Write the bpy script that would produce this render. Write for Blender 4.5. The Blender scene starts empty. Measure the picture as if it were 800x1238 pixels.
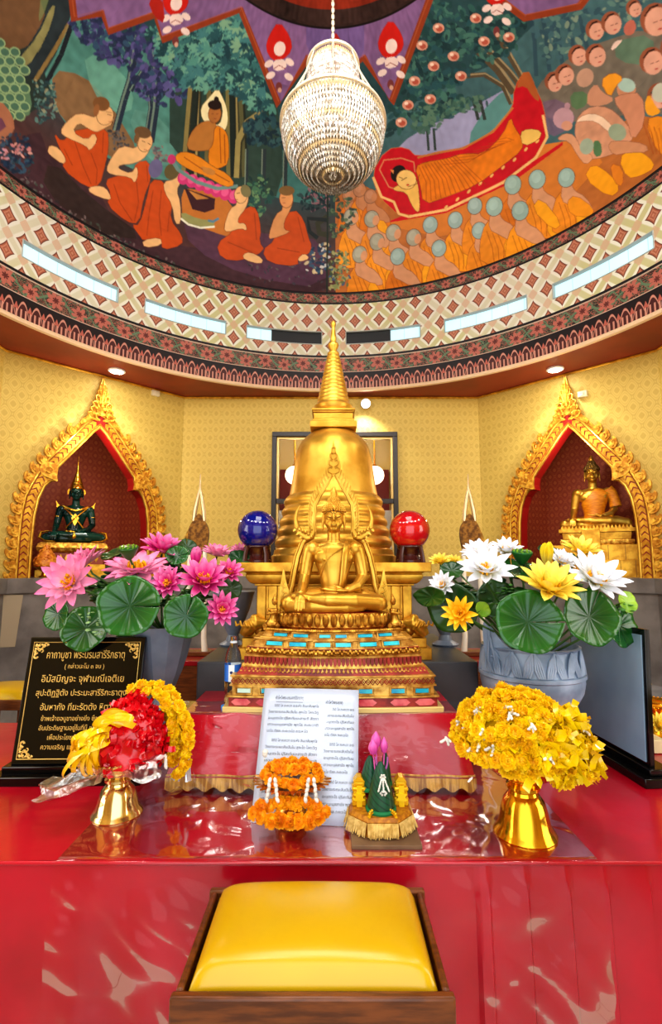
import bpy, bmesh, math, random
import numpy as np
from mathutils import Vector, Matrix, Quaternion, noise as mnoise

rnd = random.Random(7)
SC = bpy.context.scene
COL = SC.collection
PI = math.pi

# ------------------------------------------------------------------ camera
EYE = 1.35
FPX = 600.0
PITCH = math.atan(68 / FPX)
CS, SN = math.cos(PITCH), math.sin(PITCH)
cam_d = bpy.data.cameras.new('camera')
cam = bpy.data.objects.new('camera', cam_d); COL.objects.link(cam)
cam.location = (0, 0, EYE); cam.rotation_euler = (PI / 2 + PITCH, 0, 0)
cam_d.sensor_fit = 'HORIZONTAL'; cam_d.sensor_width = 36; cam_d.lens = 36 * FPX / 800
cam_d.clip_start = 0.02; cam_d.clip_end = 200
SC.camera = cam
SC.view_settings.view_transform = 'Standard'
try: SC.view_settings.look = 'Medium High Contrast'
except TypeError: pass

def ray(px, py):
    u = (px - 400) / FPX; v = (619 - py) / FPX
    return (u, CS - v * SN, SN + v * CS)
def at(px, py, Y):
    r = ray(px, py); t = Y / r[1]
    return Vector((r[0] * t, Y, EYE + r[2] * t))
def atz(px, py, Z):
    r = ray(px, py); t = (Z - EYE) / r[2]
    return Vector((r[0] * t, r[1] * t, Z))

# ------------------------------------------------------------------ colours, node materials
def lin(x):
    x /= 255.0
    return x / 12.92 if x <= 0.04045 else ((x + 0.055) / 1.055) ** 2.4
def c(r, g, b):
    return (lin(r), lin(g), lin(b), 1.0)

class X:
    """a value in a material's node tree, with arithmetic"""
    def __init__(s, nt, k): s.nt, s.k = nt, k
    def m(s, op, *o):
        n = s.nt.nodes.new('ShaderNodeMath'); n.operation = op
        for i, v in enumerate((s,) + o):
            if isinstance(v, X): s.nt.links.new(v.k, n.inputs[i])
            else: n.inputs[i].default_value = v
        return X(s.nt, n.outputs[0])
    def __add__(s, o): return s.m('ADD', o)
    def __sub__(s, o): return s.m('SUBTRACT', o)
    def __mul__(s, o): return s.m('MULTIPLY', o)
    def __truediv__(s, o): return s.m('DIVIDE', o)
    def __rsub__(s, o): return (s * -1.0) + o
    __radd__ = __add__; __rmul__ = __mul__
    def abs(s): return s.m('ABSOLUTE')
    def fr(s): return s.m('FRACT')
    def fl(s): return s.m('FLOOR')
    def pw(s, e): return s.m('POWER', e)
    def sin(s): return s.m('SINE')
    def cos(s): return s.m('COSINE')
    def lt(s, o): return s.m('LESS_THAN', o)
    def gt(s, o): return s.m('GREATER_THAN', o)
    def mn(s, o): return s.m('MINIMUM', o)
    def mx(s, o): return s.m('MAXIMUM', o)
    def sq(s): return s.m('SQRT')
    def atan2(s, o): return s.m('ARCTAN2', o)
    def step(s, a, b):
        n = s.nt.nodes.new('ShaderNodeMapRange'); n.interpolation_type = 'SMOOTHSTEP'
        s.nt.links.new(s.k, n.inputs[0]); n.inputs[1].default_value = a; n.inputs[2].default_value = b
        return X(s.nt, n.outputs[0])

class Mat:
    def __init__(s, name, color=(.8, .8, .8, 1), rough=.5, metal=0, **kw):
        s.m = bpy.data.materials.new(name); s.m.use_nodes = True
        s.nt = s.m.node_tree; s.b = s.nt.nodes['Principled BSDF']
        s.set('Base Color', color); s.set('Roughness', rough); s.set('Metallic', metal)
        for k, v in kw.items(): s.set(k.replace('_', ' '), v)
    def set(s, k, v):
        if isinstance(v, X): s.nt.links.new(v.k, s.b.inputs[k])
        elif isinstance(v, bpy.types.NodeSocket): s.nt.links.new(v, s.b.inputs[k])
        else: s.b.inputs[k].default_value = v
    def node(s, t, **kw):
        n = s.nt.nodes.new(t)
        for k, v in kw.items(): setattr(n, k, v)
        return n
    def uv(s):
        n = s.node('ShaderNodeUVMap'); p = s.node('ShaderNodeSeparateXYZ')
        s.nt.links.new(n.outputs[0], p.inputs[0])
        return X(s.nt, p.outputs[0]), X(s.nt, p.outputs[1])
    def pos(s):
        n = s.node('ShaderNodeTexCoord'); p = s.node('ShaderNodeSeparateXYZ')
        s.nt.links.new(n.outputs['Object'], p.inputs[0])
        return X(s.nt, p.outputs[0]), X(s.nt, p.outputs[1]), X(s.nt, p.outputs[2])
    def noise(s, scale, detail=3, uv=False, stretch=None, dist=0.0):
        n = s.node('ShaderNodeTexNoise'); t = s.node('ShaderNodeTexCoord')
        n.inputs['Scale'].default_value = scale; n.inputs['Detail'].default_value = detail
        n.inputs['Distortion'].default_value = dist
        src = t.outputs['UV' if uv else 'Object']
        if stretch:
            mp = s.node('ShaderNodeMapping'); mp.inputs['Scale'].default_value = stretch
            s.nt.links.new(src, mp.inputs[0]); src = mp.outputs[0]
        s.nt.links.new(src, n.inputs['Vector'])
        return X(s.nt, n.outputs['Fac'])
    def mix(s, f, a, b):
        n = s.node('ShaderNodeMix', data_type='RGBA')
        for i, v in ((0, f), (6, a), (7, b)):
            if isinstance(v, X): s.nt.links.new(v.k, n.inputs[i])
            elif isinstance(v, bpy.types.NodeSocket): s.nt.links.new(v, n.inputs[i])
            else: n.inputs[i].default_value = v
        return n.outputs[2]
    def bump(s, h, strength=.3, dist=.01):
        n = s.node('ShaderNodeBump'); n.inputs['Strength'].default_value = strength; n.inputs['Distance'].default_value = dist
        s.nt.links.new(h.k, n.inputs['Height']); s.nt.links.new(n.outputs[0], s.b.inputs['Normal'])
    def vary(s, ca, cb, scale=8, detail=4, lo=.35, hi=.65, stretch=None):
        s.set('Base Color', s.mix(s.noise(scale, detail, stretch=stretch).step(lo, hi), ca, cb)); return s

# ------------------------------------------------------------------ mesh building
def rot_to(d, up=(0, 0, 1)):
    """matrix turning +Z onto d"""
    return Vector(d).normalized().to_track_quat('Z', 'Y').to_matrix()

class MB:
    def __init__(s): s.v = []; s.f = []; s.u = []
    def add(s, vs, fs, us=None, M=None):
        o = len(s.v)
        if M is not None: vs = [M @ Vector(p) for p in vs]
        s.v += [tuple(p) for p in vs]
        s.u += list(us) if us is not None else [(0, 0)] * len(vs)
        s.f += [tuple(i + o for i in f) for f in fs]
        return s
    def box(s, cx, cy, cz, sx, sy, sz, M=None, taper=1.0):
        x, y, z = sx / 2, sy / 2, sz / 2; t = taper
        vs = [(cx - x, cy - y, cz - z), (cx + x, cy - y, cz - z), (cx + x, cy + y, cz - z), (cx - x, cy + y, cz - z),
              (cx - x * t, cy - y * t, cz + z), (cx + x * t, cy - y * t, cz + z), (cx + x * t, cy + y * t, cz + z), (cx - x * t, cy + y * t, cz + z)]
        return s.add(vs, [(3, 2, 1, 0), (4, 5, 6, 7), (0, 1, 5, 4), (1, 2, 6, 5), (2, 3, 7, 6), (3, 0, 4, 7)], None, M)
    def lathe(s, prof, n=32, M=None, sx=1, sy=1, cx=0, cy=0, cap=True, wob=None):
        vs = []; fs = []; us = []
        for j, (r, z) in enumerate(prof):
            for i in range(n):
                a = 2 * PI * i / n; rr = r if wob is None else r * wob(a, z)
                vs.append((cx + rr * math.cos(a) * sx, cy + rr * math.sin(a) * sy, z)); us.append((i / n, z))
        for j in range(len(prof) - 1):
            for i in range(n):
                k = (i + 1) % n
                fs.append((j * n + i, j * n + k, (j + 1) * n + k, (j + 1) * n + i))
        if cap:
            if prof[0][0] > 1e-5: fs.append(tuple(range(n))[::-1])
            if prof[-1][0] > 1e-5: fs.append(tuple(range((len(prof) - 1) * n, len(prof) * n)))
        return s.add(vs, fs, us, M)
    def tube(s, pts, rad, n=8, M=None, cap=True, flat=1.0, up=None):
        pts = [Vector(p) for p in pts]
        if not hasattr(rad, '__len__'): rad = [rad] * len(pts)
        vs = []; fs = []
        prev = Vector(up) if up is not None else None
        for j, p in enumerate(pts):
            t = (pts[min(j + 1, len(pts) - 1)] - pts[max(j - 1, 0)])
            if t.length < 1e-9: t = Vector((0, 0, 1))
            t.normalize()
            if prev is None: prev = Vector((0, 0, 1)) if abs(t.z) < .9 else Vector((0, 1, 0))
            a = prev - t * prev.dot(t)
            if a.length < 1e-6: a = t.orthogonal()
            a.normalize(); b = t.cross(a); prev = a
            for i in range(n):
                w = 2 * PI * i / n
                vs.append(p + a * (rad[j] * flat * math.cos(w)) + b * (rad[j] * math.sin(w)))
        for j in range(len(pts) - 1):
            for i in range(n):
                k = (i + 1) % n
                fs.append((j * n + i, j * n + k, (j + 1) * n + k, (j + 1) * n + i))
        if cap:
            fs.append(tuple(range(n))[::-1]); fs.append(tuple(range((len(pts) - 1) * n, len(pts) * n)))
        return s.add(vs, fs, None, M)
    def ell(s, cen, rad, nu=14, nv=8, M=None, R=None):
        vs = []; fs = []
        if not hasattr(rad, '__len__'): rad = (rad,) * 3
        R = R or Matrix.Identity(3)
        vs.append((0, 0, -1))
        for j in range(1, nv):
            t = -PI / 2 + PI * j / nv
            for i in range(nu):
                a = 2 * PI * i / nu; vs.append((math.cos(t) * math.cos(a), math.cos(t) * math.sin(a), math.sin(t)))
        vs.append((0, 0, 1))
        vs = [Vector(cen) + R @ Vector((p[0] * rad[0], p[1] * rad[1], p[2] * rad[2])) for p in vs]
        for i in range(nu):
            k = (i + 1) % nu
            fs.append((0, 1 + k, 1 + i)); L = 1 + (nv - 2) * nu
            fs.append((L + i, L + k, len(vs) - 1))
            for j in range(nv - 2):
                fs.append((1 + j * nu + i, 1 + j * nu + k, 1 + (j + 1) * nu + k, 1 + (j + 1) * nu + i))
        return s.add(vs, fs, None, M)
    def prism(s, poly, d0, d1, M=None):
        """2-D outline in local x,z extruded along y from d0 to d1"""
        n = len(poly)
        ar = sum(poly[i][0] * poly[(i + 1) % n][1] - poly[(i + 1) % n][0] * poly[i][1] for i in range(n))
        if ar < 0: poly = poly[::-1]
        vs = [(p[0], d0, p[1]) for p in poly] + [(p[0], d1, p[1]) for p in poly]
        us = [(p[0], p[1]) for p in poly] * 2
        fs = [tuple(range(n)), tuple(range(n, 2 * n))[::-1]]
        for i in range(n):
            k = (i + 1) % n; fs.append((k, i, n + i, n + k))
        return s.add(vs, fs, us, M)
    def grid(s, fn, nu, nv, uvfn=None, M=None, wrap=False):
        vs = []; us = []; fs = []
        for j in range(nv + 1):
            for i in range(nu + 1):
                vs.append(fn(i / nu, j / nv)); us.append(uvfn(i / nu, j / nv) if uvfn else (i / nu, j / nv))
        for j in range(nv):
            for i in range(nu):
                a = j * (nu + 1) + i; fs.append((a, a + 1, a + nu + 2, a + nu + 1))
        return s.add(vs, fs, us, M)
    def mesh(s, name):
        me = bpy.data.meshes.new(name); me.from_pydata(s.v, [], s.f)
        uvl = me.uv_layers.new(name='UVMap')
        li = np.empty(len(me.loops), np.int32); me.loops.foreach_get('vertex_index', li)
        uvl.data.foreach_set('uv', np.array(s.u, np.float32)[li].ravel())
        return me
    def build(s, name, mat, parent=None, smooth=40, bevel=0, solid=0, sub=0, loc=None, fix=False):
        me = s.mesh(name)
        if fix or bevel:
            bm = bmesh.new(); bm.from_mesh(me)
            bmesh.ops.recalc_face_normals(bm, faces=bm.faces)
            bm.to_mesh(me); bm.free()
        return link(name, me, mat, parent, smooth, bevel, solid, sub, loc)

def link(name, me, mat, parent=None, smooth=40, bevel=0, solid=0, sub=0, loc=None):
    o = bpy.data.objects.new(name, me); COL.objects.link(o)
    for mm in (mat if isinstance(mat, (list, tuple)) else [mat]):
        me.materials.append(mm.m if isinstance(mm, Mat) else mm)
    if smooth:
        me.polygons.foreach_set('use_smooth', [True] * len(me.polygons))
        if smooth < 170: me.set_sharp_from_angle(angle=math.radians(smooth))
    if solid:
        md = o.modifiers.new('solid', 'SOLIDIFY'); md.thickness = solid; md.offset = 0
    if bevel:
        md = o.modifiers.new('bevel', 'BEVEL'); md.width = bevel; md.segments = 2; md.limit_method = 'ANGLE'; md.angle_limit = .6
    if sub:
        md = o.modifiers.new('sub', 'SUBSURF'); md.levels = sub; md.render_levels = sub
    if parent: o.parent = parent
    if loc is not None: o.location = loc
    return o

def tag(o, label, cat=None, group=None, kind=None):
    o['label'] = label
    if cat: o['category'] = cat
    if group: o['group'] = group
    if kind: o['kind'] = kind
    return o
def thing(name, label, cat, loc=(0, 0, 0), rz=0, group=None):
    o = bpy.data.objects.new(name, None); COL.objects.link(o)
    o.location = loc; o.rotation_euler = (0, 0, rz); o.empty_display_size = .05
    return tag(o, label, cat, group)
def struct(o, label):
    o['kind'] = 'structure'; o['label'] = label; return o

def organic(mb, voxel, smooth_it=3, factor=.5):
    """fuse overlapping closed shapes into one continuous skin"""
    me = mb.mesh('tmp'); o = bpy.data.objects.new('tmp', me); COL.objects.link(o)
    r = o.modifiers.new('r', 'REMESH'); r.mode = 'VOXEL'; r.voxel_size = voxel; r.use_smooth_shade = True
    if smooth_it:
        q = o.modifiers.new('s', 'SMOOTH'); q.factor = factor; q.iterations = smooth_it
    dg = bpy.context.evaluated_depsgraph_get(); dg.update()
    out = bpy.data.meshes.new_from_object(o.evaluated_get(dg), depsgraph=dg)
    bpy.data.objects.remove(o); bpy.data.meshes.remove(me)
    return out

def text_mesh(body, size, align='CENTER', extrude=.0006):
    cu = bpy.data.curves.new('txt', 'FONT'); cu.body = body; cu.size = size
    cu.align_x = align; cu.align_y = 'CENTER'; cu.extrude = extrude; cu.resolution_u = 2
    o = bpy.data.objects.new('txt', cu); COL.objects.link(o)
    dg = bpy.context.evaluated_depsgraph_get(); dg.update()
    me = bpy.data.meshes.new_from_object(o.evaluated_get(dg), depsgraph=dg)
    vs = [tuple(v.co) for v in me.vertices]; fs = [tuple(p.vertices) for p in me.polygons]
    bpy.data.objects.remove(o); bpy.data.curves.remove(cu); bpy.data.meshes.remove(me)
    return vs, fs

def interp(x, xs, ys): return float(np.interp(x, xs, ys))
# ------------------------------------------------------------------ the room
RC = 2.72            # the room's axis stands at x 0, y RC
RR = 2.90            # radius of the drum under the dome
ZS = 3.405           # soffit height
ZD = 4.63            # springing of the dome
DB = 1.80            # rise of the dome
FLOOR = -0.08
ZL = 1.26            # top of the stone ledge
OCT = [(-1.77, 5.80), (1.77, 5.80), (3.08, 4.49), (3.08, .95), (1.77, -.36), (-1.77, -.36), (-3.08, .95), (-3.08, 4.49)]

# wallpaper: golden damask of small ogee cells
def wallpaper(name, ca, cb, cc, cw=.13, ch=.20, rough=.5):
    g = Mat(name, rough=rough, Specular_IOR_Level=.3)
    u, v = g.uv()
    def cell(ou, ov):
        du = ((u / cw + ou).fr() - .5).abs() * 2.0; dv = ((v / ch + ov).fr() - .5).abs() * 2.0
        return du.pw(1.5) + dv.pw(1.2)
    d = cell(0, 0).mn(cell(.5, .5))
    line = (d - .82).abs().step(.16, .02); mot = d.step(.34, .18); ring = (d - .52).abs().step(.1, .02)
    k = line.mx(mot).mx(ring * .6)
    base = g.mix(g.noise(1.3), ca, cc)
    g.set('Base Color', g.mix(k * .75, base, cb))
    return g
M_wall = wallpaper('golden damask wallpaper', c(216, 188, 104), c(190, 160, 78), c(206, 178, 94))
M_niche = wallpaper('dark red scale wallpaper', c(146, 56, 36), c(176, 94, 54), c(130, 46, 32), .11, .16)
M_red = Mat('dark red lacquer', c(134, 44, 28), .45).vary(c(140, 48, 30), c(118, 36, 24), 2)
M_stone = Mat('grey granite', rough=.28).vary(c(104, 98, 96), c(134, 128, 124), 5, 8, .3, .7)
M_stone2 = Mat('polished granite', rough=.18).vary(c(140, 140, 142), c(166, 164, 164), 5, 8, .3, .7)
M_floor = Mat('polished floor', rough=.12)
_u, _v = M_floor.uv()
_j = ((_u / .6).fr() - .5).abs().gt(.492).mx(((_v / .6).fr() - .5).abs().gt(.492))
M_floor.set('Base Color', M_floor.mix(_j, M_floor.mix(M_floor.noise(4, 6), c(200, 190, 176), c(176, 164, 150)), c(120, 110, 100)))
M_gold = Mat('gold leaf', c(214, 160, 48), .36, .80)
M_gold.vary(c(226, 180, 78), c(194, 146, 50), 9, 5); M_gold.bump(M_gold.noise(38, 3), .12, .004)
M_goldb = Mat('bright gold', c(244, 186, 66), .16, .95)
M_goldp = Mat('gold paint', c(222, 168, 52), .38, .65)
M_goldp.vary(c(232, 180, 64), c(190, 134, 36), 14, 5)
M_goldo = Mat('old gold carving', c(200, 150, 48), .36, .8)
M_goldo.vary(c(232, 184, 78), c(156, 104, 32), 40, 5, .3, .6)
M_goldf = Mat('gilded carving', rough=.4, metal=.45)
M_goldf.vary(c(244, 196, 76), c(186, 122, 28), 30, 5, .3, .62)
M_silverg = Mat('pale gold', c(236, 208, 150), .14, .95)
M_black = Mat('black gloss', c(10, 10, 12), .12)
M_dark = Mat('dark frame', c(34, 24, 22), .35)
M_white = Mat('white gloss paint', c(235, 232, 226), .35)
M_wood = Mat('brown wood', rough=.32).vary(c(122, 66, 26), c(84, 42, 16), 3, 5, .3, .7, stretch=(4, 30, 30))

def wall_grid(name, mat, a, b, z0, z1, label, holes=()):
    """upright wall from a to b with outlines cut out; uv in metres"""
    a = Vector((a[0], a[1], 0)); b = Vector((b[0], b[1], 0)); L = (b - a).length; d = (b - a) / L
    xs = sorted({0, L, *[h for q in holes for h in q[:2]]}); zs = sorted({z0, z1, *[h for q in holes for h in q[2:]]})
    mb = MB()
    for i in range(len(xs) - 1):
        for j in range(len(zs) - 1):
            mx, mz = (xs[i] + xs[i + 1]) / 2, (zs[j] + zs[j + 1]) / 2
            if any(h[0] < mx < h[1] and h[2] < mz < h[3] for h in holes): continue
            q = [(xs[i], zs[j]), (xs[i + 1], zs[j]), (xs[i + 1], zs[j + 1]), (xs[i], zs[j + 1])]
            mb.add([a + d * s + Vector((0, 0, z)) for s, z in q], [(0, 1, 2, 3)], q)
    return struct(mb.build(name, mat, smooth=0), label)

# --- niche outline (s from centre line, z), half
NI = [(.57, ZL), (.57, 1.62), (.56, 1.85), (.535, 2.02), (.49, 2.14), (.44, 2.20), (.395, 2.205), (.40, 2.26), (.385, 2.34), (.20, 2.59), (.07, 2.76), (0, 2.83)]
def chamfer_wall(name, a, b, sc, label):
    a = Vector((a[0], a[1], 0)); b = Vector((b[0], b[1], 0)); L = (b - a).length; d = (b - a) / L
    r = [(sc + s, z) for s, z in NI]; l = [(sc - s, z) for s, z in NI[:-1]][::-1]
    outl = r + l
    P = lambda q: a + d * q[0] + Vector((0, 0, q[1]))
    mb = MB()
    lower = [(0, FLOOR), (L, FLOOR), (L, ZL), (sc + .57, ZL), (sc - .57, ZL), (0, ZL)]
    polys = [lower]
    apex = outl.index((sc, 2.83))
    polys.append([(sc + .57, ZL), (L, ZL), (L, ZS), (sc, ZS)] + outl[1:apex + 1][::-1])
    polys.append([(sc - .57, ZL), (sc, ZL + 0)][:1] + outl[apex:-1][::-1] + [(sc, ZS), (0, ZS), (0, ZL)])
    for q in polys: mb.add([P(p) for p in q], [tuple(range(len(q)))], q)
    return struct(mb.build(name, M_wall, smooth=0), label), P, outl, d

wb = wall_grid('wall_back', M_wall, OCT[0], OCT[1], FLOOR, ZS, 'golden damask wall behind the gilded stupa', holes=[(1.07, 2.56, 1.42, 2.965)])
NSL, NSR = .965, 1.03
wl_, PL, OL, DL = chamfer_wall('wall_left', OCT[0], OCT[7], NSL, 'golden wall holding the pointed niche with the green statue')
wr_, PR, OR_, DR = chamfer_wall('wall_right', OCT[1], OCT[2], NSR, 'golden wall holding the pointed niche with the gold statue')
wall_grid('wall_left_side', M_wall, OCT[6], OCT[7], FLOOR, ZS, 'golden side wall left of the altar')
wall_grid('wall_right_side', M_wall, OCT[2], OCT[3], FLOOR, ZS, 'golden side wall right of the altar')
wall_grid('wall_front_left', M_wall, OCT[5], OCT[6], FLOOR, ZS, 'golden corner wall behind the viewer on the left')
wall_grid('wall_front_right', M_wall, OCT[3], OCT[4], FLOOR, ZS, 'golden corner wall behind the viewer on the right')
wall_grid('wall_front', M_wall, OCT[4], OCT[5], FLOOR, ZS, 'golden entrance wall with a wide doorway', holes=[(.47, 3.07, FLOOR, 2.7)])
mb = MB(); mb.grid(lambda s, t: (-5 + 10 * s, -3 + 12 * t, FLOOR), 1, 1, lambda s, t: (10 * s, 12 * t))
struct(mb.build('floor', M_floor, smooth=0), 'polished pale stone floor')

# soffit: flat dark red ring between the walls and the drum
def oct_r(a):
    dx, dy = math.sin(a), math.cos(a); best = 9
    for i in range(8):
        p, q = Vector(OCT[i]) - Vector((0, RC)), Vector(OCT[(i + 1) % 8]) - Vector((0, RC))
        e = q - p; den = dx * e.y - dy * e.x
        if abs(den) < 1e-9: continue
        t = (p.x * e.y - p.y * e.x) / den; w = (p.x * dy - p.y * dx) / den
        if t > 0 and -1e-6 <= w <= 1 + 1e-6: best = min(best, t)
    return best
mb = MB()
mb.grid(lambda s, t: (lambda a, r: (r * math.sin(a), RC + r * math.cos(a), ZS - .001))(2 * PI * s, RR + (oct_r(2 * PI * s) + .02 - RR) * t), 360, 1)
struct(mb.build('trim_1', M_red, smooth=0), 'dark red flat soffit between the walls and the painted drum')
mb = MB()
for i in range(8):
    p, q = Vector((*OCT[i], ZS - .012)), Vector((*OCT[(i + 1) % 8], ZS - .012))
    inn = ((p + q) / 2 - Vector((0, RC, ZS - .012))); inn.z = 0; inn.normalize()
    mb.tube([p - inn * .012, q - inn * .012], .012, 6)
struct(mb.build('trim_2', M_goldp), 'thin gold bead along the top of the walls')

# --- the drum with its painted bands and slot windows
def az_of(px, py):
    r = ray(px, py); a = r[0] ** 2 + r[1] ** 2; b = -2 * r[1] * RC; cc = RC * RC - RR * RR
    t = (-b + math.sqrt(b * b - 4 * a * cc)) / (2 * a)
    return math.atan2(r[0] * t, r[1] * t - RC), EYE + r[2] * t
SLOT_PX = [(27, 301, 143, 353), (175, 374, 273, 396), (298, 404, 389, 410), (418, 410, 508, 404), (537, 394, 637, 368), (668, 350, 790, 290)]
SLOTS = [(az_of(a, b)[0], az_of(c_, d)[0]) for a, b, c_, d in SLOT_PX]
if 0: print([tuple(round(math.degrees(q), 1) for q in s) for s in SLOTS], [(az_of(a, b)[1], az_of(c_, d)[1]) for a, b, c_, d in SLOT_PX])
SL0, SL1 = 3.985, 4.14
_w = SLOTS[1][1] - SLOTS[1][0]; _gap = SLOTS[2][0] - SLOTS[1][1]
_a = SLOTS[5][1] + _gap
while _a + _w < 2 * PI + SLOTS[0][0] - _gap: SLOTS.append((_a, _a + _w)); _a += _w + _gap
g = Mat('painted drum', rough=.5)
u, v = g.uv()
# lattice of concave diamonds on cream ribbons
def dia(ou, ov, w, h, e=.8):
    du = ((u / .285 + ou).fr() - .5).abs() * (.285 / w); dv = ((v / .305 + ov).fr() - .5).abs() * (.305 / h)
    return du.pw(e) + dv.pw(e)
d1 = dia(0, 0, .074, .092).mn(dia(.5, .5, .074, .092))
d2 = dia(0, .5, .05, .06, 1.0).mn(dia(.5, 0, .05, .06, 1.0))
rib = (((u / .285 + v / .305).fr() - .5).abs()).mn(((u / .285 - v / .305).fr() - .5).abs())
nz = g.noise(1.1, 2)
cream = g.mix(rib.step(.10, .16), c(196, 192, 142), c(226, 226, 208))
cream = g.mix(nz.step(.45, .62) * .6, cream, c(214, 208, 196))
col = g.mix(d2.lt(1.0) * .7, cream, c(206, 166, 140))
dcol = g.mix(((d1 - .62).abs()).lt(.09).mx(d1.lt(.3)), c(164, 96, 72), c(190, 132, 106))
dcol = g.mix(d1.gt(.86), dcol, c(112, 62, 50))
lat = g.mix(d1.lt(1.0), col, dcol)
# floral scroll: black ground, green meander, pink blossoms
def floral(vc, amp, per):
    ph = u * (2 * PI / per); w = ph.sin()
    stem = ((v - vc) / amp - w * .55).abs()
    stem2 = ((v - vc) / amp + (ph * 2.0).sin() * .75).abs()
    vor = g.node('ShaderNodeTexVoronoi'); vor.inputs['Scale'].default_value = 1.0; vor.inputs['Randomness'].default_value = .7
    cmb = g.node('ShaderNodeCombineXYZ')
    g.nt.links.new((u * (2.2 / per)).k, cmb.inputs[0]); g.nt.links.new(((v - vc) * (1.1 / amp)).k, cmb.inputs[1])
    wn = g.node('ShaderNodeTexNoise'); wn.inputs['Scale'].default_value = 3.0; wn.inputs['Detail'].default_value = 2
    g.nt.links.new(cmb.outputs[0], wn.inputs['Vector'])
    nzv = X(g.nt, wn.outputs['Fac'])
    def blossom(ou, sgn, r0):
        du = ((u / per + ou).fr() - .5) * (per / amp); dv = (v - vc) / amp - sgn * .18
        r = (du * du + dv * dv).sq(); a = dv.atan2(du)
        return r / ((a * 3.5 + nzv * 3.0).sin().abs() * .55 + .40) / r0
    b1 = blossom(.25, 1, 1.0).mn(blossom(.75, -1, .9))
    small = ((nzv * 9.0).fr() - .5).abs()
    k = g.mix(small.lt(.13), c(28, 26, 26), c(80, 112, 88))
    k = g.mix(((nzv * 7.0 + .3).fr() - .5).abs().lt(.16), k, c(164, 96, 82))
    k = g.mix(stem.lt(.13).mx(stem2.lt(.1)), k, c(96, 124, 96))
    k = g.mix(b1.lt(1.0), k, g.mix(b1.lt(.38), c(178, 104, 90), c(96, 44, 40)))
    return k
f_lo = floral(3.728, .09, .44); f_hi = floral(4.565, .062, .36)
# lotus petals
pu = ((u / .118).fr() - .5).abs() * 2.0; pv = (v - 3.445) / .16
arch = (1.0 - pu.pw(2.0) * .9)
pet = pv.lt(arch); line1 = (pv - (arch - .12)).abs().lt(.07)
stam = ((u / .0395).fr() - .5).abs().lt(.2) * pv.lt(.5)
up = (pu - pv + .25).gt(.42) * pv.gt(.45)
pt = g.mix(pet, c(30, 22, 24), c(74, 32, 32)); pt = g.mix(line1.mx(stam), pt, c(196, 140, 122)); pt = g.mix(up, pt, c(178, 96, 82))
col = g.mix(v.gt(3.835), f_lo, lat)
col = g.mix(v.gt(4.495), col, f_hi)
for zc, hw, cc in ((3.835, .012, c(20, 20, 26)), (3.815, .006, c(190, 170, 150)), (3.632, .010, c(20, 20, 26)), (4.495, .010, c(20, 20, 26)), (4.622, .010, c(24, 22, 26)), (3.645, .004, c(200, 170, 150))):
    col = g.mix((v - zc).abs().lt(hw), col, cc)
col = g.mix(v.lt(3.624), col, pt)
col = g.mix(v.lt(3.442), col, c(232, 206, 176))
g.set('Base Color', col)
M_drum = g
def drum_pt(a, z, r=RR): return (r * math.sin(a), RC + r * math.cos(a), z)
azs = sorted({*[-PI + 2 * PI * i / 240 for i in range(241)], *[q for s in SLOTS for q in (((s[0] + PI) % (2 * PI)) - PI, ((s[1] + PI) % (2 * PI)) - PI)]})
zs = [ZS, SL0, SL1, ZD]
nsl = [(((s[0] + PI) % (2 * PI)) - PI, ((s[1] + PI) % (2 * PI)) - PI) for s in SLOTS]
mb = MB()
for i in range(len(azs) - 1):
    am = (azs[i] + azs[i + 1]) / 2
    for j in range(3):
        if j == 1 and any((a < am < b) if a < b else (am > a or am < b) for a, b in nsl): continue
        q = [(azs[i], zs[j]), (azs[i + 1], zs[j]), (azs[i + 1], zs[j + 1]), (azs[i], zs[j + 1])]
        mb.add([drum_pt(*p) for p in q], [(0, 1, 2, 3)], [(p[0] * RR, p[1]) for p in q])
struct(mb.build('wall_drum', M_drum, smooth=60), 'cream drum under the dome painted with diamonds and floral bands')
mb = MB()
mb.lathe([(RR + .01, ZS + .03), (RR - .03, ZS + .03), (RR - .045, ZS + .012), (RR - .03, ZS - .004), (RR + .01, ZS - .004)], 240, M=Matrix.Translation((0, RC, 0)), cap=False)
struct(mb.build('trim_3', Mat('cream moulding', c(236, 206, 172), .4), fix=True), 'pale round moulding along the lower rim of the painted drum')
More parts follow.
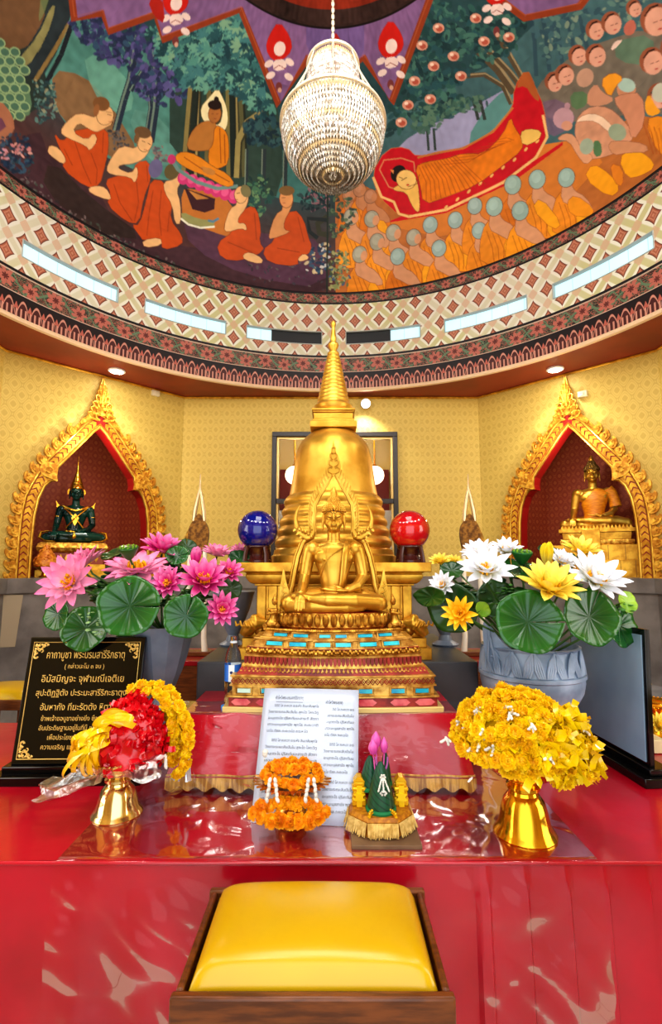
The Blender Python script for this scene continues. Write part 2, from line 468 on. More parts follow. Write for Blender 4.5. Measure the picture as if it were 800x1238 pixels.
# slot windows: a reveal, a frame and a pale daylight pane
M_pane = Mat('daylit frosted glass', c(150, 190, 200), .25, Emission_Color=c(190, 236, 246), Emission_Strength=.78)
uu, vv = M_pane.uv()
M_pane.set('Emission Color', M_pane.mix(((uu / .17).fr() - .5).abs().gt(.48), M_pane.mix(M_pane.noise(1.2), c(170, 228, 240), c(236, 250, 252)), c(150, 190, 200)))
M_blind = Mat('dark blind', c(40, 42, 44), .4)
for i, (a0, a1) in enumerate(SLOTS):
    n = 8
    def band(r0, z0, z1, mat, nm, f0=0., f1=1., par=None):
        mb = MB(); mb.grid(lambda s, t: drum_pt(a0 + (a1 - a0) * (f0 + (f1 - f0) * s), z0 + (z1 - z0) * t, r0), n, 1, lambda s, t: ((a1 - a0) * (f0 + (f1 - f0) * s) * RR, z0 + (z1 - z0) * t))
        return mb.build(nm, mat, par)
    mb = MB()
    for (z, inv) in ((SL0, 0), (SL1, 1)):
        mb.grid(lambda s, t: drum_pt(a0 + (a1 - a0) * s, z, RR + .06 * t), n, 1)
    for a in (a0, a1):
        mb.grid(lambda s, t: drum_pt(a, SL0 + (SL1 - SL0) * s, RR + .06 * t), 1, 1)
    mb.tube([drum_pt(a0 + (a1 - a0) * k / n, SL0, RR - .002) for k in range(n + 1)], .006, 6)
    mb.tube([drum_pt(a0 + (a1 - a0) * k / n, SL1, RR - .002) for k in range(n + 1)], .006, 6)
    for a in (a0, a1): mb.tube([drum_pt(a, SL0, RR - .002), drum_pt(a, SL1, RR - .002)], .006, 6)
    fr = mb.build('window_%d' % (i + 2), Mat('slot frame %d' % i, c(170, 176, 172), .4), fix=False)
    struct(fr, 'long narrow daylight slot window in the painted drum')
    band(RR + .05, SL0, SL1, M_pane, 'pane', par=fr)
    if i == 2: band(RR + .03, SL0, SL1, M_blind, 'blind', .33, 1, fr)
    if i == 3: band(RR + .03, SL0, SL1, M_blind, 'blind', 0, .60, fr)

# --- stone ledge (plinth) round the three far walls
def ring_pts(off):
    out = []
    pts = [Vector(OCT[i]) for i in (6, 7, 0, 1, 2, 3)]
    n = []
    for i in range(5):
        e = (pts[i + 1] - pts[i]).normalized(); m = Vector((e.y, -e.x)); n.append(m)
    for i, p in enumerate(pts):
        if i == 0: out.append(p + n[0] * off)
        elif i == 5: out.append(p + n[4] * off)
        else:
            b = (n[i - 1] + n[i]).normalized(); out.append(p + b * (off / b.dot(n[i])))
    return out
def ledge(name, off, z0, z1, mat, label):
    A, B = ring_pts(0), ring_pts(off); mb = MB()
    for i in range(5):
        q = [A[i], A[i + 1], B[i + 1], B[i]]
        vs = [(p.x, p.y, z0) for p in q] + [(p.x, p.y, z1) for p in q]
        mb.add(vs, [(3, 2, 1, 0), (4, 5, 6, 7), (2, 3, 7, 6), (0, 1, 5, 4), (1, 2, 6, 5), (3, 0, 4, 7)])
    return struct(mb.build(name, mat, smooth=0, fix=True), label)
ledge('trim_4', .22, FLOOR, ZL - .13, M_stone, 'grey granite plinth along the foot of the walls')
ledge('trim_5', .25, ZL - .13, ZL, M_stone, 'grey granite ledge slab below the niches')
ledge('trim_6', .52, FLOOR, .34, M_stone2, 'low pale polished stone step in front of the plinth')

# --- the window behind the stupa, and what shows through it
def frame_rect(mb, x0, x1, z0, z1, y, w, d):
    mb.box((x0 + x1) / 2, y, z1 - w / 2, x1 - x0, d, w); mb.box((x0 + x1) / 2, y, z0 + w / 2, x1 - x0, d, w)
    mb.box(x0 + w / 2, y, (z0 + z1) / 2, w, d, z1 - z0 - 2 * w); mb.box(x1 - w / 2, y, (z0 + z1) / 2, w, d, z1 - z0 - 2 * w)
wx0, wx1, wz0, wz1 = -.70, .79, 1.42, 2.965
mb = MB(); frame_rect(mb, wx0, wx1, wz0, wz1, 5.80, .055, .08)
mb.box((wx0 + wx1) / 2, 5.80, 2.135, wx1 - wx0 - .11, .07, .055)
win = struct(mb.build('window_1', M_dark, bevel=.004), 'black framed interior window behind the gilded stupa')
mb = MB(); frame_rect(mb, wx0 + .055, wx1 - .055, wz0 + .055, wz1 - .055, 5.83, .022, .05)
mb.build('inner_frame', Mat('gold bead', c(214, 180, 110), .3, .4), win)
mg = Mat('window glass', (1, 1, 1, 1), .02, 0, Transmission_Weight=1.0, IOR=1.1)
mb = MB(); mb.box((wx0 + wx1) / 2, 5.815, (wz0 + wz1) / 2, wx1 - wx0 - .1, .006, wz1 - wz0 - .1); mb.build('pane', mg, win, smooth=0)
# passage behind the window
mb = MB()
mb.box(.05, 7.35, 2.0, 3.4, .05, 4.2); mb.box(-1.55, 6.6, 2, .05, 1.5, 4.2); mb.box(1.65, 6.6, 2, .05, 1.5, 4.2); mb.box(.05, 6.6, 3.42, 3.4, 1.6, .05)
struct(mb.build('wall_passage', Mat('cream passage paint', c(214, 190, 126), .6), smooth=0), 'cream wall of the passage seen through the window')
mb = MB(); mb.box(.05, 7.30, 2.15, 1.62, .06, 1.32)
struct(mb.build('wall_passage_panel', Mat('maroon panel', c(112, 22, 30), .5), bevel=.005), 'maroon panel on the passage wall seen through the window')
mb = MB()
for x in (-.84, .94): mb.box(x, 7.27, 2.1, .10, .12, 1.5)
struct(mb.build('trim_7', Mat('ivory pilaster', c(232, 222, 190), .5), bevel=.01), 'ivory pilasters beside the maroon panel')
M_globe = Mat('lit globe', c(255, 244, 220), .4, Emission_Color=(1, .86, .62, 1), Emission_Strength=2.2)
for sx, wd in ((-1, 'left'), (1, 'right')):
    t = thing('globe_lamp', 'round white lamp seen through the window on the stupa\'s %s' % wd, 'lamp', (.05 + sx * .55, 6.72, 2.62))
    mb = MB(); mb.ell((0, 0, 0), .13, 24, 14); mb.build('globe', M_globe, t)
    mb = MB(); mb.lathe([(.02, .70), (.05, .72), (.05, .775)], 16); mb.tube([(0, 0, .12), (0, 0, .72)], .012, 8); mb.lathe([(.05, .10), (.05, .125), (.02, .15)], 16); mb.build('hanger', M_goldb, t)
# a red and white diamond fret in the lower light
mb = MB(); mb.box(.05, 6.36, 1.76, 3.1, .03, .66); fr_ = mb.build('fretwork_screen', Mat('white screen', c(232, 230, 224), .5)); tag(fr_, 'white screen with red diamond fretwork seen through the lower window light', 'screen')
M_fret = Mat('red fret', c(190, 44, 34), .5)
for k in (-1, 1):
    mb = MB(); mb.prism([(k * .5 + .05 - .17, 1.82), (k * .5 + .05, 1.62), (k * .5 + .05 + .17, 1.82), (k * .5 + .05, 2.03)], 6.3, 6.344); mb.build('red_diamond', M_fret, fr_)
# ------------------------------------------------------------------ the mural on the dome (paint = colour attribute in dome coordinates)
NU, NV = 1500, 380
AZ0, AZ1 = math.radians(-110), math.radians(110)
TH1 = math.radians(68)
def dome_uv(px, py):
    """photo sight line -> (azimuth, latitude) on the dome -> canvas coordinates"""
    r = ray(px, py); oz = EYE - ZD
    a = (r[0] ** 2 + r[1] ** 2) / RR ** 2 + r[2] ** 2 / DB ** 2
    b = 2 * (-RC * r[1] / RR ** 2 + oz * r[2] / DB ** 2); cc = RC ** 2 / RR ** 2 + oz ** 2 / DB ** 2 - 1
    t = (-b + math.sqrt(max(b * b - 4 * a * cc, 0))) / (2 * a)
    x, y, z = r[0] * t, r[1] * t - RC, r[2] * t + EYE - ZD
    az = math.atan2(x, y); th = math.atan2(z / DB, math.hypot(x, y) / RR)
    return (az - AZ0) / (AZ1 - AZ0) * NU, th / TH1 * NV
CAN = np.zeros((NV + 1, NU + 1, 3), np.float32)
def C3(t): return np.array([lin(q) for q in t], np.float32)
def fill_uv(uvp, col, alpha=1.0, shade=None):
    p = np.array(uvp); x0, y0 = np.floor(p.min(0)).astype(int) - 1; x1, y1 = np.ceil(p.max(0)).astype(int) + 2
    x0 = max(x0, 0); y0 = max(y0, 0); x1 = min(x1, NU + 1); y1 = min(y1, NV + 1)
    if x1 <= x0 or y1 <= y0: return
    acc = np.zeros((y1 - y0, x1 - x0), np.float32)
    for ox, oy in ((-.25, -.25), (.25, -.25), (-.25, .25), (.25, .25)):
        gx = np.arange(x0, x1)[None] + ox; gy = np.arange(y0, y1)[:, None] + oy
        ins = np.zeros(acc.shape, bool)
        q = np.roll(p, -1, 0)
        for (ax, ay), (bx, by) in zip(p, q):
            if ay == by: continue
            m = (ay > gy) != (by > gy)
            ins ^= m & (gx < (bx - ax) * (gy - ay) / (by - ay) + ax)
        acc += ins
    acc *= .25 * alpha
    cc = C3(col)[None, None]
    if shade is not None: cc = np.clip(cc * shade(np.arange(x0, x1)[None], np.arange(y0, y1)[:, None])[..., None], 0, 1)
    CAN[y0:y1, x0:x1] = CAN[y0:y1, x0:x1] * (1 - acc[..., None]) + cc * acc[..., None]
_NZ = np.array([[mnoise.noise(Vector((x * .11, y * .11, 0))) for x in range(160)] for y in range(60)], np.float32)
def nshade(amt):
    def f(gx, gy):
        n = _NZ[(gy % 60), (gx % 160)]
        n2 = _NZ[((gy // 5) % 60), ((gx // 5) % 160)]
        return 1 + amt * (n + n2)
    return f
def dens(pts, step=6):
    out = []
    for (a, b) in zip(pts, list(pts[1:]) + [pts[0]]):
        n = max(1, int(math.dist(a, b) / step))
        for k in range(n): out.append((a[0] + (b[0] - a[0]) * k / n, a[1] + (b[1] - a[1]) * k / n))
    return out
def round_(pts, it=2):
    for _ in range(it):
        o = []
        for a, b in zip(pts, list(pts[1:]) + [pts[0]]):
            o += [(a[0] * .75 + b[0] * .25, a[1] * .75 + b[1] * .25), (a[0] * .25 + b[0] * .75, a[1] * .25 + b[1] * .75)]
        pts = o
    return pts
def poly(pts, col, alpha=1., sh=.10, rd=1, Z=None, edge=None):
    if Z: pts = [(Z[0] + x / Z[2], Z[1] + y / Z[2]) for x, y in pts]
    if rd: pts = round_(pts, rd)
    if edge: line(pts + [pts[0]], 1.3, edge, .8)
    fill_uv([dome_uv(*p) for p in dens(pts)], col, alpha, nshade(sh) if sh else None)
def ell2(x, y, rx, ry, col, rot=0, alpha=1., sh=.1, Z=None, n=16, edge=None):
    if Z: x, y, rx, ry = Z[0] + x / Z[2], Z[1] + y / Z[2], rx / Z[2], ry / Z[2]
    if edge: ell2(x, y, rx + .8, ry + .8, edge, rot, .8, 0)
    cr, sr = math.cos(rot), math.sin(rot)
    fill_uv([dome_uv(x + rx * math.cos(t) * cr - ry * math.sin(t) * sr, y + rx * math.cos(t) * sr + ry * math.sin(t) * cr) for t in [2 * PI * k / n for k in range(n)]], col, alpha, nshade(sh) if sh else None)
def line(pts, w, col, alpha=1., Z=None, taper=None):
    if Z: pts = [(Z[0] + x / Z[2], Z[1] + y / Z[2]) for x, y in pts]
    L, R_ = [], []
    for i, p in enumerate(pts):
        a = pts[max(i - 1, 0)]; b = pts[min(i + 1, len(pts) - 1)]
        dx, dy = b[0] - a[0], b[1] - a[1]; d = math.hypot(dx, dy) or 1
        ww = w / 2 * (1 if taper is None else taper[0] + (taper[1] - taper[0]) * i / max(1, len(pts) - 1))
        L.append((p[0] - dy / d * ww, p[1] + dx / d * ww)); R_.append((p[0] + dy / d * ww, p[1] - dx / d * ww))
    for i in range(len(pts) - 1):
        fill_uv([dome_uv(*q) for q in dens([L[i], L[i + 1], R_[i + 1], R_[i]], 8)], col, alpha, nshade(.1))
def inpoly(x, y, P):
    r = False
    for (ax, ay), (bx, by) in zip(P, P[1:] + P[:1]):
        if (ay > y) != (by > y) and x < (bx - ax) * (y - ay) / (by - ay) + ax: r = not r
    return r
def leaves(P, n, cols, size, R=random.Random(3), alpha=.9, star=False):
    xs = [p[0] for p in P]; ys = [p[1] for p in P]
    k = 0; tries = 0
    while k < n and tries < n * 8:
        tries += 1
        x, y = R.uniform(min(xs), max(xs)), R.uniform(min(ys), max(ys))
        if not inpoly(x, y, P): continue
        k += 1; s = size * R.uniform(.6, 1.3); a = R.uniform(0, PI)
        cc = R.choice(cols)
        if star:
            for q in range(4): ell2(x + s * .6 * math.cos(a + q * .7), y + s * .6 * math.sin(a + q * .7), s, s * .32, cc, a + q * .7, alpha, .05, n=8)
        else: ell2(x, y, s, s * R.uniform(.4, .7), cc, a, alpha, .05, n=8)

# ground colours
gy, gx = np.mgrid[0:NV + 1, 0:NU + 1]
lo, hi = C3((86, 56, 54)), C3((44, 74, 78))
k = np.clip((gy / NV - .18) / .3, 0, 1)[..., None]
CAN[:] = lo * (1 - k) + hi * k
k = ((gx > NU * .505) & (gy / NV < .5))[..., None]
CAN[:] = np.where(k, C3((178, 108, 54)), CAN)
CAN *= nshade(.18)(gx, gy)[..., None]
BLG = (72, 118, 112)
# --- left: forest
poly([(-120, -140), (60, -60), (110, 60), (60, 130), (-40, 160), (-120, 130)], (46, 58, 52))
poly([(40, 10), (110, 20), (215, 90), (230, 200), (205, 225), (130, 190), (100, 180), (60, 120)], (84, 138, 128), sh=.25)
poly([(-40, -30), (46, -10), (58, 30), (30, 62), (0, 56), (-50, 40)], (112, 82, 56), sh=.2)
poly([(62, 84), (100, 90), (130, 120), (172, 190), (150, 200), (90, 160), (66, 130)], (134, 104, 72), sh=.2)
poly([(100, 60), (150, 85), (165, 130), (140, 140), (110, 110)], (112, 168, 150), .8, .2)
poly([(150, 130), (200, 140), (215, 200), (180, 200)], (98, 152, 140), .8, .25)
poly([(300, 140), (345, 170), (395, 200), (395, 250), (330, 240), (300, 220)], (66, 116, 112), sh=.2)
poly([(205, 90), (330, 90), (345, 200), (330, 250), (205, 200)], (52, 74, 66), sh=.2)
# purple-brown ground
poly([(0, 200), (45, 150), (60, 190), (110, 215), (140, 270), (240, 305), (395, 310), (396, 362), (250, 345), (120, 290), (0, 215)], (72, 48, 54), sh=.25)
poly([(220, 262), (330, 285), (395, 290), (396, 350), (300, 335), (230, 300)], (92, 60, 82), .8, .2)
poly([(60, 190), (110, 240), (180, 290), (120, 285), (50, 230)], (56, 44, 40), .9, .3)
leaves([(20, 190), (60, 235), (140, 285), (230, 325), (200, 330), (110, 290), (10, 215)], 160, [(70, 78, 70), (96, 96, 92), (52, 46, 52), (120, 104, 104)], 2.2)
leaves([(300, 300), (394, 315), (394, 352), (280, 335)], 60, [(70, 66, 76), (60, 52, 60), (100, 90, 92)], 2.2)
# big leaning trunk on the left
poly([(18, 75), (45, 40), (62, 0), (66, -60), (110, -60), (88, 12), (72, 58), (48, 100), (25, 90)], (44, 54, 58), sh=.3)
poly([(20, 74), (46, 44), (62, 6), (68, 8), (56, 46), (32, 84)], (150, 144, 92), .8, .2)
line([(42, 98), (66, 60), (84, 28)], 5, (150, 124, 70), .8)
line([(56, 100), (74, 66), (90, 20)], 6, (34, 40, 46), 1)
poly([(50, -10), (62, -10), (52, 20), (46, 28)], (120, 132, 88), .7)
# green scaled bush
poly([(-60, 40), (0, 50), (22, 80), (40, 120), (34, 145), (10, 130), (-60, 110)], (96, 128, 98))
for j in range(9):
    for i in range(6):
        x, y = -36 + i * 12 + (j % 2) * 6, 52 + j * 11
        if y < 150 - abs(x - 20) * .3 and y > 44 + x * .9: ell2(x, y, 7, 6, (150, 176, 128), .6); ell2(x, y, 5.4, 4.4, (78, 112, 92), .6)
poly([(-50, 118), (0, 120), (16, 140), (18, 160), (0, 175), (-50, 190)], (168, 112, 84)); poly([(-50, 140), (0, 138), (10, 158), (-50, 180)], (96, 56, 92), .8)
leaves([(36, 95), (66, 100), (70, 140), (44, 150)], 90, [(62, 96, 96), (96, 132, 126), (44, 70, 76), (150, 150, 120)], 3)
leaves([(0, 165), (30, 160), (42, 195), (30, 210), (0, 205)], 90, [(38, 60, 84), (60, 90, 110), (30, 46, 66), (44, 70, 80)], 3.4)
leaves([(14, 172), (36, 176), (38, 192), (16, 192)], 16, [(196, 130, 130), (214, 160, 150)], 2.6)
leaves([(0, 180), (8, 180), (10, 195), (0, 195)], 8, [(196, 130, 130), (200, 150, 160)], 2.6)
# slender trees
for pts, w in (([(140, 158), (150, 120), (158, 95), (166, 40)], 9), ([(182, 172), (188, 130), (190, 100), (186, 60)], 9), ([(176, 168), (182, 130), (180, 108), (168, 70)], 5), ([(158, 110), (166, 96), (176, 80)], 6), ([(192, 120), (202, 108), (214, 96)], 5)):
    line(pts, w, (44, 56, 72)); line([(x - w * .22, y) for x, y in pts], w * .3, (126, 150, 134), .8)
VIO = [(48, 54, 92), (66, 66, 112), (88, 80, 132), (40, 50, 78), (58, 86, 112), (96, 92, 146)]
leaves([(84, 26), (120, 18), (215, 40), (232, 110), (222, 130), (200, 112), (186, 118), (160, 100), (150, 82), (118, 68), (96, 44)], 420, VIO, 5.2)
leaves([(160, 105), (200, 105), (200, 128), (172, 120)], 40, VIO, 3.4)
# grove trunks behind the seated figure
for x0, x1, cc in ((222, 232, (140, 128, 78)), (236, 240, (168, 150, 96)), (250, 254, (112, 104, 66)), (262, 266, (80, 82, 58)), (277, 276, (122, 116, 70)), (288, 284, (150, 138, 88)), (296, 290, (96, 96, 64)), (230, 238, (40, 50, 44)), (282, 280, (36, 46, 42))):
    line([(x0, 214), ((x0 + x1) / 2, 150), (x1, 92)], 7, cc); line([(x0 + 3, 214), ((x0 + x1) / 2 + 3, 150), (x1 + 3, 92)], 2.6, (34, 42, 38), .9)
line([(286, 215), (288, 170), (298, 148), (318, 134)], 7, (158, 146, 92)); line([(290, 215), (292, 172), (302, 151), (320, 138)], 2.4, (60, 62, 44))
for x in (298, 318, 344): line([(x, 226), (x + 1, 180)], 6 if x > 300 else 3, (50, 62, 66)); line([(x - 2, 226), (x - 1, 180)], 1.4, (132, 150, 132), .8)
DK = [(36, 62, 74), (48, 82, 90), (30, 50, 62), (62, 98, 100)]
leaves([(294, 150), (322, 135), (342, 150), (395, 210), (395, 200), (350, 180), (330, 178), (300, 172)], 160, DK, 4.4)
BODHI = [(62, 112, 112), (88, 146, 134), (44, 86, 92), (110, 164, 144), (72, 126, 128), (36, 68, 76), (128, 168, 138)]
leaves([(176, 40), (205, 30), (292, 10), (330, 128), (318, 140), (296, 120), (262, 106), (226, 104), (206, 80)], 460, BODHI[:6], 6, star=True)
leaves([(190, 45), (290, 18), (320, 110), (260, 98), (216, 92)], 130, BODHI, 6, star=True)
leaves([(300, 216), (320, 210), (330, 238), (316, 262), (300, 250)], 90, [(44, 84, 78), (76, 120, 92), (36, 62, 62), (110, 146, 104)], 3.4)
leaves([(360, 232), (395, 222), (398, 255), (366, 255)], 90, [(34, 56, 62), (52, 76, 78), (28, 44, 52), (140, 100, 110)], 3.2)
leaves([(372, 300), (398, 290), (398, 330), (366, 330)], 70, [(62, 92, 116), (40, 60, 84), (200, 200, 196), (206, 190, 150)], 3)
line([(396, 262), (384, 270), (386, 282), (398, 284)], 7, (60, 62, 48)); line([(396, 266), (372, 264), (374, 280), (384, 288)], 5, (38, 46, 48))
leaves([(130, 158), (150, 160), (158, 190), (140, 186)], 50, [(70, 74, 78), (106, 100, 96), (48, 52, 60)], 2.6)
leaves([(184, 178), (200, 176), (204, 196), (188, 198)], 30, [(140, 116, 110), (96, 90, 100)], 2.6)
# --- worshippers and the seated teacher
OR, SK, SKD, OU = (196, 82, 30), (232, 184, 128), (214, 152, 98), (110, 50, 24)
Zm = (60, 60, 4)
def fold(pts, Z=Zm, w=1.2): line(pts, w, (146, 56, 22), .75, Z)
poly([(20, 400), (60, 450), (110, 395), (190, 380), (280, 380), (285, 480), (265, 570), (240, 660), (180, 668), (60, 575), (75, 520), (45, 470)], OR, Z=Zm, edge=OU)
poly([(50, 398), (80, 350), (140, 303), (235, 335), (240, 272), (300, 285), (310, 355), (250, 388), (225, 400), (190, 384), (140, 350), (108, 398), (180, 440), (215, 400), (232, 440), (192, 492), (178, 465), (80, 424)], SK, Z=Zm, edge=OU)
ell2(268, 318, 40, 46, SK, .2, Z=Zm, edge=OU); line([(278, 312), (300, 318)], .8, OU, .9, Zm); line([(284, 348), (298, 350)], .8, (180, 80, 60), .9, Zm); line([(272, 300), (304, 306)], .6, OU, .7, Zm); ell2(250, 262, 42, 34, (128, 88, 52), .35, Z=Zm); ell2(226, 292, 14, 30, (150, 100, 60), .2, Z=Zm)
poly([(0, 462), (45, 475), (82, 535), (62, 555), (0, 508), (-10, 490)], SK, Z=Zm, edge=OU)
for q in ([(120, 440), (160, 560), (200, 650)], [(200, 500), (230, 580), (225, 650)], [(70, 480), (110, 560)], [(260, 400), (255, 500)]): fold(q)
poly([(265, 632), (330, 610), (400, 600), (420, 545), (480, 535), (492, 620), (452, 720), (432, 842), (370, 832), (275, 748), (300, 700)], OR, Z=Zm, edge=OU)
poly([(272, 580), (300, 520), (345, 463), (425, 482), (422, 430), (470, 408), (498, 440), (480, 492), (450, 532), (400, 552), (340, 556), (328, 575), (395, 602), (420, 560), (428, 600), (412, 648), (392, 615), (295, 604)], SK, Z=Zm, edge=OU)
ell2(462, 450, 34, 44, SK, .3, Z=Zm, edge=OU); line([(445, 440), (462, 448)], .8, OU, .9, Zm); line([(474, 452), (488, 460)], .8, OU, .9, Zm); line([(456, 482), (472, 486)], .8, (180, 80, 60), .9, Zm); ell2(450, 400, 42, 28, (112, 84, 56), .3, Z=Zm); ell2(420, 428, 12, 26, (122, 90, 58), .2, Z=Zm)
poly([(188, 668), (230, 658), (272, 668), (298, 715), (285, 728), (195, 694)], SK, Z=Zm, edge=OU)
for q in ([(310, 650), (340, 740), (400, 830)], [(420, 640), (430, 740), (410, 830)], [(470, 560), (475, 640)]): fold(q)
ell2(512, 575, 34, 46, (110, 104, 142), .2, Z=Zm)
poly([(556, 636), (490, 628), (470, 720), (435, 850), (395, 845), (440, 905), (450, 922), (540, 915), (545, 970), (640, 945), (642, 900), (580, 820), (594, 740)], OR, Z=Zm, edge=OU)
poly([(550, 640), (604, 628), (620, 588), (634, 640), (612, 680), (632, 740), (634, 842), (606, 842), (594, 752), (556, 690)], SK, Z=Zm, edge=OU)
ell2(590, 590, 36, 40, (104, 92, 58), .3, Z=Zm)
poly([(448, 922), (535, 908), (544, 945), (458, 958)], SK, Z=Zm, edge=OU)
for q in ([(500, 680), (480, 800), (470, 900)], [(540, 680), (530, 800), (540, 900)], [(580, 780), (570, 880)]): fold(q)
Zb = (200, 80, 4)
poly([(76, 600), (130, 590), (330, 640), (332, 834), (200, 792), (82, 745)], (190, 118, 52), Z=Zb)
poly([(92, 590), (240, 640), (236, 692), (190, 708), (130, 692)], (66, 34, 40), Z=Zb, rd=0)
poly([(110, 600), (210, 640), (150, 645)], (196, 136, 70), Z=Zb, rd=0)
poly([(75, 700), (160, 740), (240, 745), (235, 775), (160, 782), (80, 745)], (150, 150, 96), Z=Zb); line([(74, 736), (110, 765), (170, 782), (238, 776)], 2.4, (232, 228, 206), 1, Zb); line([(205, 745), (230, 752), (258, 736)], 3, (90, 130, 150), 1, Zb)
for k in range(7):
    t = k / 6; ell2(88 + 244 * t, 540 + 92 * t, 30, 34, (206, 62, 122), .4, Z=Zb); ell2(84 + 244 * t, 532 + 92 * t, 18, 22, (222, 96, 146), .4, Z=Zb)
line([(22, 440), (60, 500), (150, 560), (250, 592), (350, 580)], 4.4, (112, 146, 140), 1, Zb)
ell2(30, 450, 20, 24, (196, 60, 116), Z=Zb)
poly([(252, 104), (204, 160), (170, 200), (176, 254), (204, 278), (230, 290), (270, 300), (286, 314), (302, 272), (298, 208), (280, 160)], (238, 226, 176), Z=Zb, edge=(120, 100, 50))
poly([(250, 148), (215, 190), (206, 240), (225, 280), (262, 285), (278, 230), (272, 186)], (70, 76, 54), Z=Zb)
poly([(100, 398), (118, 330), (160, 278), (210, 262), (250, 276), (250, 400), (150, 412)], (182, 122, 58), Z=Zb, edge=OU)
ell2(238, 232, 30, 42, (176, 114, 58), .1, Z=Zb, edge=OU); line([(222, 230), (232, 232)], .7, OU, .9, Zb); line([(244, 232), (256, 230)], .7, OU, .9, Zb); line([(232, 254), (246, 254)], .7, (130, 50, 40), .9, Zb); ell2(238, 188, 34, 24, (44, 30, 26), .1, Z=Zb); ell2(246, 162, 12, 16, (44, 30, 26), Z=Zb)
poly([(238, 282), (285, 305), (305, 350), (306, 470), (262, 494), (214, 500), (206, 410), (232, 380)], (222, 136, 30), Z=Zb, edge=OU)
poly([(46, 432), (84, 412), (150, 428), (230, 488), (300, 520), (338, 574), (290, 586), (200, 532), (120, 502), (56, 464)], (220, 138, 34), Z=Zb, edge=OU)
poly([(160, 480), (240, 500), (240, 530), (190, 520)], (190, 130, 62), Z=Zb)
for q in ([(262, 300), (268, 470)], [(285, 330), (288, 470)], [(90, 440), (180, 500)], [(240, 520), (310, 560)]): fold(q, Zb)
poly([(246, 858), (330, 800), (330, 740), (400, 676), (442, 688), (462, 790), (452, 850), (482, 892), (370, 942), (270, 932)], OR, Z=Zb, edge=OU)
poly([(282, 782), (310, 690), (350, 668), (334, 620), (350, 585), (392, 600), (402, 640), (386, 690), (352, 730), (348, 762), (385, 758), (394, 797), (365, 782), (296, 804)], SK, Z=Zb, edge=OU)
ell2(364, 622, 30, 40, SK, Z=Zb, edge=OU); line([(344, 616), (360, 612)], .8, OU, .9, Zb); line([(340, 644), (350, 646)], .8, (180, 80, 60), .9, Zb); ell2(388, 604, 24, 32, (128, 122, 84), -.4, Z=Zb)
poly([(374, 910), (410, 898), (472, 932), (462, 958), (380, 936)], SK, Z=Zb, edge=OU)
poly([(466, 892), (530, 842), (540, 760), (620, 688), (668, 740), (690, 830), (708, 870), (690, 912), (640, 922), (640, 968), (500, 952)], OR, Z=Zb, edge=OU)
poly([(498, 822), (530, 720), (574, 690), (552, 620), (590, 598), (620, 640), (604, 692), (572, 750), (572, 792), (610, 800), (508, 838)], SKD, Z=Zb, edge=OU)
ell2(584, 640, 32, 44, SKD, Z=Zb, edge=OU); line([(562, 636), (580, 636)], .8, OU, .9, Zb); line([(566, 662), (580, 662)], .8, (170, 80, 60), .9, Zb); ell2(586, 602, 38, 24, (124, 96, 58), Z=Zb)
poly([(638, 932), (670, 904), (698, 930), (650, 946)], SK, Z=Zb, edge=OU)
for q in ([(300, 850), (420, 900)], [(430, 710), (440, 840)], [(540, 880), (650, 900)], [(640, 730), (670, 850)]): fold(q, Zb)

# --- right: the reclining figure and the mourners
poly([(394, 200), (470, 130), (640, 60), (660, -60), (820, -100), (960, 0), (960, 200), (800, 130), (690, 170), (640, 200), (470, 240)], (70, 104, 108), sh=.2)
poly([(470, 190), (500, 160), (570, 130), (625, 100), (620, 150), (580, 175), (500, 190)], (154, 154, 186), sh=.12)
poly([(596, 115), (630, 105), (632, 140), (588, 172), (560, 175)], (84, 140, 132), .9)
for pts, w in (([(560, 92), (585, 90), (608, 104), (618, 126)], 6), ([(578, 60), (602, 84), (622, 112)], 11), ([(590, 60), (615, 86), (636, 112)], 7), ([(600, 40), (622, 78), (640, 110)], 7)):
    line(pts, w, (92, 78, 58)); line([(x + w * .25, y - w * .2) for x, y in pts], w * .3, (168, 152, 116), .8)
for x in (518, 526): line([(x, 182), (x - 2, 155)], 3, (56, 70, 66))
for x in (578, 586): line([(x, 145), (x - 6, 120)], 4, (56, 66, 62))
DT = [(38, 72, 72), (54, 96, 90), (32, 58, 62), (74, 118, 106), (44, 84, 90)]
leaves([(520, 0), (640, 20), (625, 60), (600, 70), (560, 92), (560, 135), (500, 155), (470, 165), (472, 130)], 520, DT, 5.4)
leaves([(500, 130), (560, 120), (600, 110), (590, 130), (540, 140), (525, 160), (495, 160)], 120, [(70, 104, 92), (50, 84, 80), (92, 124, 104)], 4)
for x, y in ((524, 80), (548, 68), (557, 92), (520, 120), (493, 127), (501, 98), (530, 34), (585, 50), (615, 45), (510, 55), (485, 148), (575, 22)):
    ell2(x, y, 7, 6, (206, 150, 128)); ell2(x + 1, y + 1, 4, 3.4, (178, 88, 70)); ell2(x - 2, y - 2, 2.4, 2, (238, 206, 186))
for k in range(5): line([(648 + k * 16, 92 - k * 6), (646 + k * 14, 50 - k * 6), (640 + k * 14, 10)], 5, (46, 72, 88), .7)
leaves([(640, 20), (720, 10), (780, -20), (830, 0), (780, 30), (720, 40), (690, 60), (660, 80)], 140, [(70, 104, 112), (96, 130, 122), (54, 84, 96), (130, 150, 130)], 5)
poly([(640, 110), (700, 60), (790, 30), (860, 60), (860, 170), (800, 130), (700, 150), (650, 140)], (128, 112, 94), .8, .25)
poly([(742, 50), (790, 40), (790, 80), (745, 75)], (88, 128, 104), .7, .2)
poly([(645, 125), (680, 118), (700, 150), (660, 170)], (120, 92, 120), .7, .2)
Zr = (440, 70, 3.3333)
poly([(70, 672), (150, 640), (560, 500), (720, 350), (810, 335), (900, 330), (960, 420), (760, 640), (300, 720)], (204, 124, 52), Z=Zr, rd=0)
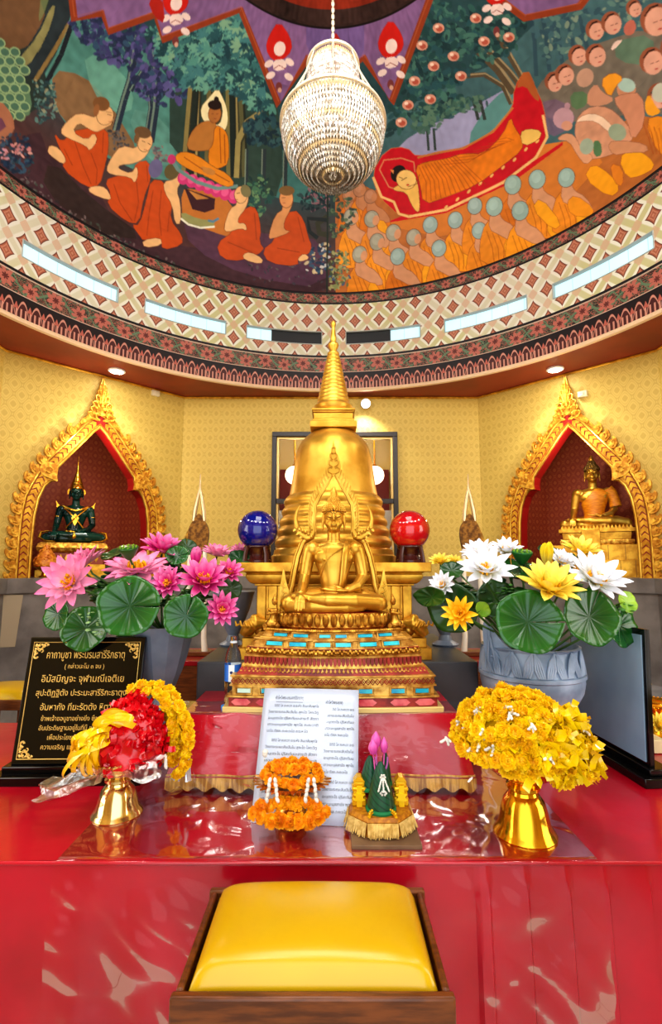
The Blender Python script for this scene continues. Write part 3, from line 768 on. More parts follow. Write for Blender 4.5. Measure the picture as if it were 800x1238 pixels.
poly([(76, 668), (150, 638), (560, 498), (800, 338), (800, 352), (600, 500), (330, 625)], (196, 24, 36), Z=Zr, rd=0)
poly([(30, 470), (88, 368), (170, 358), (215, 404), (400, 366), (520, 298), (600, 205), (604, 120), (655, 40), (690, 120), (725, 200), (738, 320), (690, 402), (560, 502), (330, 612), (150, 642), (60, 560)], (194, 22, 38), Z=Zr, sh=.14, edge=(196, 130, 60))
poly([(605, 125), (655, 38), (690, 110), (710, 180), (680, 160), (650, 110)], (176, 96, 48), Z=Zr)
line([(215, 402), (300, 380), (400, 364), (520, 297), (600, 200)], 2.4, (190, 120, 60), 1, Zr)
line([(36, 480), (70, 560), (120, 580), (140, 628), (180, 640), (330, 612), (560, 502), (692, 402), (738, 318), (720, 230)], 3.2, (232, 186, 120), 1, Zr)
for k in range(9): ell2(330 + k * 46, 602 - k * 32 - (k > 6) * 10, 10, 5, (226, 176, 104), -.9, Z=Zr)
line([(62, 450), (80, 412), (150, 404), (200, 420), (205, 460)], 1.6, (206, 130, 90), 1, Zr); line([(62, 450), (100, 520), (160, 540)], 1.6, (206, 130, 90), 1, Zr)
poly([(205, 440), (245, 420), (330, 408), (400, 384), (480, 390), (560, 310), (590, 235), (604, 280), (640, 330), (636, 372), (560, 432), (450, 514), (330, 560), (240, 592), (224, 500)], (218, 122, 26), Z=Zr, sh=.2, edge=OU)
for k in range(13):
    line([(222 + k * 12, 440 - k * 4), (250 + k * 16, 500 - k * 3), (250 + k * 20, 582 - k * 6)], 1.1, (164, 70, 20), .7, Zr)
for k in range(8): line([(320 + k * 30, 430 - k * 14), (420 + k * 22, 420 - k * 14), (520 + k * 12, 360 - k * 4)], 1.0, (164, 70, 20), .6, Zr)
poly([(120, 520), (170, 505), (200, 470), (215, 500), (222, 560), (224, 615), (212, 622), (190, 590), (170, 540), (120, 535)], (232, 184, 96), Z=Zr, edge=OU)
ell2(138, 466, 30, 36, (36, 28, 28), .5, Z=Zr); ell2(170, 490, 40, 38, (236, 194, 116), .5, Z=Zr, edge=(120, 60, 24)); line([(140, 480), (156, 486)], .8, (90, 40, 20), .9, Zr); line([(176, 520), (214, 506), (222, 470)], 1, (120, 60, 24), .8, Zr); line([(150, 494), (172, 482)], .9, (80, 40, 20), 1, Zr); ell2(176, 512, 6, 4, (196, 60, 40), Z=Zr)
poly([(104, 450), (120, 452), (118, 468)], (216, 140, 80), Z=Zr, rd=0)
poly([(628, 302), (660, 285), (716, 294), (704, 330), (640, 358)], (232, 190, 100), Z=Zr, edge=OU)
# mourners: heads, bare shoulders and orange robes
Zo = (390, 190, 3.81); Zp = (590, 100, 3.81)
def mourner(x, y, Z, rh=33, hair=(150, 176, 168), face=1, skin=(206, 150, 112), lean=.25, dim=1.):
    o = (Z[0] + x / Z[2], Z[1] + y / Z[2]); s = rh / Z[2] / 8.7
    q = lambda pts: [(o[0] + a * s, o[1] + b * s) for a, b in pts]
    rc = rnd.choice([(222, 138, 40), (208, 118, 34), (232, 150, 36)])
    poly(q([(-9, 16), (4, 13), (20, 20), (30, 40), (28, 62), (-14, 62), (-16, 40)]), rc, sh=.16, edge=(150, 72, 30))
    poly(q([(-4, 6), (5, 6), (8, 14), (20, 20), (30, 36), (20, 38), (6, 30), (-6, 24)]), skin, edge=(140, 84, 60))
    poly(q([(10, 34), (22, 36), (28, 62), (12, 62)]), (232, 160, 36), sh=.1, edge=(170, 90, 30))
    for k in range(3): line(q([(-8 + k * 6, 26 + k * 2), (-2 + k * 6, 44), (0 + k * 5, 60)]), 1, (164, 82, 26), .7)
    ell2(o[0], o[1], 8.6 * s, 10.2 * s, hair, lean, edge=(84, 66, 54))
    ell2(o[0] - 1 * s, o[1] - 2 * s, 5 * s, 6 * s, tuple(min(255, v + 18) for v in hair), lean, .7)
    if face: line(q([(6, -1), (8.5, -.5)]), .7, (90, 50, 40), .9)
    if face: ell2(o[0] + 5.2 * s, o[1] + 1.6 * s, 4 * s, 6.4 * s, skin, lean)
for x, y in ((120, 175), (170, 150), (220, 180)): mourner(x, y, Zo, 28, (176, 124, 92), 1, (190, 130, 90))
for x, y, f in ((130, 275, 1), (225, 285, 1), (495, 312, 0), (610, 290, 0), (700, 225, 0), (792, 228, 0), (325, 348, 1), (418, 370, 1), (250, 390, 1), (720, 338, 0), (535, 420, 0), (170, 448, 1), (345, 458, 0)):
    mourner(x, y, Zo, 33, (150, 172, 166) if not f else (158, 156, 138), f)
for x, y in ((113, 470), (225, 445), (360, 437), (28, 570), (147, 590), (250, 560), (330, 540)):
    if y < 500 or x < 200: mourner(x, y, Zp, 38, (150, 176, 166), 0)
poly([(200, 580), (240, 525), (340, 650), (300, 680)], (234, 160, 34), Z=Zp, edge=(160, 80, 30))
poly([(360, 550), (400, 515), (490, 580), (470, 620), (380, 610)], (226, 146, 36), Z=Zp, edge=(160, 80, 30))
poly([(440, 440), (480, 370), (560, 420), (610, 490), (560, 530)], (236, 160, 32), Z=Zp, edge=(160, 80, 30))
poly([(600, 350), (660, 300), (740, 340), (770, 390), (700, 430), (640, 440)], (236, 164, 34), Z=Zp, edge=(160, 80, 30))
poly([(560, 370), (620, 390), (620, 480), (580, 460)], (216, 130, 40), Z=Zp, edge=(160, 80, 30))
poly([(720, 170), (800, 150), (860, 200), (860, 330), (780, 330)], (226, 142, 40), Z=Zp, edge=(160, 80, 30))
for k in range(5): line([(715 + k * 24, 190 + k * 6), (740 + k * 20, 260), (760 + k * 16, 330)], 1.2, (170, 84, 28), .8, Zp)
# the bent elders
Zs = (640, 0, 5)
poly([(270, 780), (300, 690), (380, 640), (480, 650), (560, 720), (640, 820), (560, 900), (480, 940), (400, 960), (330, 960), (290, 880)], (206, 150, 118), Z=Zs, sh=.18, edge=(140, 90, 70))
poly([(275, 740), (330, 690), (420, 690), (500, 760), (540, 830), (480, 800), (400, 730), (320, 730)], (238, 206, 176), Z=Zs, edge=(160, 110, 80))
ell2(205, 715, 62, 66, (186, 148, 156), .6, Z=Zs); ell2(228, 640, 18, 20, (178, 140, 150), Z=Zs); ell2(225, 760, 34, 30, (206, 150, 124), Z=Zs)
poly([(160, 845), (210, 805), (270, 815), (310, 900), (390, 950), (340, 1000), (290, 940), (240, 850)], (212, 156, 120), Z=Zs, edge=(140, 90, 70))
poly([(380, 850), (430, 850), (440, 940), (390, 950)], (86, 122, 84), Z=Zs)
ell2(345, 885, 42, 50, (158, 172, 150), .3, Z=Zs); ell2(530, 800, 56, 52, (152, 166, 140), .5, Z=Zs)
poly([(470, 860), (560, 850), (700, 870), (720, 920), (600, 920), (500, 940)], (200, 142, 104), Z=Zs, edge=(140, 90, 70))
ell2(585, 540, 58, 62, (198, 138, 104), Z=Zs); ell2(585, 515, 56, 42, (170, 196, 182), .3, Z=Zs)
poly([(500, 600), (560, 570), (680, 560), (700, 740), (620, 860), (590, 720)], (202, 140, 108), Z=Zs, edge=(140, 90, 70))
poly([(425, 490), (500, 435), (570, 470), (520, 520), (485, 595)], (232, 156, 44), Z=Zs, edge=(160, 80, 30))
ell2(335, 470, 50, 60, (190, 150, 126), .5, Z=Zs); poly([(350, 560), (400, 500), (440, 560), (520, 600), (450, 640), (340, 640)], (196, 142, 112), Z=Zs)
poly([(240, 560), (350, 550), (350, 640), (260, 670)], (84, 124, 84), .8, Z=Zs)
PK = (218, 162, 138)
for x, y, r in ((155, 505, 46), (222, 462, 50), (300, 345, 48), (410, 345, 54), (405, 190, 48), (505, 150, 54), (770, 130, 80), (750, 380, 66), (790, 590, 60), (880, 300, 70), (640, 60, 40)):
    ell2(x - 14, y - 16, r * 1.1, r * 1.25, (150, 88, 62), .35, Z=Zs); ell2(x, y, r * .92, r * 1.12, PK, .3, Z=Zs)
    line([(x - r * .95, y - r * .4), (x - r * .5, y - r * 1.05), (x + r * .1, y - r * 1.25)], 2.4, (44, 26, 24), 1, Zs, (.6, 1))
    line([(x - r * .3, y + r * .1), (x + r * .05, y - r * .02)], .9, (120, 60, 50), .9, Zs); line([(x + r * .2, y - r * .05), (x + r * .5, y - r * .2)], .9, (120, 60, 50), .9, Zs); ell2(x + r * .25, y + r * .55, r * .2, r * .08, (190, 90, 80), -.3, Z=Zs)
poly([(570, 150), (620, 110), (650, 160), (620, 215), (570, 210)], (196, 110, 90), .9, Z=Zs)
poly([(490, 290), (520, 245), (570, 240), (500, 310)], (236, 206, 190), .9, Z=Zs)
ell2(790, 560, 50, 60, (190, 190, 170), .3, Z=Zs); poly([(690, 640), (720, 560), (760, 640), (800, 680), (720, 710)], (232, 160, 44), Z=Zs)
# left lower corner of the right panel: bushes
leaves([(397, 235), (412, 225), (430, 250), (424, 275), (400, 290)], 80, [(60, 84, 70), (90, 112, 84), (44, 62, 62)], 3)
leaves([(398, 300), (420, 305), (424, 345), (398, 352)], 110, [(96, 112, 74), (130, 140, 92), (66, 82, 60), (160, 160, 110), (60, 92, 120)], 2.6)
line([(396, 232), (395.5, 300), (395, 358)], 2.2, (40, 52, 46))
# --- zigzag banner of the inner vault
VI = (132, 98, 142)
ZIG = [(40, -60), (80, -60), (90, 24), (124, 16), (131, 38), (187, 18), (196, 48), (291, 12), (337, 127), (372, 70), (404, 96), (440, 70), (473, 124), (521, -6), (566, -30), (634, 22), (700, 8), (770, -80), (700, -200), (400, -130), (100, -160)]
poly(ZIG, VI, rd=0, sh=.25)
poly([(370, 0), (440, 0), (440, 80), (404, 92), (370, 70)], (104, 88, 146), .6, .2)
line(ZIG[1:18], 9, (146, 64, 34))
line([(x, y - 4) for x, y in ZIG[1:18]], 1.4, (186, 100, 60), .6)
def deity(x, y, s):
    poly([(x, y - 22 * s), (x + 14 * s, y - 2 * s), (x + 16 * s, y + 14 * s), (x + 4 * s, y + 26 * s), (x - 8 * s, y + 26 * s), (x - 16 * s, y + 12 * s), (x - 12 * s, y - 4 * s)], (196, 34, 26), edge=(150, 50, 30))
    W = (232, 208, 200)
    ell2(x + 1 * s, y + 12 * s, 7 * s, 9 * s, W, .2); poly([(x - 8 * s, y + 26 * s), (x + 8 * s, y + 24 * s), (x + 10 * s, y + 36 * s), (x - 6 * s, y + 40 * s)], W)
    for a, b in ((-12, 30), (13, 28), (-10, 44), (12, 46)): ell2(x + a * s, y + b * s, 6 * s, 4 * s, W, a * .05)
    line([(x - 6 * s, y + 36 * s), (x, y + 32 * s), (x + 8 * s, y + 36 * s)], 1, (150, 60, 50)); ell2(x, y + 58 * s, 4 * s, 6 * s, (120, 60, 60)); ell2(x + 1, y + 62 * s, 2.4 * s, 3 * s, (206, 160, 140))
deity(337, 47, 1.0); deity(472, 44, 1.0); deity(212, -8, 1.0); deity(600, -20, 1.0)
poly([(404, 36), (414, 52), (408, 62), (398, 54)], (176, 40, 34))
poly([(178, 0), (196, -6), (200, 30), (186, 20)], (170, 40, 30)); 
# --- the dark ring and the red vault inside it
th0 = math.acos(.442)
j0 = int(th0 / TH1 * NV); j1 = int(math.acos(.395) / TH1 * NV)
ring = C3((58, 40, 36)) * nshade(.5)(gx, gy)[..., None]
CAN[j0:j1] = ring[j0:j1]; CAN[j1:] = (C3((136, 46, 26)) * nshade(.3)(gx, gy)[..., None])[j1:]
CAN[j0:j0 + 2] = C3((30, 22, 22))
CAN[:2] = C3((24, 22, 26))
CAN = np.clip(CAN, 0, 1)
# mesh
def dome_grid(a0, a1, n, m, t0, t1):
    A = np.linspace(a0, a1, n + 1)[None]; T = np.linspace(t0, t1, m + 1)[:, None]
    P = np.stack([RR * np.cos(T) * np.sin(A), RC + RR * np.cos(T) * np.cos(A), ZD + DB * np.sin(T) + 0 * A], -1).reshape(-1, 3)
    i = np.arange(n)[None] + np.arange(m)[:, None] * (n + 1)
    F = np.stack([i, i + 1, i + n + 2, i + n + 1], -1).reshape(-1, 4)[:, ::-1]
    return P, F
P1, F1 = dome_grid(AZ0, AZ1, NU, NV, 0, TH1)
P2, F2 = dome_grid(AZ1, AZ0 + 2 * PI, 60, 30, 0, TH1)
P3, F3 = dome_grid(-PI, PI, 90, 12, TH1, PI / 2 - .002)
n2 = len(P2); z2 = (P2[:, 2] - ZD)[:, None] / DB
K1 = CAN.reshape(-1, 3); K2 = C3((70, 66, 60)) * (1 - z2) + C3((60, 84, 90)) * z2; K3 = np.tile(C3((136, 46, 26)), (len(P3), 1))
P = np.concatenate([P1, P2, P3]); F = np.concatenate([F1, F2 + len(P1), F3 + len(P1) + n2]); K = np.concatenate([K1, K2, K3])
me = bpy.data.meshes.new('ceiling')
me.vertices.add(len(P)); me.vertices.foreach_set('co', P.astype(np.float32).ravel())
me.loops.add(F.size); me.loops.foreach_set('vertex_index', F.astype(np.int32).ravel())
me.polygons.add(len(F)); me.polygons.foreach_set('loop_start', np.arange(0, F.size, 4, dtype=np.int32))
me.update(calc_edges=True)
at_ = me.color_attributes.new('paint', 'FLOAT_COLOR', 'POINT')
at_.data.foreach_set('color', np.concatenate([K, np.ones((len(K), 1))], 1).astype(np.float32).ravel())
M_mural = Mat('painted mural', rough=.6, Specular_IOR_Level=.2)
n_ = M_mural.node('ShaderNodeVertexColor'); n_.layer_name = 'paint'; M_mural.set('Base Color', n_.outputs[0])
me.materials.append(M_mural.m)
me.polygons.foreach_set('use_smooth', [True] * len(me.polygons))
dome_o = bpy.data.objects.new('ceiling', me); COL.objects.link(dome_o)
struct(dome_o, 'domed ceiling painted with a forest, kneeling monks and a reclining figure')
# ------------------------------------------------------------------ niches
def niche(P, d, sc, out3, side, wd):
    nrm = Vector((d.y, -d.x, 0))
    if nrm.y > 0: nrm = -nrm                      # into the room
    back = -nrm
    base = P((sc, ZL))
    ang = math.atan2(d.y, d.x)
    # recess walls (structure)
    A = [(sc + s, z) for s, z in NI] + [(sc - s, z) for s, z in NI[:-1]][::-1]
    mb = MB(); n = len(A)
    for i in range(n - 1):
        a, b = P(A[i]), P(A[i + 1]); a2, b2 = a + back * .16, b + back * .16
        mb.add([a, b, b2, a2], [(0, 1, 2, 3)], [(A[i][0], A[i][1])] * 4)
    rev = struct(mb.build('trim_%d' % (8 + side * 3), Mat('red reveal ' + wd, c(168, 28, 26), .35), smooth=0), 'bright red reveal lining the %s niche' % wd)
    H = 3.0; W = .98; D = .90
    mb = MB()
    def wallq(p, q, z0, z1):
        L = (q - p).length; mb.add([(*p.xy, z0), (*q.xy, z0), (*q.xy, z1), (*p.xy, z1)], [(0, 1, 2, 3)], [(0, z0), (L, z0), (L, z1), (0, z1)])
    c0 = P((sc, ZL)); e = d
    p0 = c0 - e * W + back * .16; p1 = c0 - e * .62 + back * D; p2 = c0 + e * .62 + back * D; p3 = c0 + e * W + back * .16
    wallq(p0, p1, ZL, H); wallq(p1, p2, ZL, H); wallq(p2, p3, ZL, H)
    mb.add([(*p.xy, H) for p in (p0, p1, p2, p3)], [(0, 1, 2, 3)])
    struct(mb.build('wall_niche_%s' % wd, M_niche, smooth=0), 'dark red patterned inner wall of the %s niche' % wd)
    mb = MB(); mb.add([(*p.xy, ZL) for p in (c0 - e * W, c0 + e * W, p3, p2, p1, p0)], [tuple(range(6))])
    struct(mb.build('floor_niche_%s' % wd, M_stone, smooth=0), 'grey stone floor of the %s niche' % wd)
    # gilded frame: local x along wall, y into the wall, z up from the ledge
    t = thing('niche_arch', 'carved gilded pointed arch frame round the %s' % ('green jade statue' if side == 0 else 'orange-sashed gold statue'), 'arch frame', base + nrm * .003, math.atan2(d.y, d.x) if side == 1 else math.atan2(d.y, d.x) + PI, 'carved gilded niche frames')
    half = [(s, z - ZL) for s, z in NI]
    def off(o, pts=half):
        res = []
        for i, p in enumerate(pts):
            a = Vector(pts[max(i - 1, 0)]); b = Vector(pts[min(i + 1, len(pts) - 1)]); g_ = (b - a).normalized(); q = Vector(p) + Vector((g_.y, -g_.x)) * o
            res.append((max(q.x, 0), q.y))
        res[0] = (half[0][0] + o, 0); res[-1] = (0, half[-1][1] + o * 1.35); return res
    smooth_half = [(.57, 0), (.57, .36), (.56, .59), (.54, .74), (.49, .87), (.44, .98), (.385, 1.08), (.20, 1.33), (.07, 1.50), (0, 1.57)]
    def band(name, i0, o0, y0, y1, mat, parent, src0=half, src1=smooth_half):
        I = off(i0, src0) if i0 else list(src0); O = off(o0, src1)
        I = [(max(x, 0), z) for x, z in I]
        pl = O + [(-x, z) for x, z in O[:-1]][::-1] + [(-x, z) for x, z in I] [:-1] + I[::-1]
        mb = MB(); mb.prism(pl, y0, y1); return mb.build(name, mat, parent, fix=True, smooth=30)
    # inner bead, red channel with gold scales, outer bead, carved border
    band('frame_ground', 0, .155, -.03, .0, M_goldf, t)
    bb = MB()
    for s in (-1, 1):
        bb.tube([(s * x, -.035, z) for x, z in half], .013, 8)
        bb.tube([(s * x, -.035, z) for x, z in off(.105, smooth_half)[:-1]] + [(s * .0, -.035, half[-1][1] + .14)], .013, 8)
    bb.build('bead', M_gold, t)
    ch = MB()
    I = off(.028, smooth_half); O = off(.092, smooth_half)
    ch2 = MB()
    def along(pts, step):
        out = []; acc = 0
        for a, b in zip(pts, pts[1:]):
            a, b = Vector(a), Vector(b); L = (b - a).length
            while acc <= L:
                out.append((a + (b - a) * (acc / L), (b - a).normalized())); acc += step
            acc -= L
        return out
    pl = [(x, z) for x, z in O] + [(x, z) for x, z in I][::-1]
    for s in (-1, 1):
        ch.prism([(s * x, z) for x, z in pl], -.036, -.028)
    ch.build('red_channel', Mat('red enamel ' + wd, c(150, 30, 24), .35), t, fix=True)
    mid = off(.06, smooth_half)[:-1]
    for s in (-1, 1):
        ch2 = MB()
        for p, tg in along(mid + [(.012, half[-1][1] + .075)], .062)[:-1]:
            nx = Vector((tg.y, -tg.x))
            w = .029
            q = [p + nx * w - tg * .03, p + nx * w + tg * .018, p + tg * .045, p - nx * w + tg * .018, p - nx * w - tg * .03, p + tg * .0]
            ch2.prism([(s * v.x, v.y) for v in q], -.046, -.034)
        ch2.build('scale_inlay', M_goldp, t, fix=True)
    # carved crockets on the outer edge, one scroll leaf each
    edge = along(off(.135, smooth_half)[:-1], .105)
    for s in (-1, 1):
        for k, (p, tg) in enumerate(edge):
            if k == len(edge) - 1: continue
            nx = Vector((tg.y, -tg.x)); mb = MB()
            q = lambda a, b: ((p + tg * a * .9 + nx * b * .78).x * s, (p + tg * a * .95 + nx * b * .78).y)
            mb.prism(round_([q(-.05, -.03), q(-.035, .055), q(.0, .085), (q(.045, .10)), q(.07, .075), q(.04, .065), q(.05, .03), q(.05, -.03)], 1), -.05, -.012)
            mb.tube([(q(-.02, .0)[0], -.052, q(-.02, .0)[1]), (q(-.01, .04)[0], -.056, q(-.01, .04)[1]), (q(.02, .055)[0], -.054, q(.02, .055)[1]), (q(.03, .03)[0], -.052, q(.03, .03)[1]), (q(.01, .02)[0], -.05, q(.01, .02)[1])], .007, 6)
            mb.build('crocket', M_goldf, t, fix=True)
    # flame finial at the apex with stacked scrolls
    zt = half[-1][1]
    mb = MB()
    mb.prism(round_([(-.19, zt - .03), (-.21, zt + .02), (-.13, zt + .10), (-.11, zt + .18), (-.07, zt + .26), (-.055, zt + .36), (-.02, zt + .46), (0, zt + .56), (.02, zt + .46), (.055, zt + .36), (.07, zt + .26), (.11, zt + .18), (.13, zt + .10), (.21, zt + .02), (.19, zt - .03), (0, zt + .16)][::1], 1), -.05, -.01)
    for lv, (zz, ww) in enumerate(((.08, .12), (.14, .10), (.20, .085), (.27, .062), (.33, .046), (.39, .03))):
        for s in (-1, 1):
            for f in (1, .45):
                a = s * ww * f
                mb.tube([(a * .3, -.055, zt + zz - .02), (a, -.06, zt + zz), (a * 1.15, -.06, zt + zz + .04), (a * .8, -.058, zt + zz + .06), (a * .55, -.055, zt + zz + .035)], .010, 6)
    mb.tube([(0, -.06, zt + .2), (0, -.065, zt + .4), (0, -.05, zt + .54)], [.018, .014, .004], 8)
    mb.build('finial', M_goldf, t, fix=True)
    # carved brackets at the shoulders
    for s in (-1, 1):
        mb = MB()
        mb.prism(round_([(s * .375, .93), (s * .43, .955), (s * .52, .98), (s * .56, 1.06), (s * .47, 1.13), (s * .40, 1.11), (s * .385, 1.04), (s * .39, .98)], 1), -.055, -.02)
        for k in range(4):
            a = k * 1.5; mb.tube([(s * (.46 + .03 * math.cos(a + w_)) , -.06, 1.04 + .03 * math.sin(a + w_)) for w_ in (0, .6, 1.2)], .008, 6)
        mb.build('shoulder_bracket', M_goldf, t, fix=True)
    return base, nrm, back, ang
NL = niche(PL, DL, NSL, OL, 0, 'left')
NR = niche(PR, DR, NSR, OR_, 1, 'right')

# ------------------------------------------------------------------ seated figures: one continuous body
def seated(S, voxel, sm=3, robe=False):
    mb = MB(); T = lambda pts, r, fl=1., up=None: mb.tube(pts, r, 22, flat=fl, up=up)
    def limb(pts, rs):
        T(pts, rs)
        for p, r in zip(pts, rs): mb.ell(p, r, 22, 14)
    # crossed legs
    limb([(-.07, .04, .055), (-.15, .0, .055), (-.215, -.055, .042)], [.058, .052, .040])
    limb([(.07, .04, .055), (.15, .0, .055), (.215, -.055, .042)], [.058, .052, .040])
    limb([(-.215, -.055, .038), (-.10, -.095, .034), (.06, -.11, .030), (.13, -.10, .030)], [.038, .036, .028, .022])
    limb([(.215, -.055, .044), (.10, -.105, .056), (-.03, -.125, .062), (-.10, -.115, .066)], [.038, .037, .027, .020])
    limb([(-.10, -.115, .066), (-.16, -.10, .075), (-.19, -.095, .078)], [.020, .019, .013])
    mb.ell((0, -.02, .045), (.20, .10, .043), 20, 10)
    # trunk
    n = 36; prof = [(.05, .088, .07), (.085, .066, .054), (.12, .062, .048), (.16, .068, .051), (.20, .080, .055), (.245, .096, .060), (.28, .103, .058), (.31, .092, .050), (.33, .05, .036), (.345, .034, .031)]
    vs = []; fs = []
    for z, rx, ry in prof:
        for i in range(n): vs.append((rx * math.cos(2 * PI * i / n), .03 + ry * math.sin(2 * PI * i / n), z))
    for j in range(len(prof) - 1):
        for i in range(n): fs.append((j * n + i, j * n + (i + 1) % n, (j + 1) * n + (i + 1) % n, (j + 1) * n + i))
    fs += [tuple(range(n))[::-1], tuple(range((len(prof) - 1) * n, len(prof) * n))]
    mb.add(vs, fs)
    for s in (-1, 1):
        mb.ell((s * .046, -.004, .264), (.050, .020, .036), 22, 14); mb.ell((s * .108, .03, .302), (.044, .040, .038), 22, 14)
        mb.ell((s * .047, -.029, .249), (.005, .004, .005), 8, 6)
    mb.ell((0, .03, .318), (.085, .036, .026), 16, 8)
    T([(0, .03, .32), (0, .026, .36), (0, .024, .40)], [.034, .031, .033])
    for z in (.352, .362): mb.lathe([(.0315, z - .003), (.0335, z), (.0315, z + .003)], 20, cy=.027)
    # head and face
    mb.ell((0, .026, .456), (.049, .056, .066), 28, 18); mb.ell((0, .002, .427), (.038, .042, .047), 24, 16); mb.ell((0, -.018, .399), (.020, .020, .014), 12, 8)
    T([(0, -.030, .474), (0, -.040, .455), (0, -.050, .440)], [.0045, .0050, .0068]); mb.ell((-.0075, -.040, .4385), (.0045, .006, .004), 8, 6); mb.ell((.0075, -.040, .4385), (.0045, .006, .004), 8, 6)
    for s in (-1, 1):
        T([(s * .004, -.036, .474), (s * .018, -.037, .482), (s * .032, -.030, .481), (s * .044, -.014, .472)], [.003, .0032, .003, .002])
        mb.ell((s * .021, -.030, .463), (.0145, .010, .0075), 12, 8)
        T([(s * .009, -.038, .458), (s * .021, -.041, .4565), (s * .034, -.033, .460)], .0016)
        mb.ell((s * .054, .030, .440), (.007, .014, .040), 10, 8); mb.ell((s * .055, .026, .404), (.006, .009, .012), 8, 6)
        mb.ell((s * .026, -.010, .432), (.018, .018, .022), 14, 10)
    mb.ell((0, -.041, .4215), (.016, .007, .0035), 12, 8); mb.ell((0, -.040, .4145), (.013, .007, .0042), 12, 8)
    mb.ell((0, .030, .500), (.051, .055, .036), 20, 10)
    # right arm reaching over the shin
    limb([(-.118, .03, .298), (-.132, .034, .235), (-.142, .03, .168), (-.150, -.02, .120), (-.156, -.085, .090)], [.036, .032, .028, .025, .018])
    mb.ell((-.156, -.112, .078), (.024, .026, .013), 12, 8, R=Matrix.Rotation(.5, 3, 'X'))
    for k, (dx, L) in enumerate(((-.018, .048), (-.006, .056), (.006, .052), (.017, .042))):
        limb([(-.156 + dx, -.128, .072), (-.156 + dx * 1.1, -.146, .056), (-.156 + dx * 1.15, -.150, .056 - L * .75)], [.0068, .0062, .0048])
    limb([(-.136, -.100, .082), (-.122, -.122, .074), (-.116, -.134, .062)], [.0075, .007, .0052])
    # left arm with the palm turned up in the lap
    limb([(.118, .03, .298), (.134, .034, .232), (.142, .03, .165), (.112, -.03, .122), (.066, -.075, .106)], [.036, .032, .028, .025, .018])
    mb.ell((.032, -.088, .104), (.036, .024, .011), 12, 8)
    for k, (dy, L) in enumerate(((-.018, .050), (-.006, .060), (.006, .056), (.017, .046))):
        limb([(.006, -.090 + dy, .105), (-.02, -.092 + dy, .108), (-.02 - L * .5, -.092 + dy, .112)], [.0070, .0062, .0048])
    limb([(.036, -.070, .112), (.016, -.068, .120), (.004, -.074, .124)], [.0078, .0068, .005])
    mb.v = [(x * S, y * S, z * S) for x, y, z in mb.v]
    return organic(mb, voxel, sm, .4)
def hair(S, curl=.0068, top=.62, spiky=True):
    mb = MB()
    mb.ell((0, .034, .487), (.0535, .056, .05), 20, 12)
    mb.ell((0, .030, .536), (.030, .031, .030), 16, 10)
    for ring in range(9):
        ph = .12 + ring * .17; m = max(1, int(2 * PI * math.sin(ph) * .056 / (curl * 1.75)))
        for k in range(m):
            a = 2 * PI * (k + .5 * (ring % 2)) / m
            x, y, z = .0545 * math.sin(ph) * math.cos(a), .034 + .057 * math.sin(ph) * math.sin(a), .487 + .051 * math.cos(ph)
            if y < .0 and z < .492 + abs(x) * -.35: continue
            mb.ell((x, y, z), (curl, curl, curl * (1.5 if spiky else 1)), 7, 5, R=rot_to((x, y - .034, (z - .487) * 1.2)))
    for ring in range(5):
        ph = .3 + ring * .3; m = max(1, int(2 * PI * math.sin(ph) * .031 / (curl * 1.6)))
        for k in range(m):
            a = 2 * PI * k / m; mb.ell((.031 * math.sin(ph) * math.cos(a), .030 + .031 * math.sin(ph) * math.sin(a), .536 + .030 * math.cos(ph)), curl * .8, 7, 5)
    mb.v = [(x * S, y * S, z * S) for x, y, z in mb.v]; return mb
def topflame(S, h=.075):
    mb = MB(); mb.lathe([(.010, .556), (.016, .568), (.017, .580), (.012, .595), (.008, .61), (.004, .556 + h * .95), (.001, .556 + h)], 14, cy=.030)
    for k in range(5):
        a = 2 * PI * k / 5; mb.tube([(.015 * math.cos(a), .03 + .015 * math.sin(a), .562), (.019 * math.cos(a), .03 + .019 * math.sin(a), .580), (.010 * math.cos(a + .6), .03 + .010 * math.sin(a + .6), .602)], [.004, .004, .001], 6)
    mb.v = [(x * S, y * S, z * S) for x, y, z in mb.v]; return mb

# ------------------------------------------------------------------ the main gilded figure under its flame arch
SY = 2.205; SZ = 1.163; BS = .90
bud = thing('buddha_statue', 'large central gilded seated Buddha under a pointed flame arch, hand touching the knee', 'statue', (.012, SY, SZ))
body_me = seated(BS, .0024, 4)
body = link('body', body_me, M_gold, bud, smooth=180)
hair(BS).build('hair', M_gold, bud, smooth=180); topflame(BS, .062).build('hair_flame', M_gold, bud, smooth=60)
sash = MB()
def strip(pts, w, th=.004, S=BS):
    sash.tube([(x * S, y * S, z * S) for x, y, z in pts], w * S, 8, flat=th / w, up=(0, 1, 0))
strip([(.074, .055, .338), (.072, .01, .335), (.062, -.022, .30), (.055, -.034, .262), (.050, -.034, .20), (.044, -.024, .14), (.038, -.022, .118)], .017)
sash.prism([(x * BS, z * BS) for x, z in ((.029, .112), (.052, .112), (.047, .085), (.0405, .098), (.033, .085))], -.032, -.022)
sash.build('shoulder_sash', M_gold, bud, smooth=60, fix=True)
Q = lambda L: [(x * BS, y * BS, z * BS) for x, y, z in L]
mb = MB()
mb.tube(Q([(.078, .0, .322), (.03, -.030, .30), (-.02, -.032, .262), (-.058, -.026, .215), (-.068, .0, .17)]), .0028, 6)
mb.build('robe_edge', M_gold, bud)
mb = MB(); mb.tube(Q([(.066 * math.cos(a), .03 + .058 * math.sin(a), .105) for a in [PI + .2 + (PI - .4) * k / 12 for k in range(13)]]), .0035, 6)
mb.build('waist_band', M_gold, bud)
for s in (-1, 1): mb = MB(); mb.tube(Q([(s * .135, -.085, .055), (s * .19, -.085, .050), (s * .235, -.055, .035)]), .003, 6); mb.build('ankle_hem', M_gold, bud)
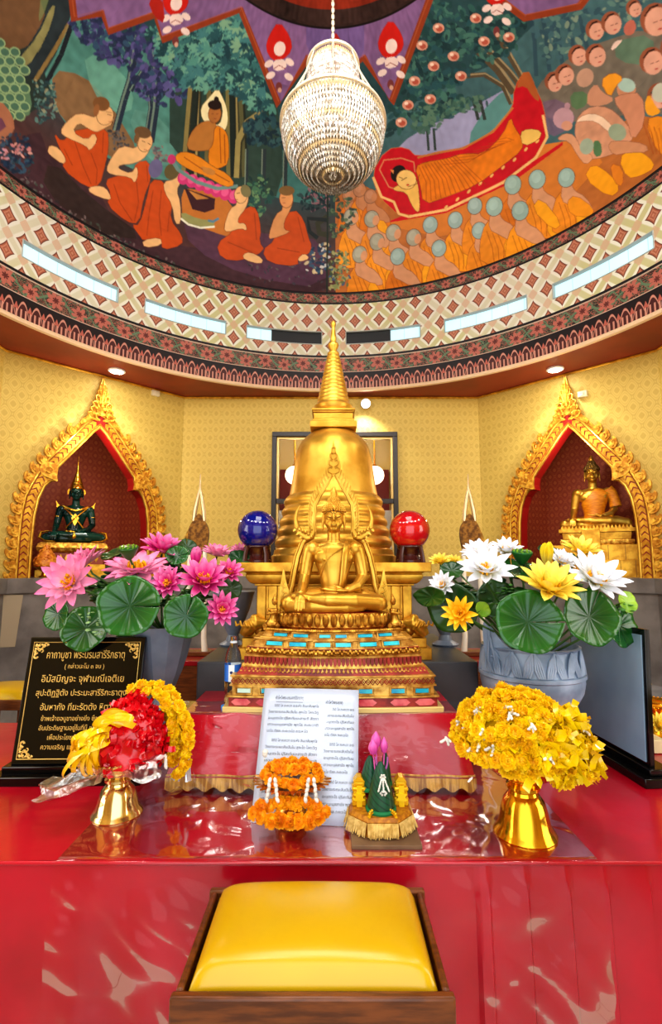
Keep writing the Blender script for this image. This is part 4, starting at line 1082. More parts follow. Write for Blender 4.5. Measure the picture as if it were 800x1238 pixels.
M_bronze = Mat('bronze gem and shade line', c(84, 52, 16), .35, .5)
mb = MB(); mb.ell((0, -.0335 * BS, .489 * BS), .0042, 8, 6); mb.build('forehead_gem', M_bronze, bud)
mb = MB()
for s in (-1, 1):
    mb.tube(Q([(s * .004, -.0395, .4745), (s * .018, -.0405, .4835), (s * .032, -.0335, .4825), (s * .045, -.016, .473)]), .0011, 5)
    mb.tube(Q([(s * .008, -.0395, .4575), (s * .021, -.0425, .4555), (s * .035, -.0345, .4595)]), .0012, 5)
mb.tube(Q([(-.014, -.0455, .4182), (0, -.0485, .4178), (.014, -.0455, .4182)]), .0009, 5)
mb.build('face_shade_lines', M_bronze, bud)  # shade of brows, eyelids and mouth put in as dark tubes
# flame arch, laid out in the plane behind the head
AY = .075
arch = MB(); fl = MB()
def wa(px, py): p = at(px, py, SY + AY); return p.x - .012, p.z - SZ
def z8(x, y): return wa(360 + x / 8.84, 520 + y / 8.84)
for s in (-1, 1):
    S_ = lambda q, dy=0.: (s * q[0], AY + dy, q[1])
    side = [z8(400 + d, y) for d, y in ((4, 475), (68, 585), (138, 700), (188, 800), (198, 900), (200, 1000), (192, 1120))]
    arch.tube([S_(q) for q in side], [.010, .0115, .0125, .0135, .0135, .013, .012], 12, flat=.7, up=(0, 1, 0))
    arch.tube([S_((x - .009, z), -.008) for x, z in side[1:]], .0035, 6); arch.tube([S_((x + .010, z), -.008) for x, z in side[1:]], .0035, 6)
    m = 17
    for k in range(m):
        f = .25 + (len(side) - 1.3) * k / (m - 1); i = min(int(f), len(side) - 2); a_, b_ = Vector(side[i]), Vector(side[i + 1]); q = a_.lerp(b_, f - i)
        L = .040 - .0013 * k; w = .009
        pl = [(q.x, q.y - .018), (q.x + w * 1.4, q.y - .006), (q.x + w * 2.6, q.y + L * .25), (q.x + w * 2.5, q.y + L), (q.x + w * 1.5, q.y + L * .55), (q.x + .002, q.y + .016)]
        pl = round_([(s * x, z) for x, z in pl], 1); o_ = .0016 * (k % 5)
        fl.prism(pl, AY - .006 - o_, AY + .008 + o_ * .3)
        fl.tube([(s * (q.x + w * .8), AY - .014, q.y - .004), (s * (q.x + w * 1.9), AY - .015, q.y + L * .3), (s * (q.x + w * 2.2), AY - .012, q.y + L * .8)], .0022, 5)
    low = [wa(*p) for p in ((400 + 30, 650), (400 + 41, 656), (400 + 47, 672), (400 + 51, 690), (400 + 54, 708), (400 + 58, 722), (400 + 60, 735))]
    low = [(x - .0, z) for x, z in low]
    arch.tube([S_(q, .012) for q in low], [.010, .014, .0155, .016, .016, .015, .014], 12, flat=.7, up=(0, 1, 0))
    arch.tube([S_((x - .009, z), -.002) for x, z in low[1:]], .0035, 6); arch.tube([S_((x + .009, z), -.002) for x, z in low[1:]], .0035, 6)
    mb = MB()
    hor = [z8(400 + d, y) for d, y in ((190, 1085), (215, 1140), (270, 1150), (330, 1110), (372, 1040), (386, 950), (372, 870), (338, 808))]
    mb.tube([S_(q, -.012) for q in hor], [.010, .016, .018, .016, .012, .008, .005, .0015], 12, flat=.6, up=(0, 1, 0))
    for k in range(6):
        q = Vector(hor[1]).lerp(Vector(hor[4]), k / 5); mb.ell((s * q.x, AY - .026, q.y + .004 * math.sin(k)), (.007, .006, .008), 8, 6)
    for k in range(4):
        q = Vector(hor[2]).lerp(Vector(hor[4]), k / 3); mb.prism(round_([(s * (q.x - .006), q.y - .01), (s * (q.x + .010), q.y - .004), (s * (q.x + .020), q.y - .024)], 1), AY - .018 - .002 * k, AY - .004 + .001 * k)
    mb.build('naga_horn', M_gold, bud, fix=True)
    mb = MB(); x0, zb_ = wa(463, 735); zt_ = wa(463, 684)[1]; H_ = zt_ - zb_
    mb.lathe([(.024, zb_ - .03), (.026, zb_ - .015), (.018, zb_), (.022, zb_ + .012), (.012, zb_ + .024), (.018, zb_ + .036)], 14, cx=s * x0, cy=AY)
    mb.prism(round_([(s * x0 - s * .018, zb_ + .03), (s * x0 - s * .025, zb_ + .07), (s * x0 - s * .010, zb_ + .11), (s * x0 + s * .004, zt_), (s * x0 + s * .014, zb_ + .12), (s * x0 + s * .022, zb_ + .08), (s * x0 + s * .017, zb_ + .03)], 1), AY - .010, AY + .010)
    for k in range(3): mb.tube([(s * x0 - s * .010, AY - .013, zb_ + .04 + k * .026), (s * x0 + s * .010, AY - .016, zb_ + .05 + k * .026), (s * x0 + s * .003, AY - .014, zb_ + .066 + k * .026)], .004, 6)
    mb.build('flame_finial', M_gold, bud, fix=True)
tip = z8(400, 480)[1]; top_ = z8(400, 100)[1]; h_ = top_ - tip
fl.prism(round_([(-.022, tip - .02), (-.036, tip + h_ * .16), (-.030, tip + h_ * .36), (-.024, tip + h_ * .50), (-.010, tip + h_ * .66), (-.004, tip + h_ * .86), (0, top_), (.004, tip + h_ * .86), (.010, tip + h_ * .66), (.024, tip + h_ * .50), (.030, tip + h_ * .36), (.036, tip + h_ * .16), (.022, tip - .02), (0, tip + .012)], 1), AY - .010, AY + .0095)
for s in (-1, 1):
    for zo, w in ((.02, .024), (.22, .020), (.42, .013), (.58, .008)):
        z = tip + h_ * zo
        fl.tube([(s * w * .2, AY - .013, z), (s * w, AY - .016, z + .010), (s * w * 1.1, AY - .016, z + .024), (s * w * .7, AY - .015, z + .034), (s * w * .3, AY - .013, z + .026)], .0035, 6)
fl.build('flame_border', M_gold, bud, fix=True)
arch.build('arch_band', M_gold, bud, fix=True)
# lotus cushion
def ovalring(mb, prof, n, sx, sy, cy): mb.lathe(prof, n, sx=sx, sy=sy, cy=cy)
mb = MB(); mb.lathe([(.212, -.008), (.222, -.002), (.212, .003)], 64, sy=.50, cy=-.002); mb.build('cushion_edge', Mat('red lacquer line', c(150, 34, 22), .35), bud)
mb = MB(); mb.lathe([(.236, -.066), (.246, -.056), (.236, -.046), (.236, -.012), (.226, .0), (.18, .002)], 72, sy=.52, cy=.0)
for k in range(44):
    a = 2 * PI * k / 44; mb.ell((.241 * math.cos(a), .241 * .52 * math.sin(a), -.028), (.014, .014, .028), 8, 6)
mb.build('lotus_cushion', M_goldo, bud)

PZ0 = .79
# kneeling attendants at the corners of the cushion
for s, wd in ((-1, 'left'), (1, 'right')):
    t = thing('attendant_figure', 'small gilded kneeling attendant at the big statue\'s knee, on the %s end of its pedestal' % ('ball-of-blue' if s < 0 else 'ball-of-red'), 'figurine', (.012 + s * .262, SY - .06, PZ0 + .308))
    t['label'] = 'small gilded kneeling attendant at the central statue\'s knee on the %s ball side' % ('blue' if s < 0 else 'red')
    mb = MB(); R_ = -s
    mb.ell((0, 0, .018), (.030, .026, .020)); mb.tube([(0, 0, .02), (R_ * .006, 0, .05), (R_ * .008, 0, .082)], [.020, .016, .020], 10); mb.ell((R_ * .010, 0, .112), (.013, .014, .017))
    mb.tube([(-.016, -.006, .084), (-.02, -.02, .06), (R_ * .02, -.026, .07)], .006, 8); mb.tube([(.018, -.006, .084), (.024, -.02, .06), (R_ * .02, -.026, .07)], .006, 8); mb.tube([(-.02, -.005, .014), (-.028, -.03, .012)], .011, 8); mb.tube([(.02, -.005, .014), (.028, -.03, .012)], .011, 8)
    mb.ell((R_ * .012, -.014, .112), (.003, .004, .003)); mb.tube([(R_ * .01, 0, .12), (R_ * .012, .002, .146)], [.010, .002], 8)
    link('body', organic(mb, .003, 2), M_goldo, t, smooth=180)

# ------------------------------------------------------------------ tiered pedestal with turquoise inlay
PZ = .79
ped = thing('statue_pedestal', 'tiered gold and red pedestal with turquoise inlays carrying the central statue', 'pedestal', (.008, 2.20, PZ)); ped.scale = (1, 1, .88)
def outline(w, bulge, y0, back=.11, n=7):
    fx = [-1, -.80, -.48, -.16, .16, .48, .80, 1]
    pts = [(w * f, y0 + bulge * (f * f)) for f in fx]
    return pts + [(w, back), (-w, back)]
def tier(mb, levels, back=.11):
    """levels: (z, half width, front y, bulge)"""
    P_ = [[(x, y, z) for x, y in outline(w, b, y0, back)] for z, w, y0, b in levels]; n = len(P_[0]); vs = [p for r in P_ for p in r]; fs = []
    for j in range(len(P_) - 1):
        for i in range(n): fs.append((j * n + i, j * n + (i + 1) % n, (j + 1) * n + (i + 1) % n, (j + 1) * n + i))
    fs += [tuple(range(n))[::-1], tuple(range((len(P_) - 1) * n, len(P_) * n))]
    return mb.add(vs, fs)
M_pedred = Mat('pedestal red', c(150, 44, 34), .4).vary(c(160, 50, 40), c(120, 30, 26), 20)
M_pedgold = Mat('pedestal gold', c(206, 156, 66), .36, .55).vary(c(226, 184, 96), c(170, 116, 44), 30, 5)
M_turq = Mat('turquoise glass', rough=.08); M_turq.vary(c(20, 150, 190), c(60, 205, 215), 14, 3, .3, .7)
M_pink = Mat('pink glass', rough=.1).vary(c(196, 72, 84), c(226, 120, 122), 16, 3)
M_pale = Mat('pale glass', c(196, 226, 214), .1)
def part(name, levels, mat, bevel=0):
    mb = MB(); tier(mb, levels); return mb.build(name, mat, ped, fix=True, smooth=20, bevel=bevel)
part('foot_slab', [(0, .435, -.20, .02), (.022, .435, -.20, .02)], Mat('ivory gold', c(224, 196, 128), .4, .3), .003)
part('gem_course', [(.022, .412, -.188, .02), (.062, .412, -.188, .02)], M_pedred)
part('lower_tile_course', [(.062, .420, -.193, .02), (.070, .420, -.193, .02), (.070, .400, -.182, .02), (.108, .400, -.182, .02)], M_pedgold)
part('lattice_course', [(.108, .412, -.190, .03), (.114, .412, -.190, .03), (.114, .404, -.185, .03), (.146, .404, -.185, .03), (.150, .412, -.190, .03), (.156, .408, -.19, .03)], M_pedgold)
part('red_moulding', [(.156, .390, -.182, .045), (.164, .384, -.18, .045), (.186, .372, -.176, .05)], M_pedred)
part('petal_course', [(.186, .372, -.180, .055), (.192, .372, -.180, .055), (.215, .352, -.174, .06), (.238, .355, -.177, .065), (.244, .362, -.182, .07)], M_pedgold)
part('rough_moulding', [(.244, .352, -.180, .075), (.262, .358, -.184, .08), (.272, .348, -.18, .08)], M_goldo)
part('upper_tile_course', [(.272, .352, -.186, .09), (.277, .352, -.186, .09), (.277, .334, -.178, .09), (.304, .318, -.170, .09), (.308, .33, -.178, .092), (.312, .33, -.178, .092)], M_pedgold)
part('top_tile_course', [(.312, .306, -.174, .10), (.316, .306, -.174, .10), (.318, .296, -.168, .10), (.336, .284, -.162, .10), (.342, .292, -.168, .10), (.346, .286, -.166, .10)], M_pedgold)
part('red_line', [(.2695, .355, -.187, .082), (.2725, .355, -.187, .082)], M_pedred)
def front(w, y0, b, f):   # point and heading on a facet outline
    o = outline(w, b, y0)[:8]; fx = [-1, -.80, -.48, -.16, .16, .48, .80, 1]
    i = max(k for k in range(7) if fx[k] <= f + 1e-6); q = (f - fx[i]) / (fx[i + 1] - fx[i])
    a, e = Vector((*o[i], 0)), Vector((*o[i + 1], 0)); return a.lerp(e, q), math.atan2((e - a).y, (e - a).x)
def inlay(name, f, w, y0, b, z, hw, hh, mat, tilt=0, rim=True, lozenge=False):
    p, a = front(w, y0, b, f); M = Matrix.Translation((p.x, p.y, z)) @ Matrix.Rotation(a, 4, 'Z') @ Matrix.Rotation(tilt, 4, 'X')
    mb = MB()
    if lozenge: mb.prism([(-hw, 0), (-hw * .6, hh), (hw * .6, hh), (hw, 0), (hw * .6, -hh), (-hw * .6, -hh)], -.004, .004, M)
    else: mb.box(0, -.001, 0, 2 * hw, .008, 2 * hh, M)
    t_ = mb.build(name, mat, ped, fix=True)
    if rim:
        mb = MB(); frame = [(-hw - .007, -hh - .006), (hw + .007, -hh - .006), (hw + .007, hh + .006), (-hw - .007, hh + .006)]
        mb.tube([M @ Vector((x, -.004, zz_)) for x, zz_ in frame + frame[:1]], .0035, 6); mb.build('tile_rim', M_pedgold, t_)
for f in (-.64, -.32, 0, .32, .64): pass
for f in (-.84, -.62, -.30, .0, .30, .62, .84)[::1]:
    if abs(f) < .7: continue
for f in (-.66, -.40, -.10, .10, .40, .66):
    inlay('turquoise_tile', f * 1.12, .290, -.166, .10, .327, .030 if abs(f) > .2 else .022, .0065, M_turq, -.25)
for f in (-.64, -.38, -.11, .11, .38, .64):
    inlay('turquoise_tile', f * 1.14, .326, -.175, .09, .290, .034 if abs(f) > .2 else .030, .0085, M_turq, -.3)
for f, m_ in ((-.88, M_pale), (-.64, M_turq), (-.32, M_turq), (0, M_turq), (.32, M_turq), (.64, M_turq), (.88, M_turq)):
    inlay('turquoise_tile' if m_ is M_turq else 'pale_tile', f, .400, -.182, .02, .090, .026, .009, m_)
for f in (-.88, -.64, -.32, 0, .32, .64, .88): inlay('pink_gem', f, .412, -.188, .02, .042, .040, .014, M_pink, rim=False, lozenge=True)
mb = MB(); m2 = MB(); m3 = MB()
for k in range(44):
    f = -1 + 2 * (k + .5) / 44
    p, a = front(.405, -.186, .03, f * .999); M = Matrix.Translation((p.x, p.y, .130)) @ Matrix.Rotation(a, 4, 'Z')
    mb.tube([M @ Vector((x, -.002, z)) for x, z in ((-.0095, 0), (0, .012), (.0095, 0), (0, -.012), (-.0095, 0))], .0022, 5)
    mb.ell(M @ Vector((0, -.002, 0)), .003, 6, 4)
    p, a = front(.362, -.178, .062, f * .999); M = Matrix.Translation((p.x, p.y, .213)) @ Matrix.Rotation(a, 4, 'Z')
    m2.prism([(-.0065, .018), (-.0065, -.006), (0, -.018), (.0065, -.006), (.0065, .018)], -.006, .006, M)
    p, a = front(.380, -.18, .048, f * .999); m3.ell((p.x, p.y, .170), (.005, .005, .004), 6, 4)
    p, a = front(.368, -.178, .053, f * .999); m3.prism([(-.005, -.008), (.005, -.008), (0, .008)], -.004, .004, Matrix.Translation((p.x, p.y - .002, .180)) @ Matrix.Rotation(a, 4, 'Z'))
mb.build('lattice_relief', M_pedred, ped); m2.build('petal_relief', M_pedred, ped, fix=True); m3.build('bead_relief', M_pedgold, ped, fix=True)
mb = MB()
for k in range(90):
    f = -1 + 2 * (k + .5) / 90; p, a = front(.358, -.184, .08, f * .999); mb.ell((p.x, p.y, .258 + .006 * math.sin(k * 2.4)), (.008, .007, .009), 6, 5)
for k in range(70):
    f = -1 + 2 * (k + .5) / 70; p, a = front(.292, -.168, .10, f * .999); mb.ell((p.x, p.y, .350), (.007, .006, .007), 6, 5)
mb.build('leaf_relief', M_goldo, ped)
mb = MB(); tier(mb, [(.3445, .27, -.15, .09), (.349, .27, -.15, .09)], .1); mb.build('top_slab', M_pedred, ped, fix=True)

# ------------------------------------------------------------------ gilded altar, stone platform and the stupa
plat = MB(); plat.box(.03, 2.86, (.92 + FLOOR) / 2, 1.30, 1.0, .92 - FLOOR); o = plat.build('stone_platform', Mat('dark grey slate', rough=.4).vary(c(58, 62, 68), c(80, 84, 90), 3, 5), None, smooth=0, bevel=.006)
tag(o, 'dark grey slate platform carrying the gilded altar', 'platform')
ALX = .016
al = thing('gilded_altar', 'gilded moulded altar table behind the central statue', 'altar', (ALX, 2.82, .92))
def sq(mb, levels):
    """levels (z, half x, half y)"""
    vs = [p for z, a, b in levels for p in ((-a, -b, z), (a, -b, z), (a, b, z), (-a, b, z))]; fs = []
    for j in range(len(levels) - 1):
        for i in range(4): fs.append((j * 4 + i, j * 4 + (i + 1) % 4, (j + 1) * 4 + (i + 1) % 4, (j + 1) * 4 + i))
    m = len(vs); fs += [(3, 2, 1, 0), (m - 4, m - 3, m - 2, m - 1)]; return mb.add(vs, fs)
def alp(name, lv, mat=M_goldp, bevel=.003): m = MB(); sq(m, lv); return m.build(name, mat, al, fix=True, smooth=30, bevel=bevel)
alp('base_step', [(0, .46, .42), (.055, .46, .42), (.055, .44, .40), (.10, .44, .40)])
alp('lotus_moulding', [(.10, .42, .385), (.12, .435, .39), (.14, .425, .385), (.165, .40, .375), (.18, .385, .365)])
alp('altar_body', [(.18, .375, .36), (.345, .375, .36)])
alp('cornice', [(.345, .39, .37), (.355, .39, .37), (.355, .40, .375), (.365, .415, .385), (.385, .43, .395), (.40, .43, .395), (.405, .425, .39), (.412, .44, .40)])
alp('table_slab', [(.412, .468, .42), (.458, .468, .42)], bevel=.004)
for x in (-.355, -.30, -.22, .22, .30, .355):
    m = MB(); m.box(x, -.362, .262, .045, .02, .165); m.build('pilaster', M_goldp, al, bevel=.004)
m = MB()
for k in range(16):
    x = -.41 + .82 * k / 15; m.ell((x, -.39, .135), (.030, .016, .030), 8, 6)
for s in (-1, 1):
    for k in range(12): m.ell((s * .428, -.37 + .74 * k / 11, .135), (.016, .032, .030), 8, 6)
m.build('lotus_relief', M_goldo, al)
for s in (-1, 1):   # carved dragon-like corner feet
    m = MB()
    m.tube([(s * .33, -.40, .17), (s * .37, -.41, .175), (s * .41, -.41, .15), (s * .435, -.405, .115)], [.02, .034, .036, .02], 10)
    m.ell((s * .38, -.41, .195), (.022, .02, .018)); m.ell((s * .42, -.415, .16), (.018, .02, .02))
    for k in range(4): m.tube([(s * (.37 + k * .025), -.435, .14 + .01 * k), (s * (.385 + k * .025), -.45, .16), (s * (.40 + k * .022), -.442, .185)], .006, 6)
    link('corner_carving', organic(m, .004, 2), M_goldp, al, smooth=180)
# stupa
stu = thing('stupa', 'tall bell-shaped gilded stupa with ringed spire on the altar', 'stupa', (.0135, 2.75, 1.378))
def sz(zy): return at(403, 370 + zy / 2.963, 2.75).z - 1.378
def sr(zw, zy):
    z = sz(zy) + 1.378; d = 2.75 * CS + (z - EYE) * SN; return zw / 2.963 / FPX * d
def lat(name, pr, mat=M_gold, n=64):
    m = MB(); pr = sorted([(sr(w_, y_), sz(y_)) for y_, w_ in pr], key=lambda q: q[1]); m.lathe(pr, n); return m.build(name, mat, stu, smooth=50)
zb = sz(925)
m = MB()
lv = [(0.0, .345), (.03, .345), (.04, .335)]
def ringstack(y0, y1, w0, w1, k, bul):
    out = []
    for i in range(k):
        a = y0 + (y1 - y0) * i / k; b = y0 + (y1 - y0) * (i + 1) / k; w_ = w0 + (w1 - w0) * i / k; e = w0 + (w1 - w0) * (i + 1) / k
        for t in (.02, .2, .5, .8, .98): out.append((a + (b - a) * t, w_ + (e - w_) * t + bul * math.sin(PI * t)))
    return out
m = MB(); m.lathe([(.343, .0), (.343, .035), (.33, .045), (.325, .07)], 64); m.build('foot_ring', M_gold, stu)
lat('base_rings', [(905, 208), (900, 214), (880, 208), (868, 200)] + ringstack(866, 686, 204, 163, 5, 9) + [(684, 160)])
lat('bell', [(690, 160), (680, 157), (650, 151), (600, 143), (550, 136), (520, 129), (500, 120), (480, 104), (465, 88), (452, 70)])
m = MB()
for y0, y1, w_ in ((455, 433, 82), (433, 424, 74), (424, 402, 69), (402, 396, 73), (396, 388, 76)):
    a = sr(w_, (y0 + y1) / 2) * .98; sq(m, [(sz(y0), a, a), (sz(y1), a, a)])
m.build('square_throne', M_gold, stu, bevel=.004, fix=True)
lat('spire', [(388, 60), (380, 64), (372, 70), (364, 70), (356, 60), (350, 58)] + ringstack(350, 165, 56, 17, 13, 3.2) + [(163, 14)], n=48)
lat('finial', [(166, 13), (158, 12), (150, 17), (142, 20), (134, 17), (128, 10), (120, 11), (100, 9), (80, 6), (74, 7), (66, 10), (58, 8), (52, 1)], n=32)

# ------------------------------------------------------------------ crystal balls
def ball(px, py, r_px, Y, col, lab, cname):
    p = at(px, py, Y); r = r_px / FPX * (Y * CS + (p.z - EYE) * SN); z0 = 1.378
    t = thing('crystal_ball', lab, 'crystal ball', (p.x, Y, z0), group='crystal balls on wooden stands')
    cz = p.z - z0
    mt = Mat(cname, col, .03, 0, Transmission_Weight=.30, IOR=1.35, Coat_Weight=1.0, Coat_Roughness=.02)
    fq = mt.node('ShaderNodeLayerWeight'); fq.inputs[0].default_value = .35
    mt.set('Base Color', mt.mix(X(mt.nt, fq.outputs['Facing']), tuple(min(1, v * 1.5) for v in col[:3]) + (1,), tuple(v * .35 for v in col[:3]) + (1,)))
    m = MB(); m.ell((0, 0, cz), r, 40, 24); m.build('sphere', mt, t, smooth=180)
    zt = cz - r * .86
    m = MB(); m.lathe([(r * .72, 0), (r * .72, .012), (r * .58, .02), (r * .46, zt * .5), (r * .50, zt * .8), (r * .66, zt), (r * .60, zt + .012), (r * .40, zt - .004)], 32)
    st = m.build('stand', Mat('rosewood ' + cname, c(66, 24, 20), .25), t)
    for k in range(4):
        a = k * PI / 2 + PI / 4; m = MB(); m.tube([(r * .62 * math.cos(a), r * .62 * math.sin(a), zt), (r * .72 * math.cos(a), r * .72 * math.sin(a), zt * .55), (r * .76 * math.cos(a), r * .76 * math.sin(a), .0)], [.012, .011, .014], 8); m.build('claw_foot', st.data.materials[0], st)
ball(311.5, 641, 24, 2.56, (.004, .008, .20, 1), 'deep blue crystal ball on a carved wooden stand', 'blue crystal')
ball(495, 641, 24, 2.56, (.50, .006, .012, 1), 'red crystal ball on a carved wooden stand', 'red crystal')

# ------------------------------------------------------------------ statues in the niches
def place(P, sc, s_off, depth, back): return P((sc + s_off, ZL)) + back * depth
M_green = Mat('green jade', c(10, 40, 34), .12); M_green.vary(c(8, 34, 30), c(20, 64, 52), 8)
bk = NL[2]; p = place(PL, NSL, .07, .36, bk)
face = math.atan2((-p).x, -(-p).y)   # turned to the viewer
g1 = thing('niche_pedestal', 'small red and gold stepped pedestal under the green statue', 'pedestal', p, .47)
def npd(par, lv, name, mat): m = MB(); sq(m, lv); return m.build(name, mat, par, fix=True, smooth=30, bevel=.003)
npd(g1, [(0, .33, .22), (.07, .33, .22), (.075, .31, .20), (.13, .31, .20)], 'base_step', M_goldp)
npd(g1, [(.13, .29, .18), (.25, .29, .18)], 'panel', Mat('pedestal panel', c(150, 60, 34), .4))
npd(g1, [(.25, .29, .19), (.265, .32, .21), (.30, .335, .22), (.335, .32, .21), (.355, .30, .20)], 'lotus_cushion', M_goldo)
m = MB()
for k in range(9):
    x = -.22 + .44 * k / 8; m.prism([(x - .02, .19), (x, .15), (x + .02, .19), (x, .235)], -.19, -.178)
m.build('lozenge_relief', M_goldp, g1, fix=True)
S2 = 1.2
g2 = thing('jade_buddha', 'seated dark green jade Buddha with tall gold crown and ornaments, in a niche', 'statue', p + Vector((0, 0, .36)), .47)
link('body', seated(S2, .0055, 3), M_green, g2, smooth=180)
m = MB(); m.lathe([(.056, .487), (.060, .492), (.058, .505), (.052, .512), (.055, .52), (.046, .535), (.048, .545), (.036, .565), (.037, .575), (.024, .60), (.024, .61), (.012, .65), (.010, .68), (.004, .73), (.001, .80)], 24, cy=.03)
for s in (-1, 1): m.prism(round_([(s * .056, .50), (s * .075, .47), (s * .07, .43), (s * .06, .45)], 1), .02, .03)
m.v = [(x * S2, y * S2, z * S2) for x, y, z in m.v]; m.build('crown', M_goldb, g2, fix=True)
m = MB(); q = lambda L: [(x * S2, y * S2, z * S2) for x, y, z in L]
m.tube(q([(-.10, -.015, .325), (-.05, -.045, .30), (0, -.052, .285), (.05, -.045, .30), (.10, -.015, .325)]), .012, 8, flat=.5, up=(0, 1, 0))
m.tube(q([(-.09, -.02, .31), (0, -.055, .22), (.07, -.035, .13)]), .008, 6); m.tube(q([(.09, -.02, .31), (0, -.055, .22), (-.07, -.035, .13)]), .008, 6)
m.prism(q_ := [(x * S2, z * S2) for x, z in ((-.03, .22), (0, .26), (.03, .22), (.012, .17), (0, .15), (-.012, .17))], -.062, -.05)
m.tube(q([(-.072, -.01, .105), (-.03, -.035, .10), (.03, -.035, .10), (.072, -.01, .105)]), .010, 6)
m.build('chest_ornament', M_goldb, g2, fix=True)
for s in (-1, 1):
    m = MB(); m.ell((s * .106 * S2, .03 * S2, .325 * S2), (.046, .04, .014)); m.prism(round_([(s * .10 * S2, .325 * S2), (s * .13 * S2, .33 * S2), (s * .165 * S2, .385 * S2), (s * .15 * S2, .335 * S2), (s * .155 * S2, .31 * S2)], 1), .015, .03); m.build('epaulette', M_goldb, g2, fix=True)
    m = MB(); m.lathe([(.036, -.012), (.039, 0), (.036, .012)], 16, M=Matrix.Translation((s * .134 * S2, .034 * S2, .235 * S2)), cap=False); m.build('armlet', M_goldb, g2)
    m = MB(); m.tube(q([(s * .20, -.03, .10), (s * .255, -.055, .085), (s * .268, -.06, .04), (s * .22, -.095, .01), (s * .14, -.135, .006)]), [.006, .014, .014, .012, .004], 8); m.build('knee_ornament', M_goldb, g2)
m = MB(); m.ell((0, -.14 * S2, .055 * S2), (.022, .016, .03)); m.build('lap_ornament', M_goldb, g2)
# small golden cone offering in front of the green statue
pc = at(62, 697, PL((NSL, ZL)).y - .02); pc = place(PL, NSL, .40, .10, bk)
g3 = thing('cone_offering', 'small golden flower-cone offering on a footed bowl beside the green statue', 'offering', pc, 0)
m = MB(); m.lathe([(.05, 0), (.055, .012), (.03, .025), (.024, .05), (.05, .07), (.10, .10), (.105, .112), (.09, .112)], 24); m.build('bowl', M_goldb, g3)
m = MB(); m.lathe([(.10, .112), (.105, .14), (.085, .19), (.055, .25), (.025, .30), (.004, .335)], 24, wob=lambda a, z: 1 + .06 * math.sin(a * 9 + z * 60))
for k in range(50):
    z = .12 + .19 * rnd.random(); r = interp(z, [.112, .14, .19, .25, .30, .335], [.10, .105, .085, .055, .025, .004]); a = rnd.random() * 2 * PI; m.ell((r * math.cos(a), r * math.sin(a), z), .012, 6, 5)
m.build('flower_cone', Mat('orange gold flowers', rough=.5).vary(c(226, 150, 44), c(190, 104, 26), 40), g3)
# right niche
bk = NR[2]; p = place(PR, NSR, .07, .40, bk)
h1 = thing('niche_pedestal', 'tall gold stepped pedestal of block courses under the orange-sashed statue', 'pedestal', p, -.47)
npd(h1, [(0, .50, .26), (.17, .50, .26)], 'bottom_course', M_goldp); npd(h1, [(.17, .42, .235), (.33, .42, .235)], 'middle_course', M_goldp)
npd(h1, [(.33, .32, .205), (.34, .34, .21), (.37, .345, .215), (.385, .33, .21)], 'moulding', M_goldo); npd(h1, [(.385, .31, .20), (.46, .32, .205)], 'upper_course', M_goldp); npd(h1, [(.46, .35, .225), (.498, .35, .225)], 'cornice', M_goldp)
m = MB(); m.box(-.05, -.245, .245, .17, .07, .49); m.build('front_projection', M_goldp, h1, bevel=.004)
m = MB()
for k in range(20): m.prism([(-.33 + k * .033, .498), (-.297 + k * .033, .498), (-.3135 + k * .033, .535)], -.22, -.205)
m.build('petal_fringe', M_goldp, h1, fix=True)
M_joint = Mat('joint brown', c(140, 96, 30), .6)
for x in (-.30, -.15, .10, .25): m = MB(); m.box(x, -.2365, .25, .005, .002, .15); m.build('block_joint', M_joint, h1)
for x in (-.36, -.2, .05, .2, .33): m = MB(); m.box(x, -.2615, .085, .005, .002, .165); m.build('block_joint', M_joint, h1)
S3 = 1.34
h2 = thing('gold_buddha', 'seated gold Buddha wearing an orange sash, in the niche behind the white lotuses', 'statue', p + Vector((0, 0, .50)), -.47)
link('body', seated(S3, .006, 3), M_silverg if 0 else M_gold, h2, smooth=180)
hair(S3, .008, spiky=False).build('hair', Mat('dark bronze hair', c(120, 92, 44), .4, .8), h2, smooth=180); topflame(S3, .05).build('hair_flame', M_goldo, h2)
m = MB()
prof = [(.08, .086, .070), (.12, .070, .062), (.16, .076, .062), (.20, .088, .067), (.245, .103, .070), (.28, .108, .066), (.31, .097, .057), (.328, .06, .046)]
prof = [(z, float(np.interp(z, [q[0] for q in prof], [q[1] for q in prof])) , float(np.interp(z, [q[0] for q in prof], [q[2] for q in prof]))) for z in np.linspace(.08, .328, 56)]
vs = []; fs = []; n = 96
for z, rx, ry in prof:
    for i in range(n):
        a = 2 * PI * i / n; x = rx * math.cos(a); zz_ = z
        vs.append((x * S3, (.03 + ry * math.sin(a)) * S3, zz_ * S3))
m2 = MB()
for j in range(len(prof) - 1):
    for i in range(n):
        ids = (j * n + i, j * n + (i + 1) % n, (j + 1) * n + (i + 1) % n, (j + 1) * n + i)
        cx = sum(vs[k][0] for k in ids) / 4 / S3; cz = sum(vs[k][2] for k in ids) / 4 / S3
        if cx > -.095 + (cz - .2) * .85 or cz < .15: fs.append(ids)
m.add(vs, fs)
M_orange = Mat('orange satin', rough=.45); M_orange.vary(c(230, 150, 24), c(204, 116, 10), 20, 4, stretch=(1, 1, 4))
m.build('sash', M_orange, h2, smooth=180, solid=.006)
m = MB(); L = [(.10, .03, .325), (.128, .034, .29), (.146, .036, .235), (.154, .032, .18)]
m.tube([(x * S3, y * S3, z * S3) for x, y, z in L], [.045 * S3, .044 * S3, .041 * S3, .044 * S3], 16, cap=False); m.build('sleeve_fold', M_orange, h2, smooth=180)
